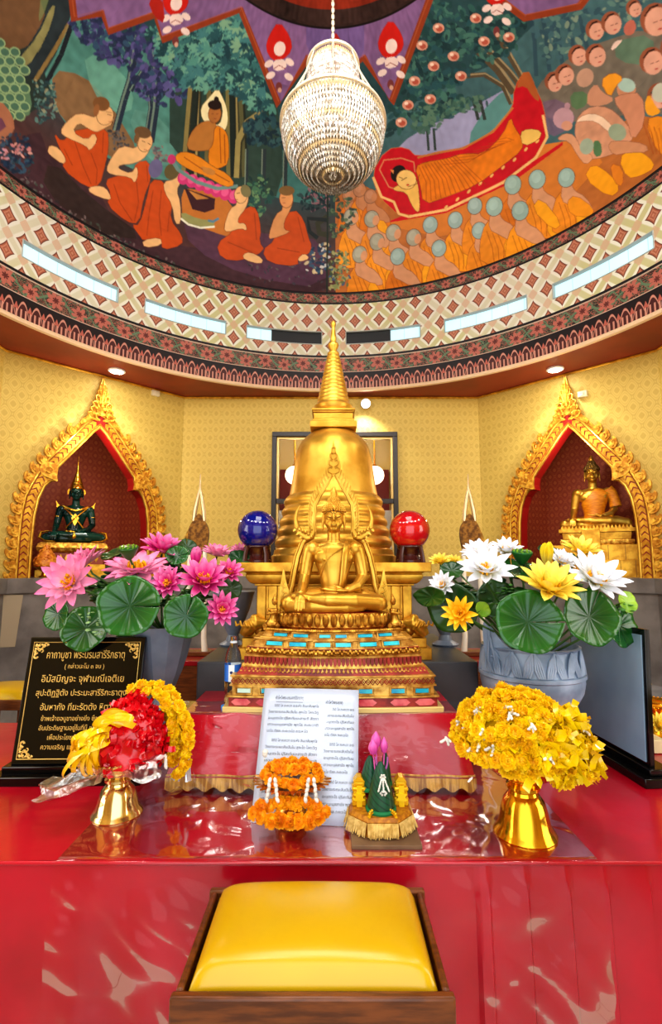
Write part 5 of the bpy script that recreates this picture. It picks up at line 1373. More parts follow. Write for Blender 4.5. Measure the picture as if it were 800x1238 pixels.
# ------------------------------------------------------------------ red-clothed offering table
TZ = .50
def cloth_mat(name, ca, cb, rough=.3, coat=.6):
    g = Mat(name, ca, rough, Coat_Weight=coat, Coat_Roughness=.12, Specular_IOR_Level=.5)
    g.set('Base Color', g.mix(g.noise(2.4, 4).step(.3, .7), ca, cb)); g.bump(g.noise(5, 3, dist=.6), .18, .02); return g
M_cloth = cloth_mat('red satin cloth', c(196, 6, 44), c(166, 2, 32))
M_cloth2 = cloth_mat('deep red cloth', c(170, 10, 28), c(128, 6, 20))
M_fringe = Mat('gold fringe', rough=.5); M_fringe.vary(c(214, 172, 84), c(150, 104, 40), 60, 3, stretch=(1, 1, .08))
def clear_mat(name, op=.10, rough=.05, bs=.6, bscale=7, tint=(1, .95, .96, 1), ior=1.3, kf=1.):
    m = bpy.data.materials.new(name); m.use_nodes = True; nt = m.node_tree; nt.nodes.clear()
    o = nt.nodes.new('ShaderNodeOutputMaterial'); mx = nt.nodes.new('ShaderNodeMixShader'); tr = nt.nodes.new('ShaderNodeBsdfTransparent'); gl = nt.nodes.new('ShaderNodeBsdfGlossy')
    gl.inputs['Roughness'].default_value = rough; tr.inputs[0].default_value = tint
    fr = nt.nodes.new('ShaderNodeFresnel'); fr.inputs[0].default_value = ior
    ad = nt.nodes.new('ShaderNodeMath'); ad.operation = 'ADD'; ad.inputs[1].default_value = op
    nz = nt.nodes.new('ShaderNodeTexNoise'); nz.inputs['Scale'].default_value = bscale; nz.inputs['Detail'].default_value = 2; nz.inputs['Distortion'].default_value = .8
    tc = nt.nodes.new('ShaderNodeTexCoord'); nt.links.new(tc.outputs['Object'], nz.inputs['Vector'])
    bp = nt.nodes.new('ShaderNodeBump'); bp.inputs['Strength'].default_value = bs; bp.inputs['Distance'].default_value = .03
    nt.links.new(nz.outputs[0], bp.inputs['Height']); nt.links.new(bp.outputs[0], gl.inputs['Normal']); nt.links.new(bp.outputs[0], fr.inputs['Normal'])
    sc_ = nt.nodes.new('ShaderNodeMath'); sc_.operation = 'MULTIPLY'; sc_.inputs[1].default_value = kf; nt.links.new(fr.outputs[0], sc_.inputs[0]); nt.links.new(sc_.outputs[0], ad.inputs[0]); nt.links.new(ad.outputs[0], mx.inputs[0]); nt.links.new(tr.outputs[0], mx.inputs[1]); nt.links.new(gl.outputs[0], mx.inputs[2]); nt.links.new(mx.outputs[0], o.inputs[0])
    return m
M_plastic = clear_mat('clear plastic sheet', .0, .07, .35, 4, (1, .97, .97, 1), 1.38, .5)
TX, TY0, TY1, TYM, TXM = 1.95, 1.565, 2.86, 2.345, .70
t = thing('offering_table', 'long low table under the red cloth, nearest the viewer', 'table', (0, (TY0 + TY1) / 2, FLOOR))
_c = (TY0 + TY1) / 2
mb = MB(); mb.box(0, (TY0 + TYM) / 2 - _c, TZ - FLOOR - .022, 2 * TX - .06, TYM - TY0 - .04, .03)
for sx in (-1, 1): mb.box(sx * (TX + TXM) / 2, (TYM + TY1) / 2 - _c, TZ - FLOOR - .022, TX - TXM - .06, TY1 - TYM, .03)
mb.build('table_top', M_wood, t, bevel=.004)
for sx in (-1, 1):
    for sy in (-1, 1):
        mb = MB(); mb.box(sx * (TX - .12), sy * ((TY1 - TY0) / 2 - .12), (TZ - FLOOR - .04) / 2, .06, .06, TZ - FLOOR - .04); mb.build('leg', M_wood, t, bevel=.004)
# the cloth: top, and a skirt that hangs in flat pleats on the right and loose waves on the left
mb = MB()
def skirt(s, q):
    x = -TX + 2 * TX * s; z = TZ - (TZ - .045) * q
    y = TY0 - .010 - .025 * q
    if x > .42:
        f = (x / .115) % 1.0; y -= (.018 * f - .004) * min(1, q * 4)
    else: y -= (.012 * math.sin(x * 9 + 1) + .008 * math.sin(x * 23)) * q
    return (x, y, z)
mb.grid(skirt, 420, 10)
def topz(x, y): return TZ + .001 + .0012 * math.sin(x * 10) * math.sin(y * 15)
def patch(x0, x1, y0, y1, nx, ny): mb.grid(lambda s, q: (x0 + (x1 - x0) * s, y0 + (y1 - y0) * q, topz(x0 + (x1 - x0) * s, y0 + (y1 - y0) * q)), nx, ny)
patch(-TX, TX, TY0 - .010, TYM, 60, 20); patch(-TX, -TXM, TYM, TY1, 20, 12); patch(TXM, TX, TYM, TY1, 20, 12)
for sx in (-1, 1): mb.grid(lambda s, q: (sx * (TX + .012 + .02 * q + .012 * math.sin(s * 30) * q), TY0 - .01 + (TY1 - TY0) * s, TZ - (TZ - .045) * q), 60, 6)
mb.tube([(-TX, TY0 - .012, TZ - .004), (TX, TY0 - .012, TZ - .004)], .006, 8)
cl = mb.build('tablecloth', M_cloth, None, smooth=50, fix=True)
tag(cl, 'large red satin cloth covering the front offering table, pleated at the right', 'tablecloth')
mb = MB()
for k in range(520):
    x = -TX + 2 * TX * (k + .5) / 520; y = skirt((k + .5) / 520, 1)[1] - .003
    mb.add([(x - .0035, y, .055), (x + .0035, y, .055), (x + .003, y - .004 * rnd.random(), -.012), (x - .003, y - .004 * rnd.random(), -.012)], [(0, 1, 2, 3)])
mb.build('fringe', M_fringe, cl, smooth=0)
# clear plastic laid over the cloth and folded down the front
mb = MB()
def wr(x, y): return .006 * mnoise.noise(Vector((x * 3, y * 3, 0))) + .0035 * mnoise.noise(Vector((x * 9 + 4, y * 4, 2)))
X0, X1 = -.80, .78
def sheet(s, q):
    x = X0 + (X1 - X0) * s; L = (TYM - .01 - TY0) ; d = q * (L + .40)
    if d < L:
        return (x, TYM - .01 - d, TZ + .004 + abs(wr(x, TY1 - d)) * .35)
    e = d - L
    return (x, TY0 - .024 - .05 * e - .012 * abs(math.sin(x * 5.5)) * e / .4 - .030 * abs(mnoise.noise(Vector((x * 4 + e * 3, e * 5 - x * 3, 1)))) * min(1, e * 8) - .02 * abs(mnoise.noise(Vector((x * 9 - e * 8, e * 6, 5)))) * min(1, e * 8), TZ + .004 - e)
mb.grid(sheet, 90, 120)
ps = mb.build('plastic_sheet', M_plastic, None, smooth=180); tag(ps, 'clear plastic sheet laid over the red cloth and hanging down its front', 'plastic sheet')

# ------------------------------------------------------------------ upper tier with its own cloth and plastic
ti = thing('altar_tier', 'raised box under a red cloth with gold fringe, carrying the central pedestal', 'box', (-.04, 2.02, TZ))
mb = MB(); mb.box(0, .175, .135, 1.00, .33, .27); mb.build('box', M_wood, ti, bevel=.003)
mb = MB()
HW = .535
def tsk(s, q):
    x = -HW + 2 * HW * s; fl = .035 * q
    return (x * (1 + .10 * q), -.004 - fl - .006 * math.sin(x * 17) * q - .004 * math.sin(x * 41) * q, .289 - .24 * q)
mb.grid(tsk, 120, 10)
mb.grid(lambda s, q: (-HW + 2 * HW * s, -.004 + .344 * q, .2893), 30, 8)
for sx in (-1, 1): mb.grid(lambda s, q: (sx * (HW + .05 * q), -.004 - .035 * q + (.344) * s, .289 - .24 * q), 12, 8)
tc = mb.build('tier_cloth', M_cloth, ti, smooth=50, fix=True)
mb = MB()
for k in range(300):
    s = (k + .5) / 300; x, y, z = tsk(s, 1)
    h = .040 + .008 * math.sin(k * .37)
    mb.add([(x - .0024, y - .002, z + .012), (x + .0024, y - .002, z + .012), (x + .002 + .004 * (rnd.random() - .5), y - .006, z + .012 - h), (x - .002, y - .006, z + .012 - h)], [(0, 1, 2, 3)])
mb.tube([tsk(k / 60, .96)[:2] + (tsk(0, .96)[2] + .01,) for k in range(61)], .004, 6)
mb.build('fringe', M_fringe, ti, smooth=0)
mb = MB()
def tsheet(s, q):
    x = -.60 + 1.22 * s
    d = q * .48
    if d < .16: return (x * (1 + .0 * q), .155 - d, .2925 + .001 * math.sin(x * 30))
    e = (d - .16)
    w = .040 * abs(mnoise.noise(Vector((x * 3.4 + e * 3, e * 7 - x * 2, 3)))) + .020 * abs(mnoise.noise(Vector((x * 8 + e * 6, e * 18 - x * 5, 7))))
    return (x * (1 + .08 * e), -.012 - .20 * e * (1 + .3 * math.sin(x * 4)) + min(.0, -abs(w)), .291 - e * .9)
mb.grid(tsheet, 110, 60); mb.build('plastic_cover', clear_mat('crumpled plastic', .0, .025, .5, 5, (1, .98, .98, 1), 1.45, .6), ti, smooth=180)

# ------------------------------------------------------------------ padded wooden stool in front
SX0, SX1, SYb, SYf, SH = -.318, .242, 1.475, 1.135, .472
cxs, cys = (SX0 + SX1) / 2, (SYb + SYf) / 2
M_vinyl = Mat('yellow vinyl', rough=.3, Coat_Weight=.3, Coat_Roughness=.2); M_vinyl.vary(c(214, 176, 10), c(202, 158, 6), 1.5)
def stool(cx, cy, w, d, h, label, grp=None, rz=0):
    st = thing('padded_stool', label, 'stool', (cx, cy, FLOOR), rz, grp); H = h - FLOOR
    def cush(s, q):
        u = 2 * s - 1; v = 2 * q - 1; x = (w / 2 - .016) * u; y = (d / 2 - .016) * v
        e = max(0, 1 - abs(u) ** 9) * max(0, 1 - abs(v) ** 9)
        return (x, y, H - .012 + .074 * e ** .45 * (.75 + .25 * math.cos(u * 1.4) * math.cos(v * 1.4)))
    mb = MB(); mb.grid(cush, 36, 28); mb.build('cushion', M_vinyl, st, smooth=180)
    fr = MB()
    for sy in (-1, 1):
        fr = MB(); fr.box(0, sy * (d / 2), H - .03, w + .03, .022, .062); fr.build('rail', M_wood, st, bevel=.006)
    for sx in (-1, 1):
        fr = MB(); fr.box(sx * (w / 2), 0, H - .03, .016, d - .022, .062); fr.build('rail', M_wood, st, bevel=.006)
    fr = MB(); fr.box(0, 0, H - .045, w - .02, d - .02, .03); fr.build('seat_board', M_wood, st)
    for sx in (-1, 1):
        for sy in (-1, 1):
            fr = MB(); fr.box(sx * (w / 2 - .03), sy * (d / 2 - .03), (H - .06) / 2, .042, .042, H - .06); fr.build('leg', M_wood, st, bevel=.005)
    for sy in (-1, 1):
        fr = MB(); fr.box(0, sy * (d / 2 - .03), .12, w - .102, .022, .035); fr.build('stretcher', M_wood, st, bevel=.004)
stool(cxs, cys, SX1 - SX0, SYb - SYf, SH, 'brown wooden stool with a shiny yellow padded seat in front of the red table')
stool(-2.10, 3.36, .42, .36, .54, 'brown wooden stool with yellow padded seat half hidden behind the black plaque')

# ------------------------------------------------------------------ black dedication plaque, gold Thai lettering
def plaque(name, label, loc, rz, W, Hh, tilt, front_mat, lettered):
    t = thing(name, label, 'plaque', loc, rz)
    mb = MB(); mb.box(0, .015, .018, W + .10, .17, .036); b_ = mb.build('base', M_black, t, bevel=.004)
    mb = MB(); mb.box(0, .02, .048, W + .05, .10, .025); mb.build('plinth', M_black, t, bevel=.004)
    M = Matrix.Translation((0, .0, .06)) @ Matrix.Rotation(-tilt, 4, 'X')
    mb = MB(); mb.box(0, 0, Hh / 2, W, .022, Hh, M); mb.build('panel', M_black, t, bevel=.003)
    return t, M
SGX, SGY = -1.035, 2.12
pl_, PM = plaque('dedication_plaque', 'black granite plaque with gold Thai lettering on a black base at the left', (SGX - .012, SGY, TZ), .02, .49, .50, .17, None, True)
M_gl = Mat('gold lettering', c(232, 196, 108), .35, .3)
lines = [("คาถาบูชา พระบรมสารีริกธาตุ", .052, .425), ("( กล่าวนะโม ๓ จบ )", .026, .378), ("อิมัสมิญจะ จุฬามณีเจติเย", .040, .328), ("สุปะติฏฐิตัง ปะระมะสารีริกะธาตุง", .040, .272), ("อัมหากัง ทีฆะรัตตัง หิตายะ", .036, .216), ("ข้าพเจ้าขอบูชาอย่างยิ่ง ซึ่งพระธาตุ", .026, .172), ("อันประดิษฐานอยู่ในที่นี้ ขอจงเป็นไป", .026, .136), ("เพื่อประโยชน์ เพื่อความสุข", .026, .100), ("ความเจริญ แก่ข้าพเจ้าทั้งหลาย", .026, .064)]
mb = MB()
for body, size, z in lines:
    vs, fs = text_mesh(body, size)
    wd = max(v[0] for v in vs) - min(v[0] for v in vs); k = min(1, .42 / wd) if wd > .42 else 1
    if body.startswith('คาถา'): k = .375 / wd
    if body.startswith('สุปะ'): k = .425 / wd
    mb.add(vs, fs, None, PM @ Matrix.Translation((0, -.0122, z)) @ Matrix.Rotation(PI / 2, 4, 'X') @ Matrix.Diagonal((k * .88, max(k, .85) * 1.0, 1, 1)))
mb.build('lettering', M_gl, pl_, smooth=0)
mb = MB()
fx, z0, z1 = .226, .02, .478
path = [(-fx, z0), (fx, z0), (fx, z1), (-fx, z1), (-fx, z0)]
mb.tube([PM @ Vector((x, -.012, z)) for x, z in path], .0022, 4)
for sx, zc, sz_ in ((-1, z1, -1), (1, z1, -1), (-1, z0, 1), (1, z0, 1)):
    def P2(a, b): return PM @ Vector((sx * (fx - a), -.0125, zc + sz_ * b))
    for (a, b, r, t0, t1) in ((.028, .016, .013, 0, 5.2), (.016, .036, .011, 1, 6.2), (.052, .012, .010, 2, 7), (.014, .058, .009, 0, 5), (.036, .036, .010, 3, 8)):
        mb.tube([P2(a + r * math.cos(w_) * (1 - w_ * .06), b + r * math.sin(w_) * (1 - w_ * .06)) for w_ in np.linspace(t0, t1, 12)], np.linspace(.0042, .0015, 12), 5)
    for k in range(5): mb.ell(P2(.012 + .012 * k, .010 + .004 * (k % 2)), (.005, .002, .005), 6, 4); mb.ell(P2(.010, .014 + .012 * k), (.005, .002, .005), 6, 4)
mb.build('border_ornament', M_gl, pl_)
# the second plaque at the right, seen obliquely: black, its sky reflection painted as a grey-blue face
M_skyrefl = Mat('painted sky reflection', rough=.3); M_skyrefl.vary(c(130, 160, 186), c(152, 180, 202), 2.5, 3)
p2, PM2 = plaque('blank_plaque', 'tall black plaque with a painted grey sky reflection standing at the right behind the yellow heap', (1.262, 2.36, TZ), -1.50, .56, .54, .03, None, False)
mb = MB(); mb.box(0, -.013, .265, .525, .006, .50, PM2); mb.build('reflection_face', M_skyrefl, p2)

# ------------------------------------------------------------------ laminated prayer sheet leaning on the tier
LA, LB, LC, LD = atz(301, 977, TZ + .004), atz(432, 987, TZ + .004), None, None
LA = Vector((-.268, 1.765, TZ + .006)); LB = Vector((.088, 1.735, TZ + .006))
ux = (LB - LA).normalized(); topL = at(316, 832, 1.955); vy = (topL - LA); vy = (vy - ux * vy.dot(ux)); PHt = vy.length; vy.normalize(); PW = (LB - LA).length; nn = ux.cross(vy)
Mpap = Matrix(((ux.x, vy.x, nn.x, LA.x), (ux.y, vy.y, nn.y, LA.y), (ux.z, vy.z, nn.z, LA.z), (0, 0, 0, 1)))
ps = thing('prayer_sheet', 'laminated white prayer sheet with two columns of Thai text leaning on the tier', 'sheet of paper', (0, 0, 0))
mb = MB(); mb.grid(lambda s, q: (PW * s, PHt * q + .0, .008 * math.sin(PI * s) * q), 12, 8, M=Mpap)
mb.build('paper', Mat('bluish paper', c(206, 216, 236), .3, Coat_Weight=.6, Coat_Roughness=.05), ps, solid=.0012)
M_ink = Mat('ink', c(52, 54, 66), .6)
mb = MB()
para = ["อิติปิ โส ภะคะวา อะระหัง สัมมาสัมพุทโธ", "วิชชาจะระณะสัมปันโน สุคะโต โลกะวิทู", "อะนุตตะโร ปุริสะทัมมะสาระถิ สัตถา", "เทวะมะนุสสานัง พุทโธ ภะคะวาติ", "นะโม ตัสสะ ภะคะวะโต อะระหะโต"]
def tl(body, size, x, y, w=None, al='LEFT'):
    vs, fs = text_mesh(body, size, al, 0)
    ww = max(v[0] for v in vs) - min(v[0] for v in vs); k = (w / ww) if w else 1
    q = y / PHt
    mb.add(vs, fs, None, Mpap @ Matrix.Translation((x, y, .0022 + .008 * math.sin(PI * min(max((x + (w or 0) / 2) / PW, 0), 1)) * q)) @ Matrix.Diagonal((k, 1, 1, 1)))
tl("คำไหว้พระบรมสารีริกธาตุ", .016, PW * .13, PHt * .92, .105)
tl("คำไหว้พระธาตุ", .016, PW * .66, PHt * .89, .062)
mb.box(PW * .28, PHt * .885, .008, .10, .0012, .0004, Mpap)
for col, (x0, w_, y0) in enumerate(((.025, .185, .855), (.235, .105, .835))):
    y = y0
    for pg in range(3):
        for k, b in enumerate(para):
            ind = .02 if k == 0 else 0; ww = (w_ - ind) * (.8 if k == 4 else 1)
            tl(b if col == 0 else b[:20], .0125, x0 + ind, PHt * y, ww); y -= .050
        y -= .022
mb.build('text', M_ink, ps, smooth=0)
mb = MB(); mb.grid(lambda s, q: (-.008 + (PW + .016) * s, -.006 + (PHt + .014) * q, .004 + .008 * math.sin(PI * s) * q), 12, 8, M=Mpap); mb.build('lamination', clear_mat('lamination film', .0, .06, .12, 4, (1, 1, 1, 1), 1.3, .5), ps)

# ------------------------------------------------------------------ water bottle and the loose cap
bp_ = at(286, 842, 2.155)
t = thing('water_bottle', 'clear plastic water bottle with a blue label beside the pedestal', 'bottle', (bp_.x - .012, 2.125, .7905))
mg = Mat('clear bottle', (1, 1, 1, 1), .04, 0, Transmission_Weight=1.0, IOR=1.25)
mb = MB(); mb.lathe([(.026, 0), (.033, .006), (.033, .035), (.030, .045), (.033, .055), (.033, .085), (.034, .09), (.034, .175), (.033, .19), (.028, .215), (.016, .24), (.013, .25), (.013, .272), (.0125, .275)], 28, cap=True); mb.build('body', mg, t)
mb = MB(); mb.lathe([(.0348, .098), (.0348, .165)], 28, cap=False)
ml = Mat('bottle label', rough=.3); _x, _y, _z = ml.pos(); ml.set('Base Color', ml.mix((_x.abs()).lt(.012), c(40, 110, 200), c(220, 232, 240))); lb = mb.build('label', ml, t)
mb = MB(); mb.ell((0, -.035, .135), (.006, .0015, .006)); mb.build('label_emblem', Mat('label navy', c(20, 40, 110), .4), lb)
mb = MB(); mb.lathe([(.015, .25), (.0155, .253), (.015, .256)], 20, cap=False); mb.build('neck_ring', Mat('clear ring', c(220, 230, 240), .2), t)
cp = at(272, 850, 2.06)
mb = MB(); mb.lathe([(.0145, 0), (.0150, .002), (.0150, .014), (.013, .017), (0, .017)], 24, wob=lambda a, z: 1 + (.03 * math.sin(a * 24) if .001 < z < .015 else 0))
o = mb.build('bottle_cap', Mat('blue cap', c(30, 130, 210), .35), None, loc=(cp.x, 2.055, .791)); tag(o, 'loose blue bottle cap lying on the tier beside the water bottle', 'bottle cap')
# ------------------------------------------------------------------ gilded pedestal trays (phan)
def petal_wob(n, amp): return lambda a, z: 1 + amp * abs(math.sin(a * n / 2))
def phan(x, y, S, label, mat, name='pedestal_tray', group=None, teeth=False, z=TZ + .002, vz=1.):
    t = thing(name, label, 'offering tray', (x, y, z), 0, group); t.scale = (1, 1, vz)
    m = MB(); m.lathe([(.105 * S, 0), (.108 * S, .006 * S), (.100 * S, .016 * S), (.088 * S, .03 * S), (.080 * S, .06 * S), (.070 * S, .09 * S), (.052 * S, .108 * S)], 48, wob=lambda a, zz_: 1 + .018 * abs(math.sin(a * 6)), cap=True); m.build('foot', mat, t)
    m = MB(); m.lathe([(.052 * S, .106 * S), (.048 * S, .116 * S), (.058 * S, .122 * S), (.058 * S, .130 * S), (.046 * S, .136 * S), (.060 * S, .146 * S), (.06 * S, .15 * S)], 40); m.build('collar', mat, t)
    m = MB(); m.lathe([(.05 * S, .148 * S), (.10 * S, .160 * S), (.13 * S, .180 * S), (.150 * S, .205 * S), (.158 * S, .212 * S), (.153 * S, .214 * S), (.125 * S, .190 * S), (.06 * S, .170 * S), (0, .168 * S)], 56, wob=lambda a, zz_: 1 + (.025 * abs(math.sin(a * 8)) if zz_ > .19 * S else 0)); b = m.build('bowl', mat, t)
    if teeth:
        m = MB()
        for k in range(34):
            a = 2 * PI * k / 34; R_ = Matrix.Rotation(a, 4, 'Z')
            m.prism([(.150 * S, -.016 * S), (.190 * S, .0), (.150 * S, .016 * S)], -.003, .003, R_ @ Matrix.Translation((0, 0, .212 * S)) @ Matrix.Rotation(-PI / 2, 4, 'X') @ Matrix.Rotation(.0, 4, 'Y'))
        m.build('serrated_rim', mat, b, fix=True)
    else:
        m = MB()
        for k in range(44): a = 2 * PI * k / 44; m.ell((.158 * S * math.cos(a), .158 * S * math.sin(a), .213 * S), .0052 * S, 6, 4)
        m.build('beaded_rim', mat, b)
    return t
M_phg = Mat('gilded tray', c(236, 176, 44), .14, .95); M_phs = Mat('pale gold tray', c(236, 206, 140), .12, .95); M_rose = Mat('rose gold tray', c(206, 150, 84), .2, .9)
# marigold heads
def marigold(m, cen, r, nrm, R):
    Q = rot_to(nrm); cen = Vector(cen)
    m.ell(cen, r * .62, 8, 6)
    for ring, (ph, k) in enumerate(((.18, 4), (.62, 9), (1.05, 12), (1.45, 13))):
        for i in range(k):
            a = 2 * PI * (i + .5 * (ring % 2)) / k + R.uniform(-.15, .15); p_ = ph + R.uniform(-.12, .12)
            d = Q @ Vector((math.sin(p_) * math.cos(a), math.sin(p_) * math.sin(a), math.cos(p_))); t_ = (Q @ Vector((-math.sin(a), math.cos(a), 0))) * r * .24
            n_ = d.cross(t_).normalized() * r * .10; L = r * R.uniform(.92, 1.12)
            b0 = cen + d * r * .35
            m.add([b0, b0 + d * (L - r * .35) * .75 + t_ + n_, cen + d * L + n_ * 2, b0 + d * (L - r * .35) * .75 - t_ + n_], [(0, 1, 2, 3)])
M_mari = Mat('yellow marigold', rough=.6); M_mari.vary(c(253, 220, 14), c(244, 192, 4), 30, 3)
M_mario = Mat('orange marigold', rough=.6); M_mario.vary(c(254, 186, 16), c(240, 146, 4), 40, 3)
M_jas = Mat('white jasmine', rough=.5); M_jas.vary(c(240, 236, 226), c(206, 206, 200), 30)
def tassel(m, p, d, L, n=5, r=.008):
    d = Vector(d).normalized()
    for k in range(n): m.ell(Vector(p) + d * (L * k / n), (r * .8, r * .8, r * 1.3), 6, 5, R=rot_to(d + Vector((.3 * math.sin(k * 2), 0, .2))))
def garland(x, y, z, pts, r, mat, label, group, tassels=(), seed=1, step=1.25):
    """pts: closed list of (point, outward normal)"""
    R = random.Random(seed)
    t = thing('flower_garland', label, 'garland', (x, y, z), 0, group)
    m = MB(); acc = 0; P_ = [Vector(p) for p, n in pts]; N_ = [Vector(n) for p, n in pts]
    for i in range(len(P_) - 1):
        L = (P_[i + 1] - P_[i]).length
        while acc < L:
            f = acc / L; marigold(m, P_[i].lerp(P_[i + 1], f) + Vector((R.uniform(-1, 1), R.uniform(-1, 1), R.uniform(-1, 1))) * r * .18, r * R.uniform(.88, 1.12), N_[i].lerp(N_[i + 1], f) + Vector((R.uniform(-.3, .3), R.uniform(-.3, .3), R.uniform(-.2, .2))), R); acc += r * step
        acc -= L
    m.build('strand', mat, t, smooth=30)
    if tassels:
        m = MB()
        for p, d, L in tassels: tassel(m, p, d, L)
        m.build('jasmine_tassel', M_jas, t, smooth=180)
    return t
# --- right heap of yellow garlands
RX, RY = at(634, 1000, 1.70).x, 1.70
phan(RX, RY, .90, 'bright gold pedestal tray under the heap of yellow garlands', M_phg, group='gold pedestal trays', vz=1.30)
def dome_ring(rx, ry, h, th, tilt=0, n=48, cx=0, cy=0, amp=0.0):
    out = []
    for k in range(n + 1):
        a = 2 * PI * k / n; tt = th + amp * math.sin(3 * a)
        p = Vector((cx + rx * math.cos(tt) * math.cos(a), cy + ry * math.cos(tt) * math.sin(a), h * math.sin(tt) + tilt * math.cos(a)))
        out.append((p, Vector((math.cos(tt) * math.cos(a), math.cos(tt) * math.sin(a), math.sin(tt) + .1)))); 
    return out
gz = TZ + .002 + .208 * .90 * 1.30
for i, (th, nm, tas) in enumerate(((.10, 'lowest yellow garland ring hanging over the right gold tray rim', ((-.20, -.06), (-.235, .0), (-.16, -.14))), (.48, 'second yellow garland ring of the heap on the right gold tray', ((-.17, -.10), (-.13, -.13), (.20, -.03))), (.88, 'third yellow garland ring near the top of the right heap', ((-.10, -.11), (.0, -.12))), (1.26, 'small yellow garland crowning the heap on the right gold tray', ()))):
    ts = [((a, b, .03 + .23 * math.sin(th)), (-.3, -.5, -.7), .035) for a, b in tas]
    garland(RX, RY, gz, dome_ring(.206, .172, .192, th, tilt=-.034 * math.cos(th), amp=.08), .028, M_mari, nm, 'yellow marigold garlands on the right tray', [], 10 + i)
m = MB(); R = random.Random(5)
core = MB(); core.lathe([(0, .180), (.065, .172), (.12, .143), (.162, .095), (.185, .045), (.185, .0), (.11, -.02)], 28, sy=.83, wob=lambda a, z: 1 + .05 * math.sin(a * 7 + z * 40)) 
o = core.build('garland_filling', M_mari, None, loc=(RX, RY, gz + .0)); 
tag(o, 'dense mass of yellow marigold blossoms at the heart of the right heap', 'flowers', kind='stuff')
m = MB()
for k in range(330):
    a = R.uniform(0, 2 * PI); tt = math.asin(R.uniform(-.05, .98)); d = Vector((math.cos(tt) * math.cos(a), math.cos(tt) * math.sin(a), math.sin(tt)))
    marigold(m, (.196 * d.x, .165 * d.y, .187 * d.z - .034 * d.x * math.cos(tt)), .025, d, R)
q = m.build('blossom', M_mari, o, smooth=30)
tj = thing('jasmine_tassels', 'white and pinkish jasmine tassels scattered on the right yellow heap', 'flowers', (RX, RY, gz)); tj['kind'] = 'stuff'
m = MB()
for px, py in ((575, 858), (580, 850), (612, 855), (618, 862), (562, 880), (570, 905), (578, 898), (594, 905), (586, 885), (541, 893), (706, 880), (664, 915), (640, 878), (556, 873)):
    r = ray(px, py); best = None
    # meet the heap's outer shell
    ox, oy, oz = -RX, -RY, EYE - gz; A_ = (r[0] / .218) ** 2 + (r[1] / .184) ** 2 + (r[2] / .222) ** 2; B_ = 2 * (ox * r[0] / .218 ** 2 + oy * r[1] / .184 ** 2 + oz * r[2] / .222 ** 2); C_ = (ox / .218) ** 2 + (oy / .184) ** 2 + (oz / .222) ** 2 - 1
    ds = B_ * B_ - 4 * A_ * C_
    tt = (-B_ - math.sqrt(ds)) / (2 * A_) if ds > 0 else RY / r[1] * .97
    p = Vector((ox + r[0] * tt, oy + r[1] * tt, oz + r[2] * tt))
    for k in range(3): tassel(m, p + Vector((R.uniform(-.008, .008), 0, R.uniform(-.006, .006))), (R.uniform(-1, 1), -.6, R.uniform(-1, .4)), .026, 3, .006)
m.build('jasmine', M_jas, tj, smooth=180)
# ribbons
def ribbon(m, p, d0, L, w, curl, R, n=14):
    p = Vector(p); d = Vector(d0).normalized(); s = d.orthogonal().normalized(); s.rotate(Quaternion(d, R.uniform(0, 6.28)))
    vs = []; st = L / n; ax = s.copy(); ax.rotate(Quaternion(d, R.uniform(-.4, .4)))
    for i in range(n + 1):
        vs += [p - s * w / 2, p + s * w / 2]; p = p + d * st
        d.rotate(Quaternion(ax, curl * st * R.uniform(.7, 1.3))); s.rotate(Quaternion(d, R.uniform(-.12, .12))); s = (s - d * s.dot(d)).normalized()
    m.add(vs, [(2 * i, 2 * i + 1, 2 * i + 3, 2 * i + 2) for i in range(n)])
M_ribr = Mat('red satin ribbon', rough=.22, Coat_Weight=.5); M_ribr.vary(c(232, 18, 34), c(206, 6, 30), 6)
M_riby = Mat('yellow satin ribbon', rough=.22, Coat_Weight=.5); M_riby.vary(c(250, 206, 20), c(240, 180, 8), 6)
M_ribyt = Mat('sheer yellow ribbon', rough=.25, Coat_Weight=.5); M_ribyt.vary(c(246, 218, 20), c(230, 192, 8), 6)
t = thing('ribbon_bundle', 'tuft of sheer yellow ribbon tucked into the front of the right yellow heap', 'ribbon', (RX + .03, RY, gz)); R = random.Random(21); m = MB()
for k in range(150):
    a = R.uniform(-2.2, -.2); tt = R.uniform(.1, .95); d = Vector((math.cos(tt) * math.cos(a), math.cos(tt) * math.sin(a), math.sin(tt)))
    tg = d.orthogonal(); tg.rotate(Quaternion(d, R.uniform(0, 6.28)))
    ribbon(m, (.199 * d.x, .181 * d.y, .200 * d.z - .02), tg + d * .25, R.uniform(.035, .07), .026, R.uniform(8, 26), R)
m.build('ribbon_loops', M_ribyt, t, smooth=180)
# --- left bundle: red and yellow ribbons on a paler tray, a yellow garland behind
LX, LY = at(142, 970, 1.83).x, 1.83
phan(LX, LY, .78, 'pale gold pedestal tray under the red and yellow ribbon bundle', M_phs, group='gold pedestal trays', vz=1.20)
lz = TZ + .002 + .205 * .78 * 1.20 - .012
LS = .86
arc = []
for k in range(25):
    a = -.75 + 2.9 * k / 24
    arc.append((Vector((.105 + .105 * math.cos(a) * .9, .055, .085 + .150 * math.sin(a))), Vector((math.cos(a), -.7, math.sin(a)))))
garland(LX, LY, lz, arc, .026, M_mari, 'yellow marigold garland arching behind the red ribbons on the left tray', None, [((.17, -.03, .02), (.2, -.4, -.6), .04), ((.145, -.05, .0), (.1, -.4, -.6), .04), ((.12, -.06, .0), (0, -.4, -.6), .04)], 31)
arc2 = [(p + Vector((-.02, -.035, -.01)), n) for p, n in arc[2:22]]
garland(LX, LY, lz, arc2, .024, M_mari, 'inner yellow garland pressed against the red ribbons on the left tray', None, [], 32)
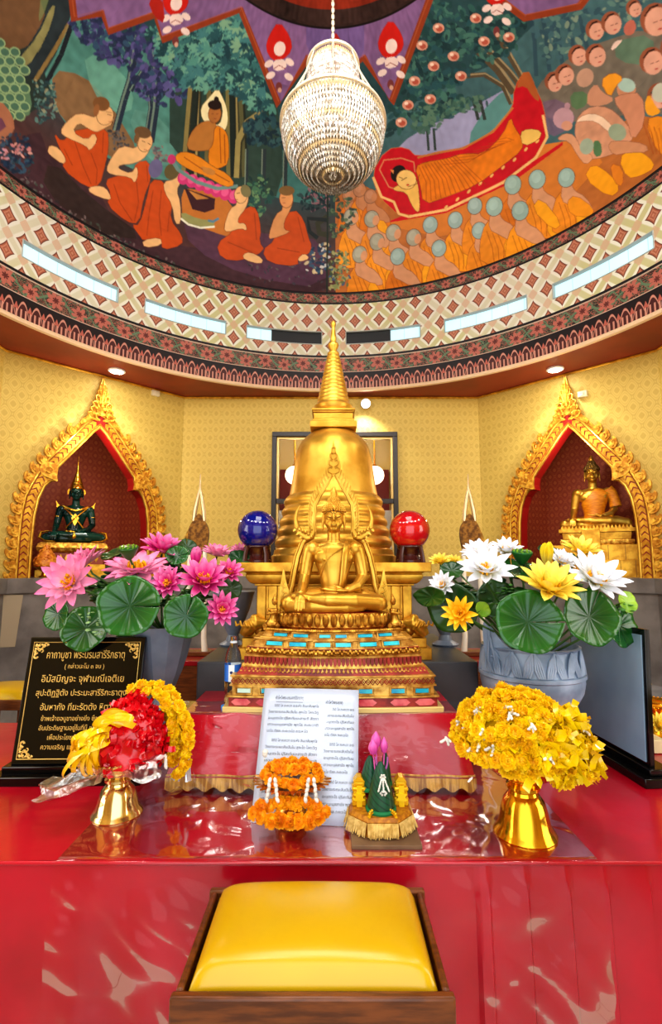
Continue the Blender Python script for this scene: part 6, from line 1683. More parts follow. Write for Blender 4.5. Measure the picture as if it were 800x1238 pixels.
m = MB(); R = random.Random(8); marigold(m, (0, 0, 0), .022, (0, -1, .3), R); o = m.build('loose_marigold', M_mari, None, smooth=180, loc=at(214, 936, 1.90)); tag(o, 'single yellow marigold hanging by the silver tassel right of the left tray', 'flower')
arc3 = [(p + Vector((.03, -.04, -.03)), n) for p, n in arc[:15]]
garland(LX, LY, lz, arc3, .026, M_mari, 'foremost yellow garland at the right side of the left ribbon bundle', None, [], 33)
arc4 = [(p + Vector((-.055, .01, .0)), n) for p, n in arc[3:24]]
garland(LX, LY, lz, arc4, .026, M_mari, 'yellow garland half buried behind the top of the red ribbons', None, [], 34)
t = thing('ribbon_bundle', 'crumpled red and yellow ribbon bundle on the left gold tray', 'ribbon', (LX + .012, LY, lz)); t.scale = (LS, LS, LS); R = random.Random(4); m = MB()
mc = MB()
mc.grid(lambda s, q: (lambda a, tt: (lambda rr: (.035 + .135 * rr * math.cos(tt) * math.cos(a), -.02 + .11 * rr * math.cos(tt) * math.sin(a), .005 + .225 * rr * math.sin(tt)))(1 + .14 * mnoise.noise(Vector((3 * math.cos(a) + 5, 3 * math.sin(a), 4 * tt)))))(2 * PI * s, PI / 2 * q), 60, 24)
for k in range(430):
    a = R.uniform(0, 2 * PI); tt = R.uniform(.0, 1.5); d = Vector((math.cos(tt) * math.cos(a), math.cos(tt) * math.sin(a), math.sin(tt)))
    tg = d.orthogonal(); tg.rotate(Quaternion(d, R.uniform(0, 6.28)))
    p = (.035 + .138 * d.x, -.02 + .115 * d.y, .005 + .228 * d.z)
    if p[0] < -.03 and p[2] < .12 and p[1] < 0: continue
    ribbon(mc, p, tg + d * .35, R.uniform(.03, .065), .022, R.uniform(14, 44), R, 8)
mc.build('red_ribbon', M_ribr, t, smooth=60)
def ribbon_path(m, ctrl, w, R, n=16):
    c_ = [Vector(q) for q in ctrl]; vs = []; tw = R.uniform(-.8, .8); f0 = R.uniform(0, .6)
    for i in range(n + 1):
        q = i / n; p = c_[0] * (1 - q) ** 3 + c_[1] * 3 * q * (1 - q) ** 2 + c_[2] * 3 * q * q * (1 - q) + c_[3] * q ** 3
        d = ((c_[1] - c_[0]) * (1 - q) ** 2 + (c_[2] - c_[1]) * 2 * q * (1 - q) + (c_[3] - c_[2]) * q * q).normalized()
        sd = d.cross(Vector((0, -1, .2))).normalized(); sd.rotate(Quaternion(d, f0 + tw * q))
        vs += [p - sd * w / 2, p + sd * w / 2]
    m.add(vs, [(2 * i, 2 * i + 1, 2 * i + 3, 2 * i + 2) for i in range(n)])
for k in range(30):
    U = R.uniform
    a0 = Vector((U(-.09, .0), -.13 + U(-.02, .02), U(.10, .16))); e = Vector((U(-.155, -.03), -.135 + U(-.02, .02), U(-.01, .06)))
    ribbon_path(m, (a0, a0 + Vector((U(-.07, .02), -.05, U(.0, .05))), e + Vector((U(-.05, .02), -.05, U(.03, .10))), e), .021, R)
for k in range(9):
    a0 = Vector((-.05 + U(-.02, .02), -.125, .165 + U(-.02, .02))); e = Vector((.06 + U(-.02, .05), -.135, .20 + U(-.03, .03)))
    ribbon_path(m, (a0, a0 + Vector((.02, -.04, .05)), e + Vector((-.03, -.04, .03)), e), .024, R)
m.build('yellow_ribbon', M_riby, t, smooth=60)
mp = MB()
mp.grid(lambda s, q: (-.27 + .46 * s + .02 * math.sin(q * 7), -.165 + .12 * q - .03 * math.sin(s * 9), (-.085 + .10 * s + .03 * mnoise.noise(Vector((s * 5, q * 5, 1))) if s < .5 else -.005 + .02 * mnoise.noise(Vector((s * 7, q * 5, 1)))) + .04 * q), 40, 12)
mp.build('cellophane_wrap', clear_mat('cellophane', .42, .35, .8, 14, (1, 1, 1, 1)), t, smooth=180)
m = MB()
for k in range(9): ribbon(m, (-.005 + .0, 0, 0), (R.uniform(-.5, .5), -.4, -1), .11, .010, R.uniform(-3, 3), R)
q_ = m.build('silver_tassel', Mat('silver foil', c(214, 224, 236), .2, .6), None, smooth=60, loc=at(228, 905, 1.93)); tag(q_, 'silvery foil tassel hanging right of the left ribbon bundle', 'tassel')

# --- small centre tray with orange garlands
CX_, CY_ = at(353, 990, 1.79).x, 1.79
phan(CX_, CY_, .70, 'small serrated rose gold tray holding orange garlands before the prayer sheet', M_rose, teeth=True, vz=.90)
cz = TZ + .002 + .212 * .70 * .90
garland(CX_, CY_, cz, [(Vector((.086 * math.cos(a), -.02 + .055 * math.sin(a), .022 + .012 * math.sin(a))), Vector((math.cos(a) * .4, -.5, .8))) for a in np.linspace(0, 2 * PI, 30)], .023, M_mario, 'orange marigold garland lying in the small serrated tray', None, [], 41)
garland(CX_, CY_, cz, [(Vector((.050 * math.cos(a), -.022 + .030 * math.sin(a), .042)), Vector((math.cos(a) * .3, -.5, .9))) for a in np.linspace(0, 2 * PI, 16)], .023, M_mario, 'orange marigolds coiled in the middle of the small serrated tray', None, [], 43)
garland(CX_, CY_, cz, [(Vector((.085 * math.cos(a), -.125, -.062 + .012 * math.sin(a))), Vector((math.cos(a) * .3, -1, .2))) for a in np.linspace(PI, 2.0 * PI, 12)], .024, M_mario, 'short orange marigold row filling the middle of the hanging garland', None, [], 44)
garland(CX_, CY_, cz, [(Vector((.118 * math.cos(a) * .95 - .0, -.112 - .030 * math.sin(-a) * .4, -.058 + .022 * math.sin(a))), Vector((math.cos(a) * .5, -.8, math.sin(a) * .5 + .2))) for a in np.linspace(PI, 3 * PI, 34)], .024, M_mario, 'orange marigold garland hanging over the front of the small tray', None, [((-.062, -.13, .045), (-.15, -.1, -1), .07), ((-.045, -.13, .045), (.15, -.1, -1), .07), ((.060, -.13, .045), (-.15, -.1, -1), .07), ((.078, -.13, .045), (.15, -.1, -1), .07)], 42)
m = MB(); R = random.Random(2)
for k in range(46):
    a = R.uniform(.1, PI - .1); m.ell((.105 * math.cos(a), .055 + .045 * math.sin(a), .035 + R.uniform(0, .03)), (.012, .012, .010), 7, 5)
for k in range(0): pass
o = m.build('jasmine_garland', M_jas, None, smooth=180, loc=(CX_, CY_, cz)); tag(o, 'white jasmine garland curled at the back of the small serrated tray', 'garland')

# ------------------------------------------------------------------ banana-leaf cone offering
BX, BY = .170, 1.715
t = thing('wooden_board', 'small square brown board under the fringed cone offering', 'board', (BX, BY, TZ + .002), .03)
m = MB(); m.box(0, 0, .006, .215, .20, .012)
o = m.build('board', Mat('brown board', rough=.6), None, bevel=.002); bpy.data.objects.remove(t)
o.name = 'wooden_board'; o.data.materials[0] = Mat('brown board', rough=.6).vary(c(128, 100, 72), c(108, 82, 58), 8).m; o.location = (BX, BY - .005, TZ + .002); tag(o, 'small square brown board under the fringed cone offering', 'board')
M_brocade = Mat('gold brocade', rough=.5); M_brocade.vary(c(196, 132, 26), c(160, 96, 12), 60, 3)
M_cream = Mat('cream fringe', rough=.6); M_cream.vary(c(236, 206, 130), c(206, 168, 90), 60, 3)
M_ygold = Mat('yellow gold satin', c(236, 186, 30), .25, .5)
t = thing('cone_offering', 'green banana-leaf cone offering with pink lotus buds on a fringed gold cushion', 'offering', (BX - .008, BY + .01, TZ + .014)); t.scale = (.88, .88, .88)
hexo = [(-.115, .085), (-.118, -.02), (-.055, -.085), (.055, -.085), (.115, -.02), (.112, .085)]
m = MB(); n = len(hexo); vs = [(x * .96, y * .96, .0) for x, y in hexo] + [(x, y, .052) for x, y in hexo] + [(x * .9, y * .9, .064) for x, y in hexo]
m.add(vs, [(i, (i + 1) % n, n + (i + 1) % n, n + i) for i in range(n)] + [(n + i, n + (i + 1) % n, 2 * n + (i + 1) % n, 2 * n + i) for i in range(n)] + [tuple(range(2 * n, 3 * n)), tuple(range(n))[::-1]]); m.build('cushion', M_brocade, t, fix=True, smooth=30)
m = MB(); R = random.Random(3)
for i in range(n - 1):
    a, b = Vector((*hexo[i], .05)), Vector((*hexo[i + 1], .05)); k = int((b - a).length / .0042)
    nrm = Vector((b.y - a.y, a.x - b.x, 0)).normalized() * -1
    if nrm.dot((a + b) / 2) < 0: nrm = -nrm
    for j in range(k):
        p = a.lerp(b, (j + .5) / k); h = .042 + R.uniform(-.004, .006)
        m.tube([p + nrm * .003, p + nrm * .010 - Vector((0, 0, h * .5)), p + nrm * (.014 + R.uniform(0, .006)) - Vector((0, 0, h))], [.0022, .002, .0015], 4)
m.build('fringe', M_cream, t)
m = MB(); m.tube([(.048 * math.cos(a), -.087, .052 + .05 * math.sin(a)) for a in np.linspace(0, PI, 18)] , .006, 6)
m.v = [(x, y + .045 * ((z - .052) / .05), .070 + (z - .052) * .12) for x, y, z in m.v]
for k in range(13): a = .25 + 2.6 * k / 12; m.ell((.048 * math.cos(a), -.087 + .045 * math.sin(a), .076 + .006 * math.sin(a)), .0055, 6, 4)
m.build('gold_band', M_ygold, t)
M_leafd = Mat('folded banana leaf', rough=.4); _x, _y, _z = M_leafd.pos()
M_leafd.set('Base Color', M_leafd.mix(((_z * 46.0 + (_y.atan2(_x)) * 1.4).fr() - .5).abs().step(.30, .48), c(24, 84, 56), c(10, 52, 36))); M_leafd.bump(((_z * 46.0 + (_y.atan2(_x)) * 1.4).fr()), .5, .004)
def leaf_cone(x, y, z, r, h, nm='leaf_cone'):
    o = MB(); o.lathe([(r, 0), (r * .93, h * .2), (r * .72, h * .5), (r * .46, h * .8), (r * .16, h * 1.0), (0, h * 1.02)], 36); o = o.build(nm, M_leafd, t, loc=(x, y, z))
    q = MB(); q.lathe([(r * 1.06, -.002), (r * 1.10, .005), (r * 1.03, .012)], 36); q.build('green_rim', Mat('green felt', c(16, 120, 70), .7), o)
leaf_cone(.0, -.015, .066, .052, .165); leaf_cone(-.034, .050, .115, .042, .115); leaf_cone(.026, .058, .125, .024, .12)
def stack(x, y):
    for k, (w, h, z) in enumerate(((.054, .030, .064), (.047, .022, .094), (.054, .014, .116), (.042, .018, .130))):
        m = MB(); m.box(x, y, z + h / 2, w, w * .9, h); m.build('gilt_block', M_ygold, t, bevel=.004)
    m = MB(); m.box(x, y - .027, .100, .020, .006, .075); m.prism(round_([(x - .026, .112), (x + .026, .112), (x + .010, .100), (x + .026, .086), (x - .026, .086), (x - .010, .100)], 1), y - .034, y - .026); m.build('gilt_bow', Mat('bright yellow bow', c(246, 204, 20), .3, .2), t, fix=True)
    m = MB(); m.prism([(x - .022, .148), (x + .022, .148), (x + .008, .166), (x - .008, .166)], y - .02, y + .02); m.build('gilt_top', M_ygold, t, fix=True)
stack(-.078, .035); stack(.080, .035)
M_bud = Mat('pink lotus bud', rough=.45); M_bud.vary(c(232, 110, 190), c(206, 70, 160), 20)
for x, y, z, r in ((-.022, .035, .262, .020), (-.010, .045, .285, .021), (.020, .035, .268, .016)):
    m = MB(); m.lathe([(.002, -.022), (r * .6, -.018), (r, 0), (r * .8, .016), (r * .35, .030), (.001, .038)], 14, wob=lambda a, z_: 1 + .06 * math.sin(a * 5)); m.tube([(0, 0, -.02), (.0 - x * .3, -.01, -.09)], .003, 6); m.build('lotus_bud', M_bud, t, loc=(x, y, z))
m = MB()
for k in range(24):
    a = PI + PI * k / 23; m.ell((.006 + .022 * math.cos(a), -.012 - .0 * k, .215 + .055 * math.sin(a) * .9 + .03), .0042, 6, 4)
m.build('purple_garland', Mat('purple blossom', c(176, 96, 170), .6), t)
m = MB()
for dx in (-.010, .0, .011): tassel(m, (.006 + dx * .4, -.042, .185), (dx * 40, -.6, -1), .05, 7, .0045)
for k in range(6): a = 2 * PI * k / 6; m.ell((.006 + .008 * math.cos(a), -.043, .188 + .008 * math.sin(a)), .0045, 6, 4); m.ell((.006 + .010 * math.cos(a), -.06, .140 + .006 * math.sin(a)), .0045, 6, 4)
m.build('jasmine_tassel', M_jas, t)

# ------------------------------------------------------------------ lotus flowers and leaves
def petal_mat(name, tip, base, mid=None):
    g = Mat(name, rough=.45, Specular_IOR_Level=.3); u, v = g.uv()
    n = g.node('ShaderNodeValToRGB'); g.nt.links.new(v.k, n.inputs[0]); e = n.color_ramp.elements
    e[0].position = 0; e[0].color = base; e[1].position = 1; e[1].color = tip
    if mid: q = n.color_ramp.elements.new(.5); q.color = mid
    g.set('Base Color', g.mix((u - .5).abs().lt(.03) * .25, n.outputs[0], tip)); return g
P_pink = petal_mat('pale pink petal', c(236, 120, 176), c(250, 214, 226), c(246, 176, 206))
P_mag = petal_mat('magenta petal', c(240, 150, 200), c(206, 24, 116), c(222, 60, 150))
P_white = petal_mat('white petal', c(240, 242, 252), c(246, 240, 190), c(244, 246, 252))
P_yel = petal_mat('yellow petal', c(250, 232, 120), c(240, 200, 50), c(252, 228, 96))
P_yor = petal_mat('golden petal', c(252, 222, 70), c(246, 150, 10), c(252, 196, 30))
P_bud = petal_mat('yellow bud petal', c(246, 222, 40), c(226, 214, 120), c(246, 220, 50))
M_stam = Mat('yellow stamen', rough=.6); M_stam.vary(c(250, 196, 16), c(238, 160, 10), 60)
M_stem = Mat('lotus stem', rough=.5).vary(c(76, 120, 40), c(50, 92, 34), 20)
def add_petal(m, Q, az, el, L, w, cup, r0=.0, curl=.0):
    ca, sa = math.cos(az), math.sin(az)
    def fn(s, q):
        u = 2 * s - 1; prof = 2.0 * (q * .94 + .06) ** .62 * max(0, 1 - q) ** .80
        wv = w * prof * 1.25
        x = r0 + L * q; e = el + curl * q
        rr = r0 + L * (math.sin(el + curl * q * .5) * 0 + math.cos(el + curl * q * .5)) * q; zz_ = L * math.sin(el + curl * q * .5) * q + cup * (u * u) * wv * 1.2
        y = u * wv
        return Q @ Vector((rr * ca - y * sa, rr * sa + y * ca, zz_))
    m.grid(fn, 4, 8, lambda s, q: (s, q))
def lotus(cen, face, R_, mat, label, group, layers=((12, .22, 1.0), (10, .62, .90), (7, 1.0, .74)), vase=None, stam=.34, seed=0, w=.175, cat='lotus flower', name='lotus_flower', centre=True):
    rg = random.Random(seed); cen = Vector(cen); Q = rot_to(face)
    t = thing(name, label, cat, cen, 0, group)
    for j, (n, el, f) in enumerate(layers):
        m = MB()
        for k in range(n): add_petal(m, Q, 2 * PI * (k + .5 * (j % 2)) / n + rg.uniform(-.08, .08), el + rg.uniform(-.10, .10), R_ * f * rg.uniform(.93, 1.06), R_ * w, .55, R_ * .04, .25 + rg.uniform(-.1, .1))
        m.build(('outer_petals', 'middle_petals', 'inner_petals')[min(j, 2)], mat, t, smooth=180)
    if centre:
        m = MB()
        for k in range(34):
            a = rg.uniform(0, 2 * PI); rr = math.sqrt(rg.random()) * R_ * stam * .8
            m.tube([Q @ Vector((rr * .5 * math.cos(a), rr * .5 * math.sin(a), 0)), Q @ Vector((rr * math.cos(a), rr * math.sin(a), R_ * .16)), Q @ Vector((rr * .9 * math.cos(a), rr * .9 * math.sin(a), R_ * .32))], [R_ * .03, R_ * .04, R_ * .024], 5)
        m.build('stamens', M_stam, t)
    if vase is not None:
        v = Vector(vase) - cen; m = MB(); b = -(Q @ Vector((0, 0, 1))) * R_ * .5
        m.tube([b * .1, b, (b + v) / 2 + Vector((0, 0, .03)), v], .0045, 6); m.build('stem', M_stem, t)
    return t
M_pad = Mat('lotus leaf', rough=.24, Coat_Weight=.15)
u_, v_ = M_pad.uv(); _a = v_.atan2(u_); _r = (u_ * u_ + v_ * v_).sq()
_vein = (((_a * (18 / (2 * PI))).fr() - .5).abs().gt(.455)) * _r.lt(.93)
M_pad.set('Base Color', M_pad.mix(_vein * .40, M_pad.mix((_r + M_pad.noise(9) * .3).step(.2, 1.25), c(12, 66, 30), c(34, 98, 30)), c(56, 116, 56)))
M_pad.bump(((_a * 18.0).cos() * _r) + M_pad.noise(14), .16, .01)
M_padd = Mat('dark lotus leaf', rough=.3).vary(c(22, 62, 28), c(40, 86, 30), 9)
M_padl = Mat('lime lotus leaf', rough=.35).vary(c(150, 190, 50), c(110, 160, 40), 9)
def pad(cen, face, R_, label, group, mat=None, vase=None, squash=1.0, cup=.16, seed=0, spin=0.):
    rg = random.Random(seed); cen = Vector(cen); Q = rot_to(face); t = thing('lotus_leaf', label, 'leaf', cen, 0, group)
    m = MB(); n = 40; rings = 7; vs = [Q @ Vector((0, 0, 0))]; us = [(0, 0)]; fs = []
    for j in range(1, rings + 1):
        for i in range(n):
            a = spin + 2 * PI * i / (n - 1) * .992; f = j / rings; rr = R_ * f * (1 + .03 * math.sin(a * 5 + seed))
            z = R_ * (cup * f * f + .030 * f * math.sin(a * 9 + seed) + .05 * f * f * math.sin(a * 3 + seed))
            vs.append(Q @ Vector((rr * math.cos(a), rr * squash * math.sin(a), z))); us.append((f * math.cos(a), f * math.sin(a)))
    for i in range(n - 1):
        fs.append((0, 1 + i, 2 + i))
        for j in range(rings - 1): fs.append((1 + j * n + i, 1 + (j + 1) * n + i, 2 + (j + 1) * n + i, 2 + j * n + i))
    m.add(vs, fs, us); m.build('blade', mat or M_pad, t, smooth=180, solid=.0015)
    if vase is not None:
        v = Vector(vase) - cen; b = -(Q @ Vector((0, 0, 1))) * .05; m = MB(); m.tube([(0, 0, 0), b, (b + v) / 2, v], .005, 6); m.build('stem', M_stem, t)
def seedpod(cen, face, r, label, vase, mat):
    cen = Vector(cen); Q = rot_to(face); t = thing('lotus_seedpod', label, 'seed pod', cen); m = MB()
    M = Matrix.Translation((0, 0, 0)) @ Q.to_4x4(); m.lathe([(r * .2, -r * 1.3), (r * .5, -r), (r * .95, -.2 * r), (r, 0), (r * .92, .06 * r), (0, .08 * r)], 24, M=M, wob=lambda a, z: 1 + .05 * math.sin(a * 12)); m.build('pod', mat, t)
    m = MB()
    for a, q in [(0, 0)] + [(k * PI / 3, .5) for k in range(6)] + [(k * PI / 5, .8) for k in range(10)]: m.ell(M @ Vector((r * q * math.cos(a), r * q * math.sin(a), r * .08)), (r * .09,) * 3, 6, 4)
    m.build('seeds', M_padl, t); v = Vector(vase) - cen; m = MB(); m.tube([Q @ Vector((0, 0, -r)), v], .005, 6); m.build('stem', M_stem, t)

# left vase: fluted slate-blue goblet on a knobbed foot
M_vase = Mat('slate blue glaze', rough=.32); M_vase.vary(c(136, 150, 168), c(104, 118, 138), 4, 4)
M_vase2 = Mat('pale blue carved stone', rough=.45); M_vase2.vary(c(164, 184, 210), c(116, 136, 162), 6, 5)
VX, VY = at(196, 760, 2.36).x, 2.36
t = thing('fluted_vase', 'tall slate-blue fluted vase holding pink lotuses behind the plaque', 'vase', (VX, VY, TZ + .002))
m = MB(); m.lathe([(.10, 0), (.105, .012), (.09, .03), (.055, .06), (.042, .10), (.05, .14)], 32); m.build('foot', M_vase, t)
m = MB(); m.lathe([(.05, .14), (.07, .16), (.082, .20), (.078, .24), (.06, .265), (.045, .28)], 32)
for k in range(14):
    a = 2 * PI * k / 14; m.tube([(.066 * math.cos(a), .066 * math.sin(a), .15), (.09 * math.cos(a + .1), .09 * math.sin(a + .1), .20), (.062 * math.cos(a + .25), .062 * math.sin(a + .25), .265)], [.01, .016, .008], 6)
m.build('knob', M_vase2, t)
m = MB(); m.lathe([(.05, .275), (.07, .31), (.10, .38), (.125, .46), (.148, .56), (.156, .585), (.146, .585), (.118, .47), (.0, .40)], 12); m.build('flute', M_vase, t, smooth=20)
LV = (VX, VY, TZ + .56)
GL = 'pink lotus flowers in the left vase'
def fl_(px, py, Y): return at(px, py, Y)
F0 = (0, -1, .15)
LFL = [
 (86, 706, 2.10, (-.05, -1, .35), .130, P_pink, 'large pale pink open lotus with yellow centre at the left, above the plaque corner'),
 (100, 690, 2.22, (-.6, -.5, .7), .120, P_pink, 'pale pink lotus tilted left behind the largest bloom'),
 (166, 692, 2.20, (.05, -.42, 1), .150, P_pink, 'wide pale pink lotus seen side-on above the biggest green leaf'),
 (196, 668, 2.36, (.3, -.3, 1), .120, P_mag, 'magenta-tipped lotus standing behind the wide pale pink one'),
 (203, 706, 2.12, (.0, -1, .45), .078, P_mag, 'small magenta lotus with yellow centre between the two round leaves'),
 (246, 704, 2.16, (.25, -.7, .75), .118, P_mag, 'large magenta lotus with white-pink tips right of the round leaf'),
 (276, 693, 2.24, (.4, -.8, .7), .072, P_mag, 'small magenta lotus at the right end of the left bouquet'),
 (268, 737, 2.13, (.35, -1, .25), .078, P_mag, 'drooping magenta lotus below the right end of the left bouquet'),
 (106, 682, 2.30, (-.4, -.3, 1), .100, P_pink, 'pale pink lotus at the upper left behind the others'),
 (262, 672, 2.52, (.2, -.3, 1), .085, P_pink, 'pale pink lotus at the back near the ceremonial fan'),
 (290, 668, 2.62, (.2, -.4, 1), .060, P_pink, 'tiny pale pink lotus at the far right back of the left bouquet')]
for k, (px, py, Y, f, r, mt, lab) in enumerate(LFL): lotus(fl_(px, py, Y), f, r, mt, lab, GL, vase=LV, seed=50 + k, **({'layers': ((13, .06, 1.0), (10, .26, .86), (6, .55, .6))} if 'wide' in lab and 'behind' not in lab else {}))
lotus(fl_(236, 684, 2.2), (.1, -.25, 1), .085, P_mag, 'closed magenta lotus bud standing above the left bouquet', GL, layers=((6, 1.35, 1.0), (5, 1.45, .95)), vase=LV, seed=70, centre=False, w=.24, cat='lotus bud', name='lotus_bud')
seedpod(fl_(155, 662, 2.12), (0, -.35, 1), .042, 'green seed pod standing above the pink lotuses', LV, M_padd)
LPD = [
 (157, 733, 2.06, (.02, -1, .18), .128, 'largest glossy round lotus leaf in the left bouquet', None), (225, 745, 2.06, (.05, -1, .1), .092, 'smaller round lotus leaf below the magenta lotuses', None),
 (70, 742, 2.20, (-.4, -1, .1), .075, 'round lotus leaf at the far left of the left bouquet', None), (104, 760, 2.16, (.0, -1, .2), .100, 'lotus leaf right behind the top edge of the plaque', None), (150, 790, 2.22, (0, -1, .3), .085, 'lotus leaf hanging low between plaque and vase', M_padd),
 (214, 672, 2.3, (.2, -1, .5), .052, 'small curled leaf beside the pink bud', None), (226, 662, 2.4, (.6, -.8, .5), .048, 'small leaf behind the pink bud', M_padd), (278, 712, 2.28, (.6, -.8, .4), .055, 'leaf at the right end of the left bouquet', M_padd), (290, 676, 2.5, (.3, -.7, .8), .06, 'leaf at the back right of the left bouquet', M_padd), (140, 670, 2.36, (-.3, -.5, 1), .07, 'dark leaf behind the wide pink lotus', M_padd)]
for k, (px, py, Y, f, r, lab, mt) in enumerate(LPD): pad(fl_(px, py, Y), f, r, lab, 'lotus leaves in the left vase', mt, LV, seed=k, spin=k * 1.3, squash=.95)
def filler(name, lab, pts, mat, n, r, seed):
    R = random.Random(seed); m = MB(); c0 = Vector(pts[0])
    for k in range(n):
        p = Vector(pts[R.randrange(len(pts))]) + Vector((R.gauss(0, .03), R.gauss(0, .02), R.gauss(0, .02))) - c0
        m.ell(p, (r * R.uniform(.6, 1.3), r * .25, r * R.uniform(.5, 1)), 7, 5, R=rot_to((R.uniform(-1, 1), -1, R.uniform(-1, 1))))
    o = m.build(name, mat, None, smooth=180, loc=c0); tag(o, lab, 'leaves', kind='stuff')
filler('filler_leaves', 'tiny pale green filler leaves among the pink lotuses', [fl_(213, 722, 2.10), fl_(200, 727, 2.10), fl_(120, 745, 2.10), fl_(126, 755, 2.10)], Mat('pale filler leaf', c(150, 190, 130), .5), 70, .010, 3)
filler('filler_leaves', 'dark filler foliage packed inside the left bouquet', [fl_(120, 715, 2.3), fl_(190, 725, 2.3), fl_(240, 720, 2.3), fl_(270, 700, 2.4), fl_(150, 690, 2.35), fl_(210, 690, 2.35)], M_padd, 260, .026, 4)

# right bowl: pale blue carved bowl on a low foot
WX, WY = at(641, 800, 2.25).x, 2.25
t = thing('carved_bowl', 'pale blue carved stone bowl with leaf relief holding white and yellow lotuses', 'bowl', (WX, WY, TZ + .002))
m = MB(); m.lathe([(.115, 0), (.12, .014), (.10, .04), (.066, .08), (.055, .13), (.056, .18), (.075, .205), (.085, .22)], 36); m.build('foot', M_vase2, t)
m = MB(); m.lathe([(.07, .21), (.13, .235), (.18, .275), (.208, .325), (.216, .365), (.214, .385)], 56); m.build('lower_bowl', M_vase2, t)
m = MB(); m.lathe([(.214, .383), (.222, .388), (.222, .402), (.212, .406), (.200, .45), (.196, .50), (.206, .512), (.196, .515), (.18, .45), (.0, .42)], 56); b = m.build('upper_bowl', M_vase2, t)
m = MB()
for k in range(15):
    a = 2 * PI * k / 15
    for q in range(4):
        for s in (-1, 1): m.tube([((.216 - .12 * (z - .40)) * math.cos(a + s * da), (.216 - .12 * (z - .40)) * math.sin(a + s * da), z) for da, z in ((.02 + .035 * q, .408), (.05 + .045 * q, .44), (.10 + .03 * q, .475), (.205 - .008 * q, .505))], .0055, 5)
for k in range(40): a = 2 * PI * k / 40; m.ell((.209 * math.cos(a), .209 * math.sin(a), .396), (.009, .009, .007), 6, 4)
m.build('leaf_relief', M_vase2, b)
m = MB(); M = Matrix.Translation((-.155, -.09, .40)) @ Matrix.Rotation(-.45, 4, 'Z')
m.prism(round_([(-.05, .0), (.10, .0), (.11, .06), (.06, .09), (.0, .14), (-.045, .21), (-.075, .225), (-.072, .12), (-.06, .06)], 1), -.012, .012, M)
for k in range(4): m.tube([M @ Vector(p) for p in ((.07 - .035 * k, -.016, .01), (.03 - .028 * k, -.018, .06), (-.045, -.014, .08 + .04 * k))], .006, 6)
m.build('flame_handle', M_vase2, t, fix=True)
RV = (WX, WY, TZ + .43)
GR = 'white and yellow lotus flowers in the right bowl'
RFL = [
 (588, 692, 2.08, (-.2, -.7, .75), .122, P_white, 'large white lotus with yellow centre at the left of the right bouquet'),
 (556, 742, 2.06, (-.5, -1, .3), .076, P_yor, 'golden yellow lotus drooping at the lower left of the right bouquet'),
 (662, 714, 2.02, (.1, -.62, .95), .142, P_yel, 'large pale yellow lotus in front above the two big leaves'),
 (717, 703, 2.06, (.15, -.75, .7), .140, P_white, 'large white lotus with yellow centre at the right of the right bouquet'),
 (700, 668, 2.28, (.2, -.6, 1), .095, P_yel, 'pale yellow lotus standing at the upper right of the right bouquet'),
 (580, 672, 2.28, (-.3, -.4, 1), .095, P_white, 'white lotus with upright petals behind the large left white one'),
 (612, 668, 2.34, (.0, -.6, 1), .085, P_white, 'white lotus at the back beside the green seed pod'),
 (678, 680, 2.22, (.2, -.7, .8), .070, P_white, 'small white lotus tucked beside the yellow bud'),
 (536, 708, 2.26, (-.6, -.8, .4), .070, P_white, 'white lotus half hidden at the far left of the right bouquet'),
 (532, 680, 2.5, (-.2, -.6, .9), .060, P_yel, 'small yellow lotus at the far left back of the right bouquet'),
 (548, 680, 2.58, (.0, -.6, .9), .050, P_yel, 'tiny pale yellow lotus at the back near the red ball')]
for k, (px, py, Y, f, r, mt, lab) in enumerate(RFL): lotus(fl_(px, py, Y), f, r, mt, lab, GR, vase=RV, seed=90 + k, stam=.36, layers=((11, .25, 1.0), (9, .66, .90), (6, 1.02, .72)), w=.17)
lotus(fl_(661, 684, 2.18), (-.05, -.2, 1), .105, P_bud, 'closed yellow lotus bud standing in the middle of the right bouquet', GR, layers=((6, 1.38, 1.0), (5, 1.46, .95)), vase=RV, seed=120, centre=False, w=.24, cat='lotus bud', name='lotus_bud')
seedpod(fl_(631, 667, 2.2), (0, -.3, 1), .045, 'green seed pod standing above the white lotuses', RV, Mat('green pod', rough=.5).vary(c(30, 110, 40), c(16, 76, 30), 20))
RPD = [
 (638, 752, 1.98, (-.05, -1, .25), .130, 'big round lotus leaf hanging over the front of the carved bowl', None), (712, 746, 2.02, (.15, -1, .2), .120, 'big round lotus leaf on the right beside the blank plaque', None),
 (748, 756, 2.14, (.5, -1, .1), .095, 'lotus leaf at the far right above the blank plaque', None), (757, 728, 2.10, (.3, -1, .3), .048, 'small lime green leaf at the far right of the right bouquet', M_padl),
 (522, 722, 2.24, (-1, -.6, .2), .10, 'narrow dark leaf at the far left of the right bouquet', M_padd), (548, 735, 2.26, (-.5, -1, 0), .115, 'large dark leaf behind the golden lotus', M_padd), (546, 690, 2.3, (-.2, -.8, .8), .055, 'small dark leaf beside the red ball', M_padd),
 (620, 690, 2.24, (0, -.5, 1), .10, 'leaf lying under the green seed pod', None), (672, 672, 2.4, (.2, -.5, 1), .09, 'dark leaf behind the yellow bud', M_padd), (583, 737, 2.1, (.3, -1, .4), .035, 'small olive leaf beside the golden lotus', M_padl), (600, 725, 2.2, (0, -1, .4), .09, 'dark leaf in the gap left of the big yellow lotus', M_padd)]
for k, (px, py, Y, f, r, lab, mt) in enumerate(RPD): pad(fl_(px, py, Y), f, r, lab, 'lotus leaves in the right bowl', mt, RV, seed=20 + k, spin=k * 1.1, squash=.45 if 'narrow' in lab else .95)
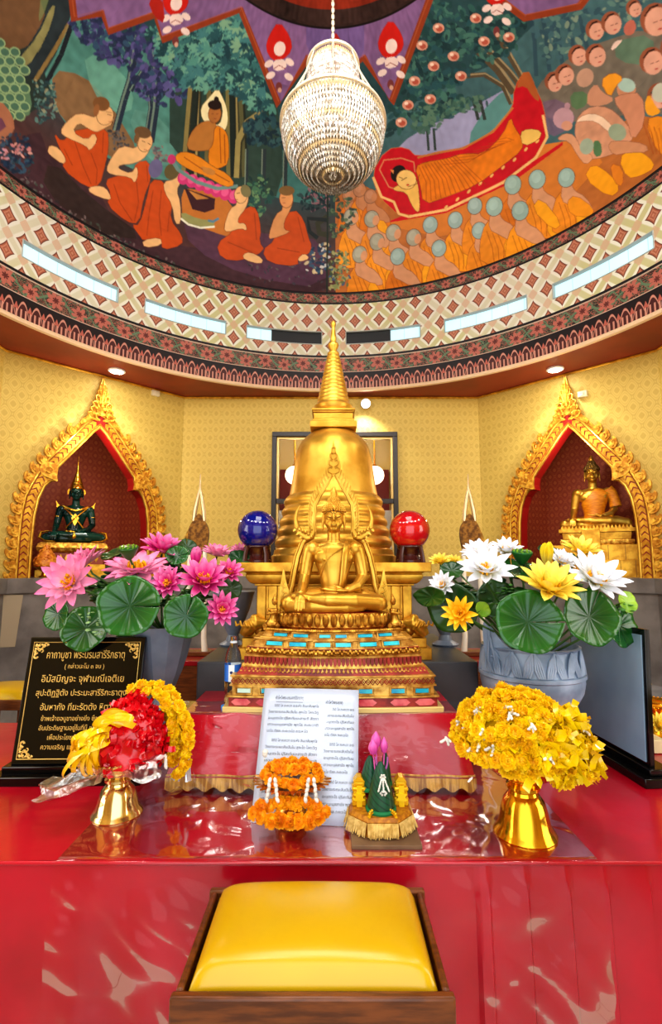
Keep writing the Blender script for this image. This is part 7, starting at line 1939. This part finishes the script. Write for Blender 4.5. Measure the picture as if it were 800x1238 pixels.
filler('filler_leaves', 'dark filler foliage packed inside the right bouquet', [fl_(600, 715, 2.25), fl_(630, 720, 2.22), fl_(560, 715, 2.3), fl_(690, 715, 2.25), fl_(640, 690, 2.3), fl_(580, 730, 2.25)], M_padd, 260, .026, 6)
filler('filler_leaves', 'bright green filler leaves between the white and yellow lotuses', [fl_(606, 712, 2.12), fl_(618, 730, 2.12), fl_(745, 740, 2.1), fl_(600, 745, 2.14)], Mat('filler green', c(70, 130, 50), .5), 60, .012, 7)
# second vases further back beside the altar
for s, wd in ((-1, 'pink'), (1, 'white')):
    px = 292 if s < 0 else 528; p = at(px, 765, 2.78)
    t = thing('small_vase', 'slate-blue vase half hidden beside the altar behind the %s lotuses' % wd, 'vase', (p.x - s * -.04 * 0 + s * .06, 2.85, .92))
    m = MB(); m.lathe([(.07, 0), (.075, .01), (.04, .03), (.03, .06), (.05, .10), (.09, .20), (.115, .29), (.12, .30), (.11, .30), (.0, .26)], 20); m.build('body', M_vase, t, smooth=25)

# ------------------------------------------------------------------ side tables with ceremonial fans
for s, wd, px in ((-1, 'pink lotus', 238), (1, 'white lotus', 570)):
    cx = at(px, 700, 3.35).x
    t = thing('side_table', 'small dark wooden table with a red top behind the %s bouquet' % wd, 'table', (cx + s * .12, 3.40, FLOOR))
    H = .78 - FLOOR
    m = MB(); m.box(0, 0, H - .015, .72, .50, .03); m.build('table_top', M_cloth2, t, bevel=.004)
    m = MB(); m.box(0, -.235, H - .16, .70, .02, .26); m.build('apron', M_wood, t, bevel=.004)
    m = MB(); m.box(0, -.23, (H - .29) / 2, .68, .012, H - .29); m.build('red_drape', M_cloth2, t)
    for sx in (-1, 1):
        for sy in (-1, 1): m = MB(); m.box(sx * .32, sy * .21, (H - .03) / 2, .05, .05, H - .03); m.build('leg', M_wood, t, bevel=.004)
    b = .78
    t = thing('ceremonial_fan', 'bronze leaf-shaped ceremonial fan in a white pronged stand behind the %s bouquet' % wd, 'fan', (cx, 3.36, b))
    zc = at(px, 646, 3.36).z - b; zt = at(px, 573, 3.36).z - b
    m = MB(); m.prism(round_([(-.045, zc - .14), (-.072, zc - .02), (-.066, zc + .05), (-.03, zc + .105), (0, zc + .15), (.03, zc + .105), (.066, zc + .05), (.072, zc - .02), (.045, zc - .14)], 2), -.012, .012); m.build('leaf_plate', Mat('bronze relief ' + wd, rough=.45, metal=.5).vary(c(150, 104, 40), c(96, 60, 22), 50), t, fix=True)
    m = MB(); m.prism(round_([(s * .06 + -.05, zc - .16), (s * .06 - .06, zc - .03), (s * .06, zc + .09), (s * .06 + .06, zc - .03), (s * .06 + .05, zc - .16)], 2), .05, .066); m.build('rear_leaf_plate', Mat('gold relief ' + wd, rough=.4, metal=.6).vary(c(196, 150, 60), c(130, 90, 30), 50), t, fix=True)
    M_iv = Mat('ivory ' + wd, c(236, 228, 210), .25)
    for k in (-1, 1):
        m = MB(); m.tube([(k * .07, -.02, 0), (k * .060, -.025, .12), (k * .050, -.02, zc - .10)], [.022, .018, .014], 10); m.build('stand_leg', M_iv, t)
        m = MB(); m.tube([(k * .036, .0, zc + .09), (k * .030, 0, zc + .16), (k * .012, 0, zc + .26), (0 - s * 0, 0, zt - .10), (.0, 0, zt)], [.013, .015, .012, .009, .003], 10); m.build('prong', Mat('pale silver gilt %s %d' % (wd, k), c(226, 206, 166), .25, .7), t)
    m = MB(); m.box(0, 0, .015, .22, .10, .03); m.build('base', M_wood, t, bevel=.004)

# ------------------------------------------------------------------ far left and far right oddments
n0 = Vector((DL.y, -DL.x, 0)); n0 = n0 if n0.y < 0 else -n0
e0 = Vector((-3.08, 4.49, 0)); 
def on_ledge(px, py, off):
    r = ray(px, py); a = Vector((OCT[0][0], OCT[0][1])) + Vector((n0.x, n0.y)) * off; d = Vector((DL.x, DL.y))
    # solve a + d s = t r
    den = r[0] * d.y - r[1] * d.x; tt = (a.x * d.y - a.y * d.x) / den; return Vector((r[0] * tt, r[1] * tt, EYE + r[2] * tt))
q = [on_ledge(*p, .224) for p in ((-22, 719), (28, 719), (18, 782), (-32, 784))]
m = MB(); m.add(q, [(0, 1, 2, 3)]); o = m.build('wall_sheet', Mat('beige sheet', c(168, 152, 128), .45), None, smooth=0, solid=.004); tag(o, 'beige sheet taped to the grey stone plinth at the far left edge', 'sheet')
pc = Vector((-2.06, 2.92, FLOOR))
t = thing('altar_candle', 'white candle in a gold holder cut off by the left picture edge', 'candle', (at(1, 760, 3.1).x - .03, 2.98, FLOOR))
m = MB(); zb_ = at(2, 806, 3.1).z - FLOOR; m.lathe([(.13, 0), (.13, .03), (.05, .08), (.035, .30), (.035, zb_ - .1), (.07, zb_ - .03), (.07, zb_)], 24); m.build('stand', M_goldp, t)
m = MB(); m.lathe([(.035, zb_), (.035, zb_ + .36), (.02, zb_ + .37)], 20); m.build('wax', Mat('candle wax', c(240, 238, 226), .4), t)
m = MB()
for k in range(4): a = k * PI / 2 + .5; m.tube([(.06 * math.cos(a), .06 * math.sin(a), zb_), (.065 * math.cos(a), .065 * math.sin(a), zb_ + .2), (.045 * math.cos(a), .045 * math.sin(a), zb_ + .42)], .008, 6)
m.build('gilt_cage', M_goldb, t)
# right edge: gold tray with marigolds behind the blank plaque
ex, ey = at(786, 862, 2.62).x, 2.62
phan(ex + .02, ey, .80, 'gold pedestal tray at the far right edge behind the blank plaque', M_phg, group=None)
m = MB(); R = random.Random(9)
for k in range(9): marigold(m, (R.uniform(-.05, .05), R.uniform(-.04, .04), R.uniform(0, .05)), .03, (R.uniform(-.5, .5), -.6, .8), R)
o = m.build('marigold_bunch', M_mari, None, smooth=180, loc=(at(774, 826, 2.62).x, 2.62, TZ + .30)); o.location.z = at(774, 828, 2.62).z - .02; tag(o, 'bunch of yellow marigolds on the tray at the far right edge', 'flowers')
lotus(at(797, 878, 2.3), (.1, -.8, .6), .06, P_yel, 'pale yellow lotus lying on the red cloth at the far right edge', None, seed=130)
m = MB(); m.box(0, 0, .03, .15, .10, .06); o = m.build('offering_box', Mat('cream carton', c(226, 214, 170), .6), None, bevel=.004, loc=(at(779, 868, 2.42).x, 2.44, TZ + .003)); tag(o, 'small cream carton in front of the far right gold tray', 'box')

# ------------------------------------------------------------------ chandelier
CHX, CHY = .012, 2.75
M_cry = Mat('cut crystal', c(232, 226, 214), .08, .30, Coat_Weight=1.0)
M_cry.set('Base Color', M_cry.mix(M_cry.noise(46, 3).step(.38, .60), c(240, 238, 232), c(172, 160, 144)))
M_crg = Mat('amber crystal', c(206, 184, 146), .10, .4)
M_rim = Mat('pearl rim', c(236, 224, 200), .25, .4)
zr = at(404, 153, CHY).z; zu = at(404, 82, CHY).z; RB, RU = .318, .158
t = thing('chandelier', 'crystal chandelier of two tiers hanging in front of the painted dome', 'chandelier', (CHX, CHY, zr))
du = zu - zr
m = MB()
zc_ = ZD + DB - zr - .005
for k in range(int((zc_ - du - .07) / .045)):
    z = du + .09 + k * .045; m.lathe([(.004, z - .02), (.011, z - .01), (.011, z + .01), (.004, z + .02)], 8)
m.build('chain', M_rim, t)
m = MB(); m.lathe([(.07, zc_ - .05), (.10, zc_ - .02), (.10, zc_)], 24); m.build('ceiling_rose', M_rim, t)
def rim(name, R_, z, r=.007): m = MB(); m.lathe([(R_ - r, z - r), (R_ + r, z - r), (R_ + r * 1.2, z), (R_ + r, z + r), (R_ - r, z + r), (R_ - r, z - r)], 64, cap=False); m.build(name, M_rim, t, fix=True)
rim('lower_rim', RB, 0.0); rim('upper_rim', RU, du)
def drops(name, R_, z, n, L, w, mat, off=0., lean=0.):
    m = MB()
    for k in range(n):
        a = 2 * PI * (k + off) / n; ca, sa = math.cos(a), math.sin(a)
        top = Vector((R_ * ca, R_ * sa, z)); bot = Vector(((R_ - lean) * ca, (R_ - lean) * sa, z - L)); mid = top.lerp(bot, .62); tv = Vector((-sa, ca, 0)) * w; ov = Vector((ca, sa, 0)) * w * .6
        b = a * 3; m.add([top, mid + tv, mid + ov, mid - tv, mid - ov, bot], [(0, 1, 2), (0, 2, 3), (0, 3, 4), (0, 4, 1), (5, 2, 1), (5, 3, 2), (5, 4, 3), (5, 1, 4)])
    m.build(name, mat, t, smooth=0)
for j in range(3): drops('crystal_fringe', RU - .006 + .004 * j, du - .008 - .026 * j, 84, .06, .0105, (M_crg, M_cry, M_cry)[j], .5 * (j % 2))
for j in range(5): drops('crystal_curtain', RU + (RB - RU) * (j / 5) * .35 - .004, du - .08 - .048 * j, 84 + 6 * j, .075, .0105, M_cry, .5 * (j % 2), -.01)
for j in range(3): drops('crystal_fringe', RB - .012 - .004 * j, -.012 - .01 * j, 92 - 8 * j, .075, .010, (M_crg, M_cry, M_crg)[j], .5 * (j % 2), .012)
for j in range(16):
    ph = .04 + j * .095; R_ = (RB - .004) * math.cos(ph) ** .62; z = -(RB - .0) * math.sin(ph) * .97 + .01
    drops('crystal_row', R_, z, max(8, int(2 * PI * R_ / .0185)), .052, .0095, M_cry if j % 5 else M_crg, .5 * (j % 2), .024 * math.sin(ph))
for j in range(6):   # inner rings seen through the open top
    drops('inner_crystal_row', RB * (.85 - j * .13), -.03 - j * .035, 60 - 8 * j, .06, .010, M_cry, .5 * (j % 2))
m = MB(); m.lathe([(RB * .93, .01)] + [((RB - .03) * math.cos(q) ** .62, -(RB - .03) * math.sin(q) * .97) for q in np.linspace(.05, 1.54, 14)], 48, cap=False); m.build('inner_bowl', Mat('smoky crystal lining', rough=.25, metal=.35).vary(c(216, 206, 190), c(160, 146, 126), 24, 3), t)
m = MB(); m.lathe([(RU - .02, du - .005), (RU - .015, du - .12), (RU + .03, .0)], 40, cap=False); m.build('upper_lining', bpy.data.materials['smoky crystal lining'], t)
drops('bottom_pendant', .02, -RB * .93, 6, .05, .012, M_cry)
m = MB()
for k in range(22): a = 2 * PI * k / 22; m.prism([(-.010, 0), (.010, 0), (.006, .05), (-.006, .05)], -.004, .004, Matrix.Rotation(a, 4, 'Z') @ Matrix.Translation((0, -.085, du + .012)))
m.lathe([(.02, du + .0), (.10, du + .01), (.085, du + .055), (.012, du + .075)], 24); m.build('crown', M_crg, t, fix=True)
m = MB()
for k in range(8): a = 2 * PI * k / 8; m.tube([(RU * math.cos(a), RU * math.sin(a), du), (RB * .7 * math.cos(a), RB * .7 * math.sin(a), du * .5), (RB * math.cos(a), RB * math.sin(a), 0)], .005, 6)
m.tube([(0, 0, -.1), (0, 0, du + .07)], .012, 8); m.build('frame', M_rim, t)
for k in range(6):
    a = 2 * PI * k / 6; m = MB(); m.ell((.12 * math.cos(a), .12 * math.sin(a), .02), (.018, .018, .03), 10, 8); m.build('bulb', Mat('warm bulb %d' % k, c(255, 236, 200), .3, Emission_Color=(1, .82, .55, 1), Emission_Strength=.8), t)

# ------------------------------------------------------------------ soffit spotlights and sensors
M_lamp = Mat('lit lens', c(255, 255, 250), .3, Emission_Color=(1, .97, .9, 1), Emission_Strength=40)
for px, py, lab in ((141, 451, 'lit soffit spotlight above the jade statue\'s niche'), (671, 449, 'lit soffit spotlight above the gold statue\'s niche'), (442, 488, 'lit spotlight on the back wall beside the stupa spire')):
    wall_l = px == 442
    p = at(px, py, 5.70) if wall_l else atz(px, py, ZS - .03)
    if not wall_l: p.z = ZS
    t = thing('spotlight', lab, 'spotlight', p)
    if wall_l:
        M = Matrix.Rotation(PI / 2 + .45, 4, 'X')
        m = MB(); m.lathe([(.035, -.09), (.055, -.07), (.06, .0), (.05, .004)], 20, M=M); m.tube([(0, .02, .02), (0, .095, .03)], .014, 8); m.build('housing', M_white, t)
        m = MB(); m.lathe([(.052, .003), (.03, .012), (0, .014)], 20, M=M); m.build('lens', M_lamp, t)
    else:
        m = MB(); m.lathe([(.082, .0), (.086, -.012), (.068, -.02)], 24, cap=False); m.build('trim_ring', M_white, t)
        m = MB(); m.lathe([(.068, -.016), (.04, -.026), (0, -.030)], 20); m.build('lens', M_lamp, t)
for px, py, lab in ((187, 476, 'small cream sensor box on the wall right of the jade niche'), (705, 477, 'small cream sensor box on the wall above the gold statue\'s niche')):
    b = [Vector(OCT[0]), Vector(OCT[7])] if px < 400 else [Vector(OCT[1]), Vector(OCT[2])]
    r = ray(px, py); d = (b[1] - b[0]).normalized(); den = r[0] * d.y - r[1] * d.x; tt = (b[0].x * d.y - b[0].y * d.x) / den
    m = MB(); m.box(0, -.02, 0, .09, .04, .06); m.box(0, -.045, -.005, .03, .012, .03); o = m.build('sensor_box', Mat('cream plastic %d' % px, c(226, 214, 180), .5), None, bevel=.004, loc=Vector((r[0] * tt, r[1] * tt, EYE + r[2] * tt - .0)))
    o.rotation_euler = (0, 0, PI / 4 if px < 400 else -PI / 4); tag(o, lab, 'sensor')
# ------------------------------------------------------------------ light
w = bpy.data.worlds.new('sky'); SC.world = w; w.use_nodes = True
bg = w.node_tree.nodes['Background']; bg.inputs[0].default_value = (.75, .9, 1, 1); bg.inputs[1].default_value = 1.2
def lamp(kind, name, loc, energy, color=(1, 1, 1), size=1., rot=None, target=None, sy=None, spot=None):
    l = bpy.data.lights.new(name, kind); l.energy = energy; l.color = color
    if kind == 'AREA':
        l.shape = 'RECTANGLE'; l.size = size; l.size_y = sy or size
    else: l.shadow_soft_size = size
    if spot: l.spot_size = spot; l.spot_blend = .6
    o = bpy.data.objects.new(name, l); COL.objects.link(o); o.location = loc
    if target is not None: o.rotation_euler = (Vector(target) - Vector(loc)).to_track_quat('-Z', 'Y').to_euler()
    return o
lamp('AREA', 'doorway_daylight', (0, -.55, 1.45), 25, (1, .98, .95), 2.5, target=(0, 3, 1.6), sy=2.4)
lamp('AREA', 'left_side_fill', (-2.95, 1.4, 1.6), 45, (1, .98, .96), 1.6, target=(0, 3.2, 2.2), sy=2.2)  # added side fill, out of view; the wall has no door
lamp('AREA', 'right_side_fill', (2.95, 1.4, 1.6), 45, (1, .98, .96), 1.6, target=(0, 3.2, 2.2), sy=2.2)  # matching fill added on the right, no door there either
lamp('POINT', 'chandelier_light', (.012, 2.75, 4.34), 3, (1, .9, .76), .03)
for i in range(6):      # unseen fill lamps added inside the drum to brighten the dome
    a = PI * (.62 + .152 * i); lamp('POINT', 'drum_fill', (2.5 * math.sin(a), RC + 2.5 * math.cos(a), 3.7), 28, (1, .98, .94), .15)
for x, y in ((141, 451), (671, 449)):
    p = atz(x, y, ZS - .03); lamp('SPOT', 'soffit_spot', p - Vector((0, 0, .03)), 26, (1, .95, .84), .04, target=(p.x * .98, p.y - .12, 1.6), spot=1.9)
lamp('SPOT', 'back_wall_spot', at(442, 488, 5.62), 30, (1, .96, .88), .04, target=(.3, 5.6, 1.5), spot=2.2)
for sx in (-1, 1): lamp('POINT', 'niche_fill', (sx * 2.35, 4.9, 2.6), 12, (1, .94, .82), .05)  # fill lamps added to brighten the niches, without fixtures
lamp('AREA', 'overhead_fill', (0, 1.2, 4.9), 50, (1, .97, .92), 1.6, target=(0, 2.4, 0))  # free-hanging lamp added out of view to light the table from above
lamp('AREA', 'vault_fill', (0, .3, 4.2), 60, (1, .97, .94), 2.6, target=(0, 4.2, 5.2), sy=1.0)
lamp('POINT', 'passage_fill', (.05, 6.25, 3.3), 22, (1, .9, .74), .02)  # extra lamp added high out of view to brighten the passage
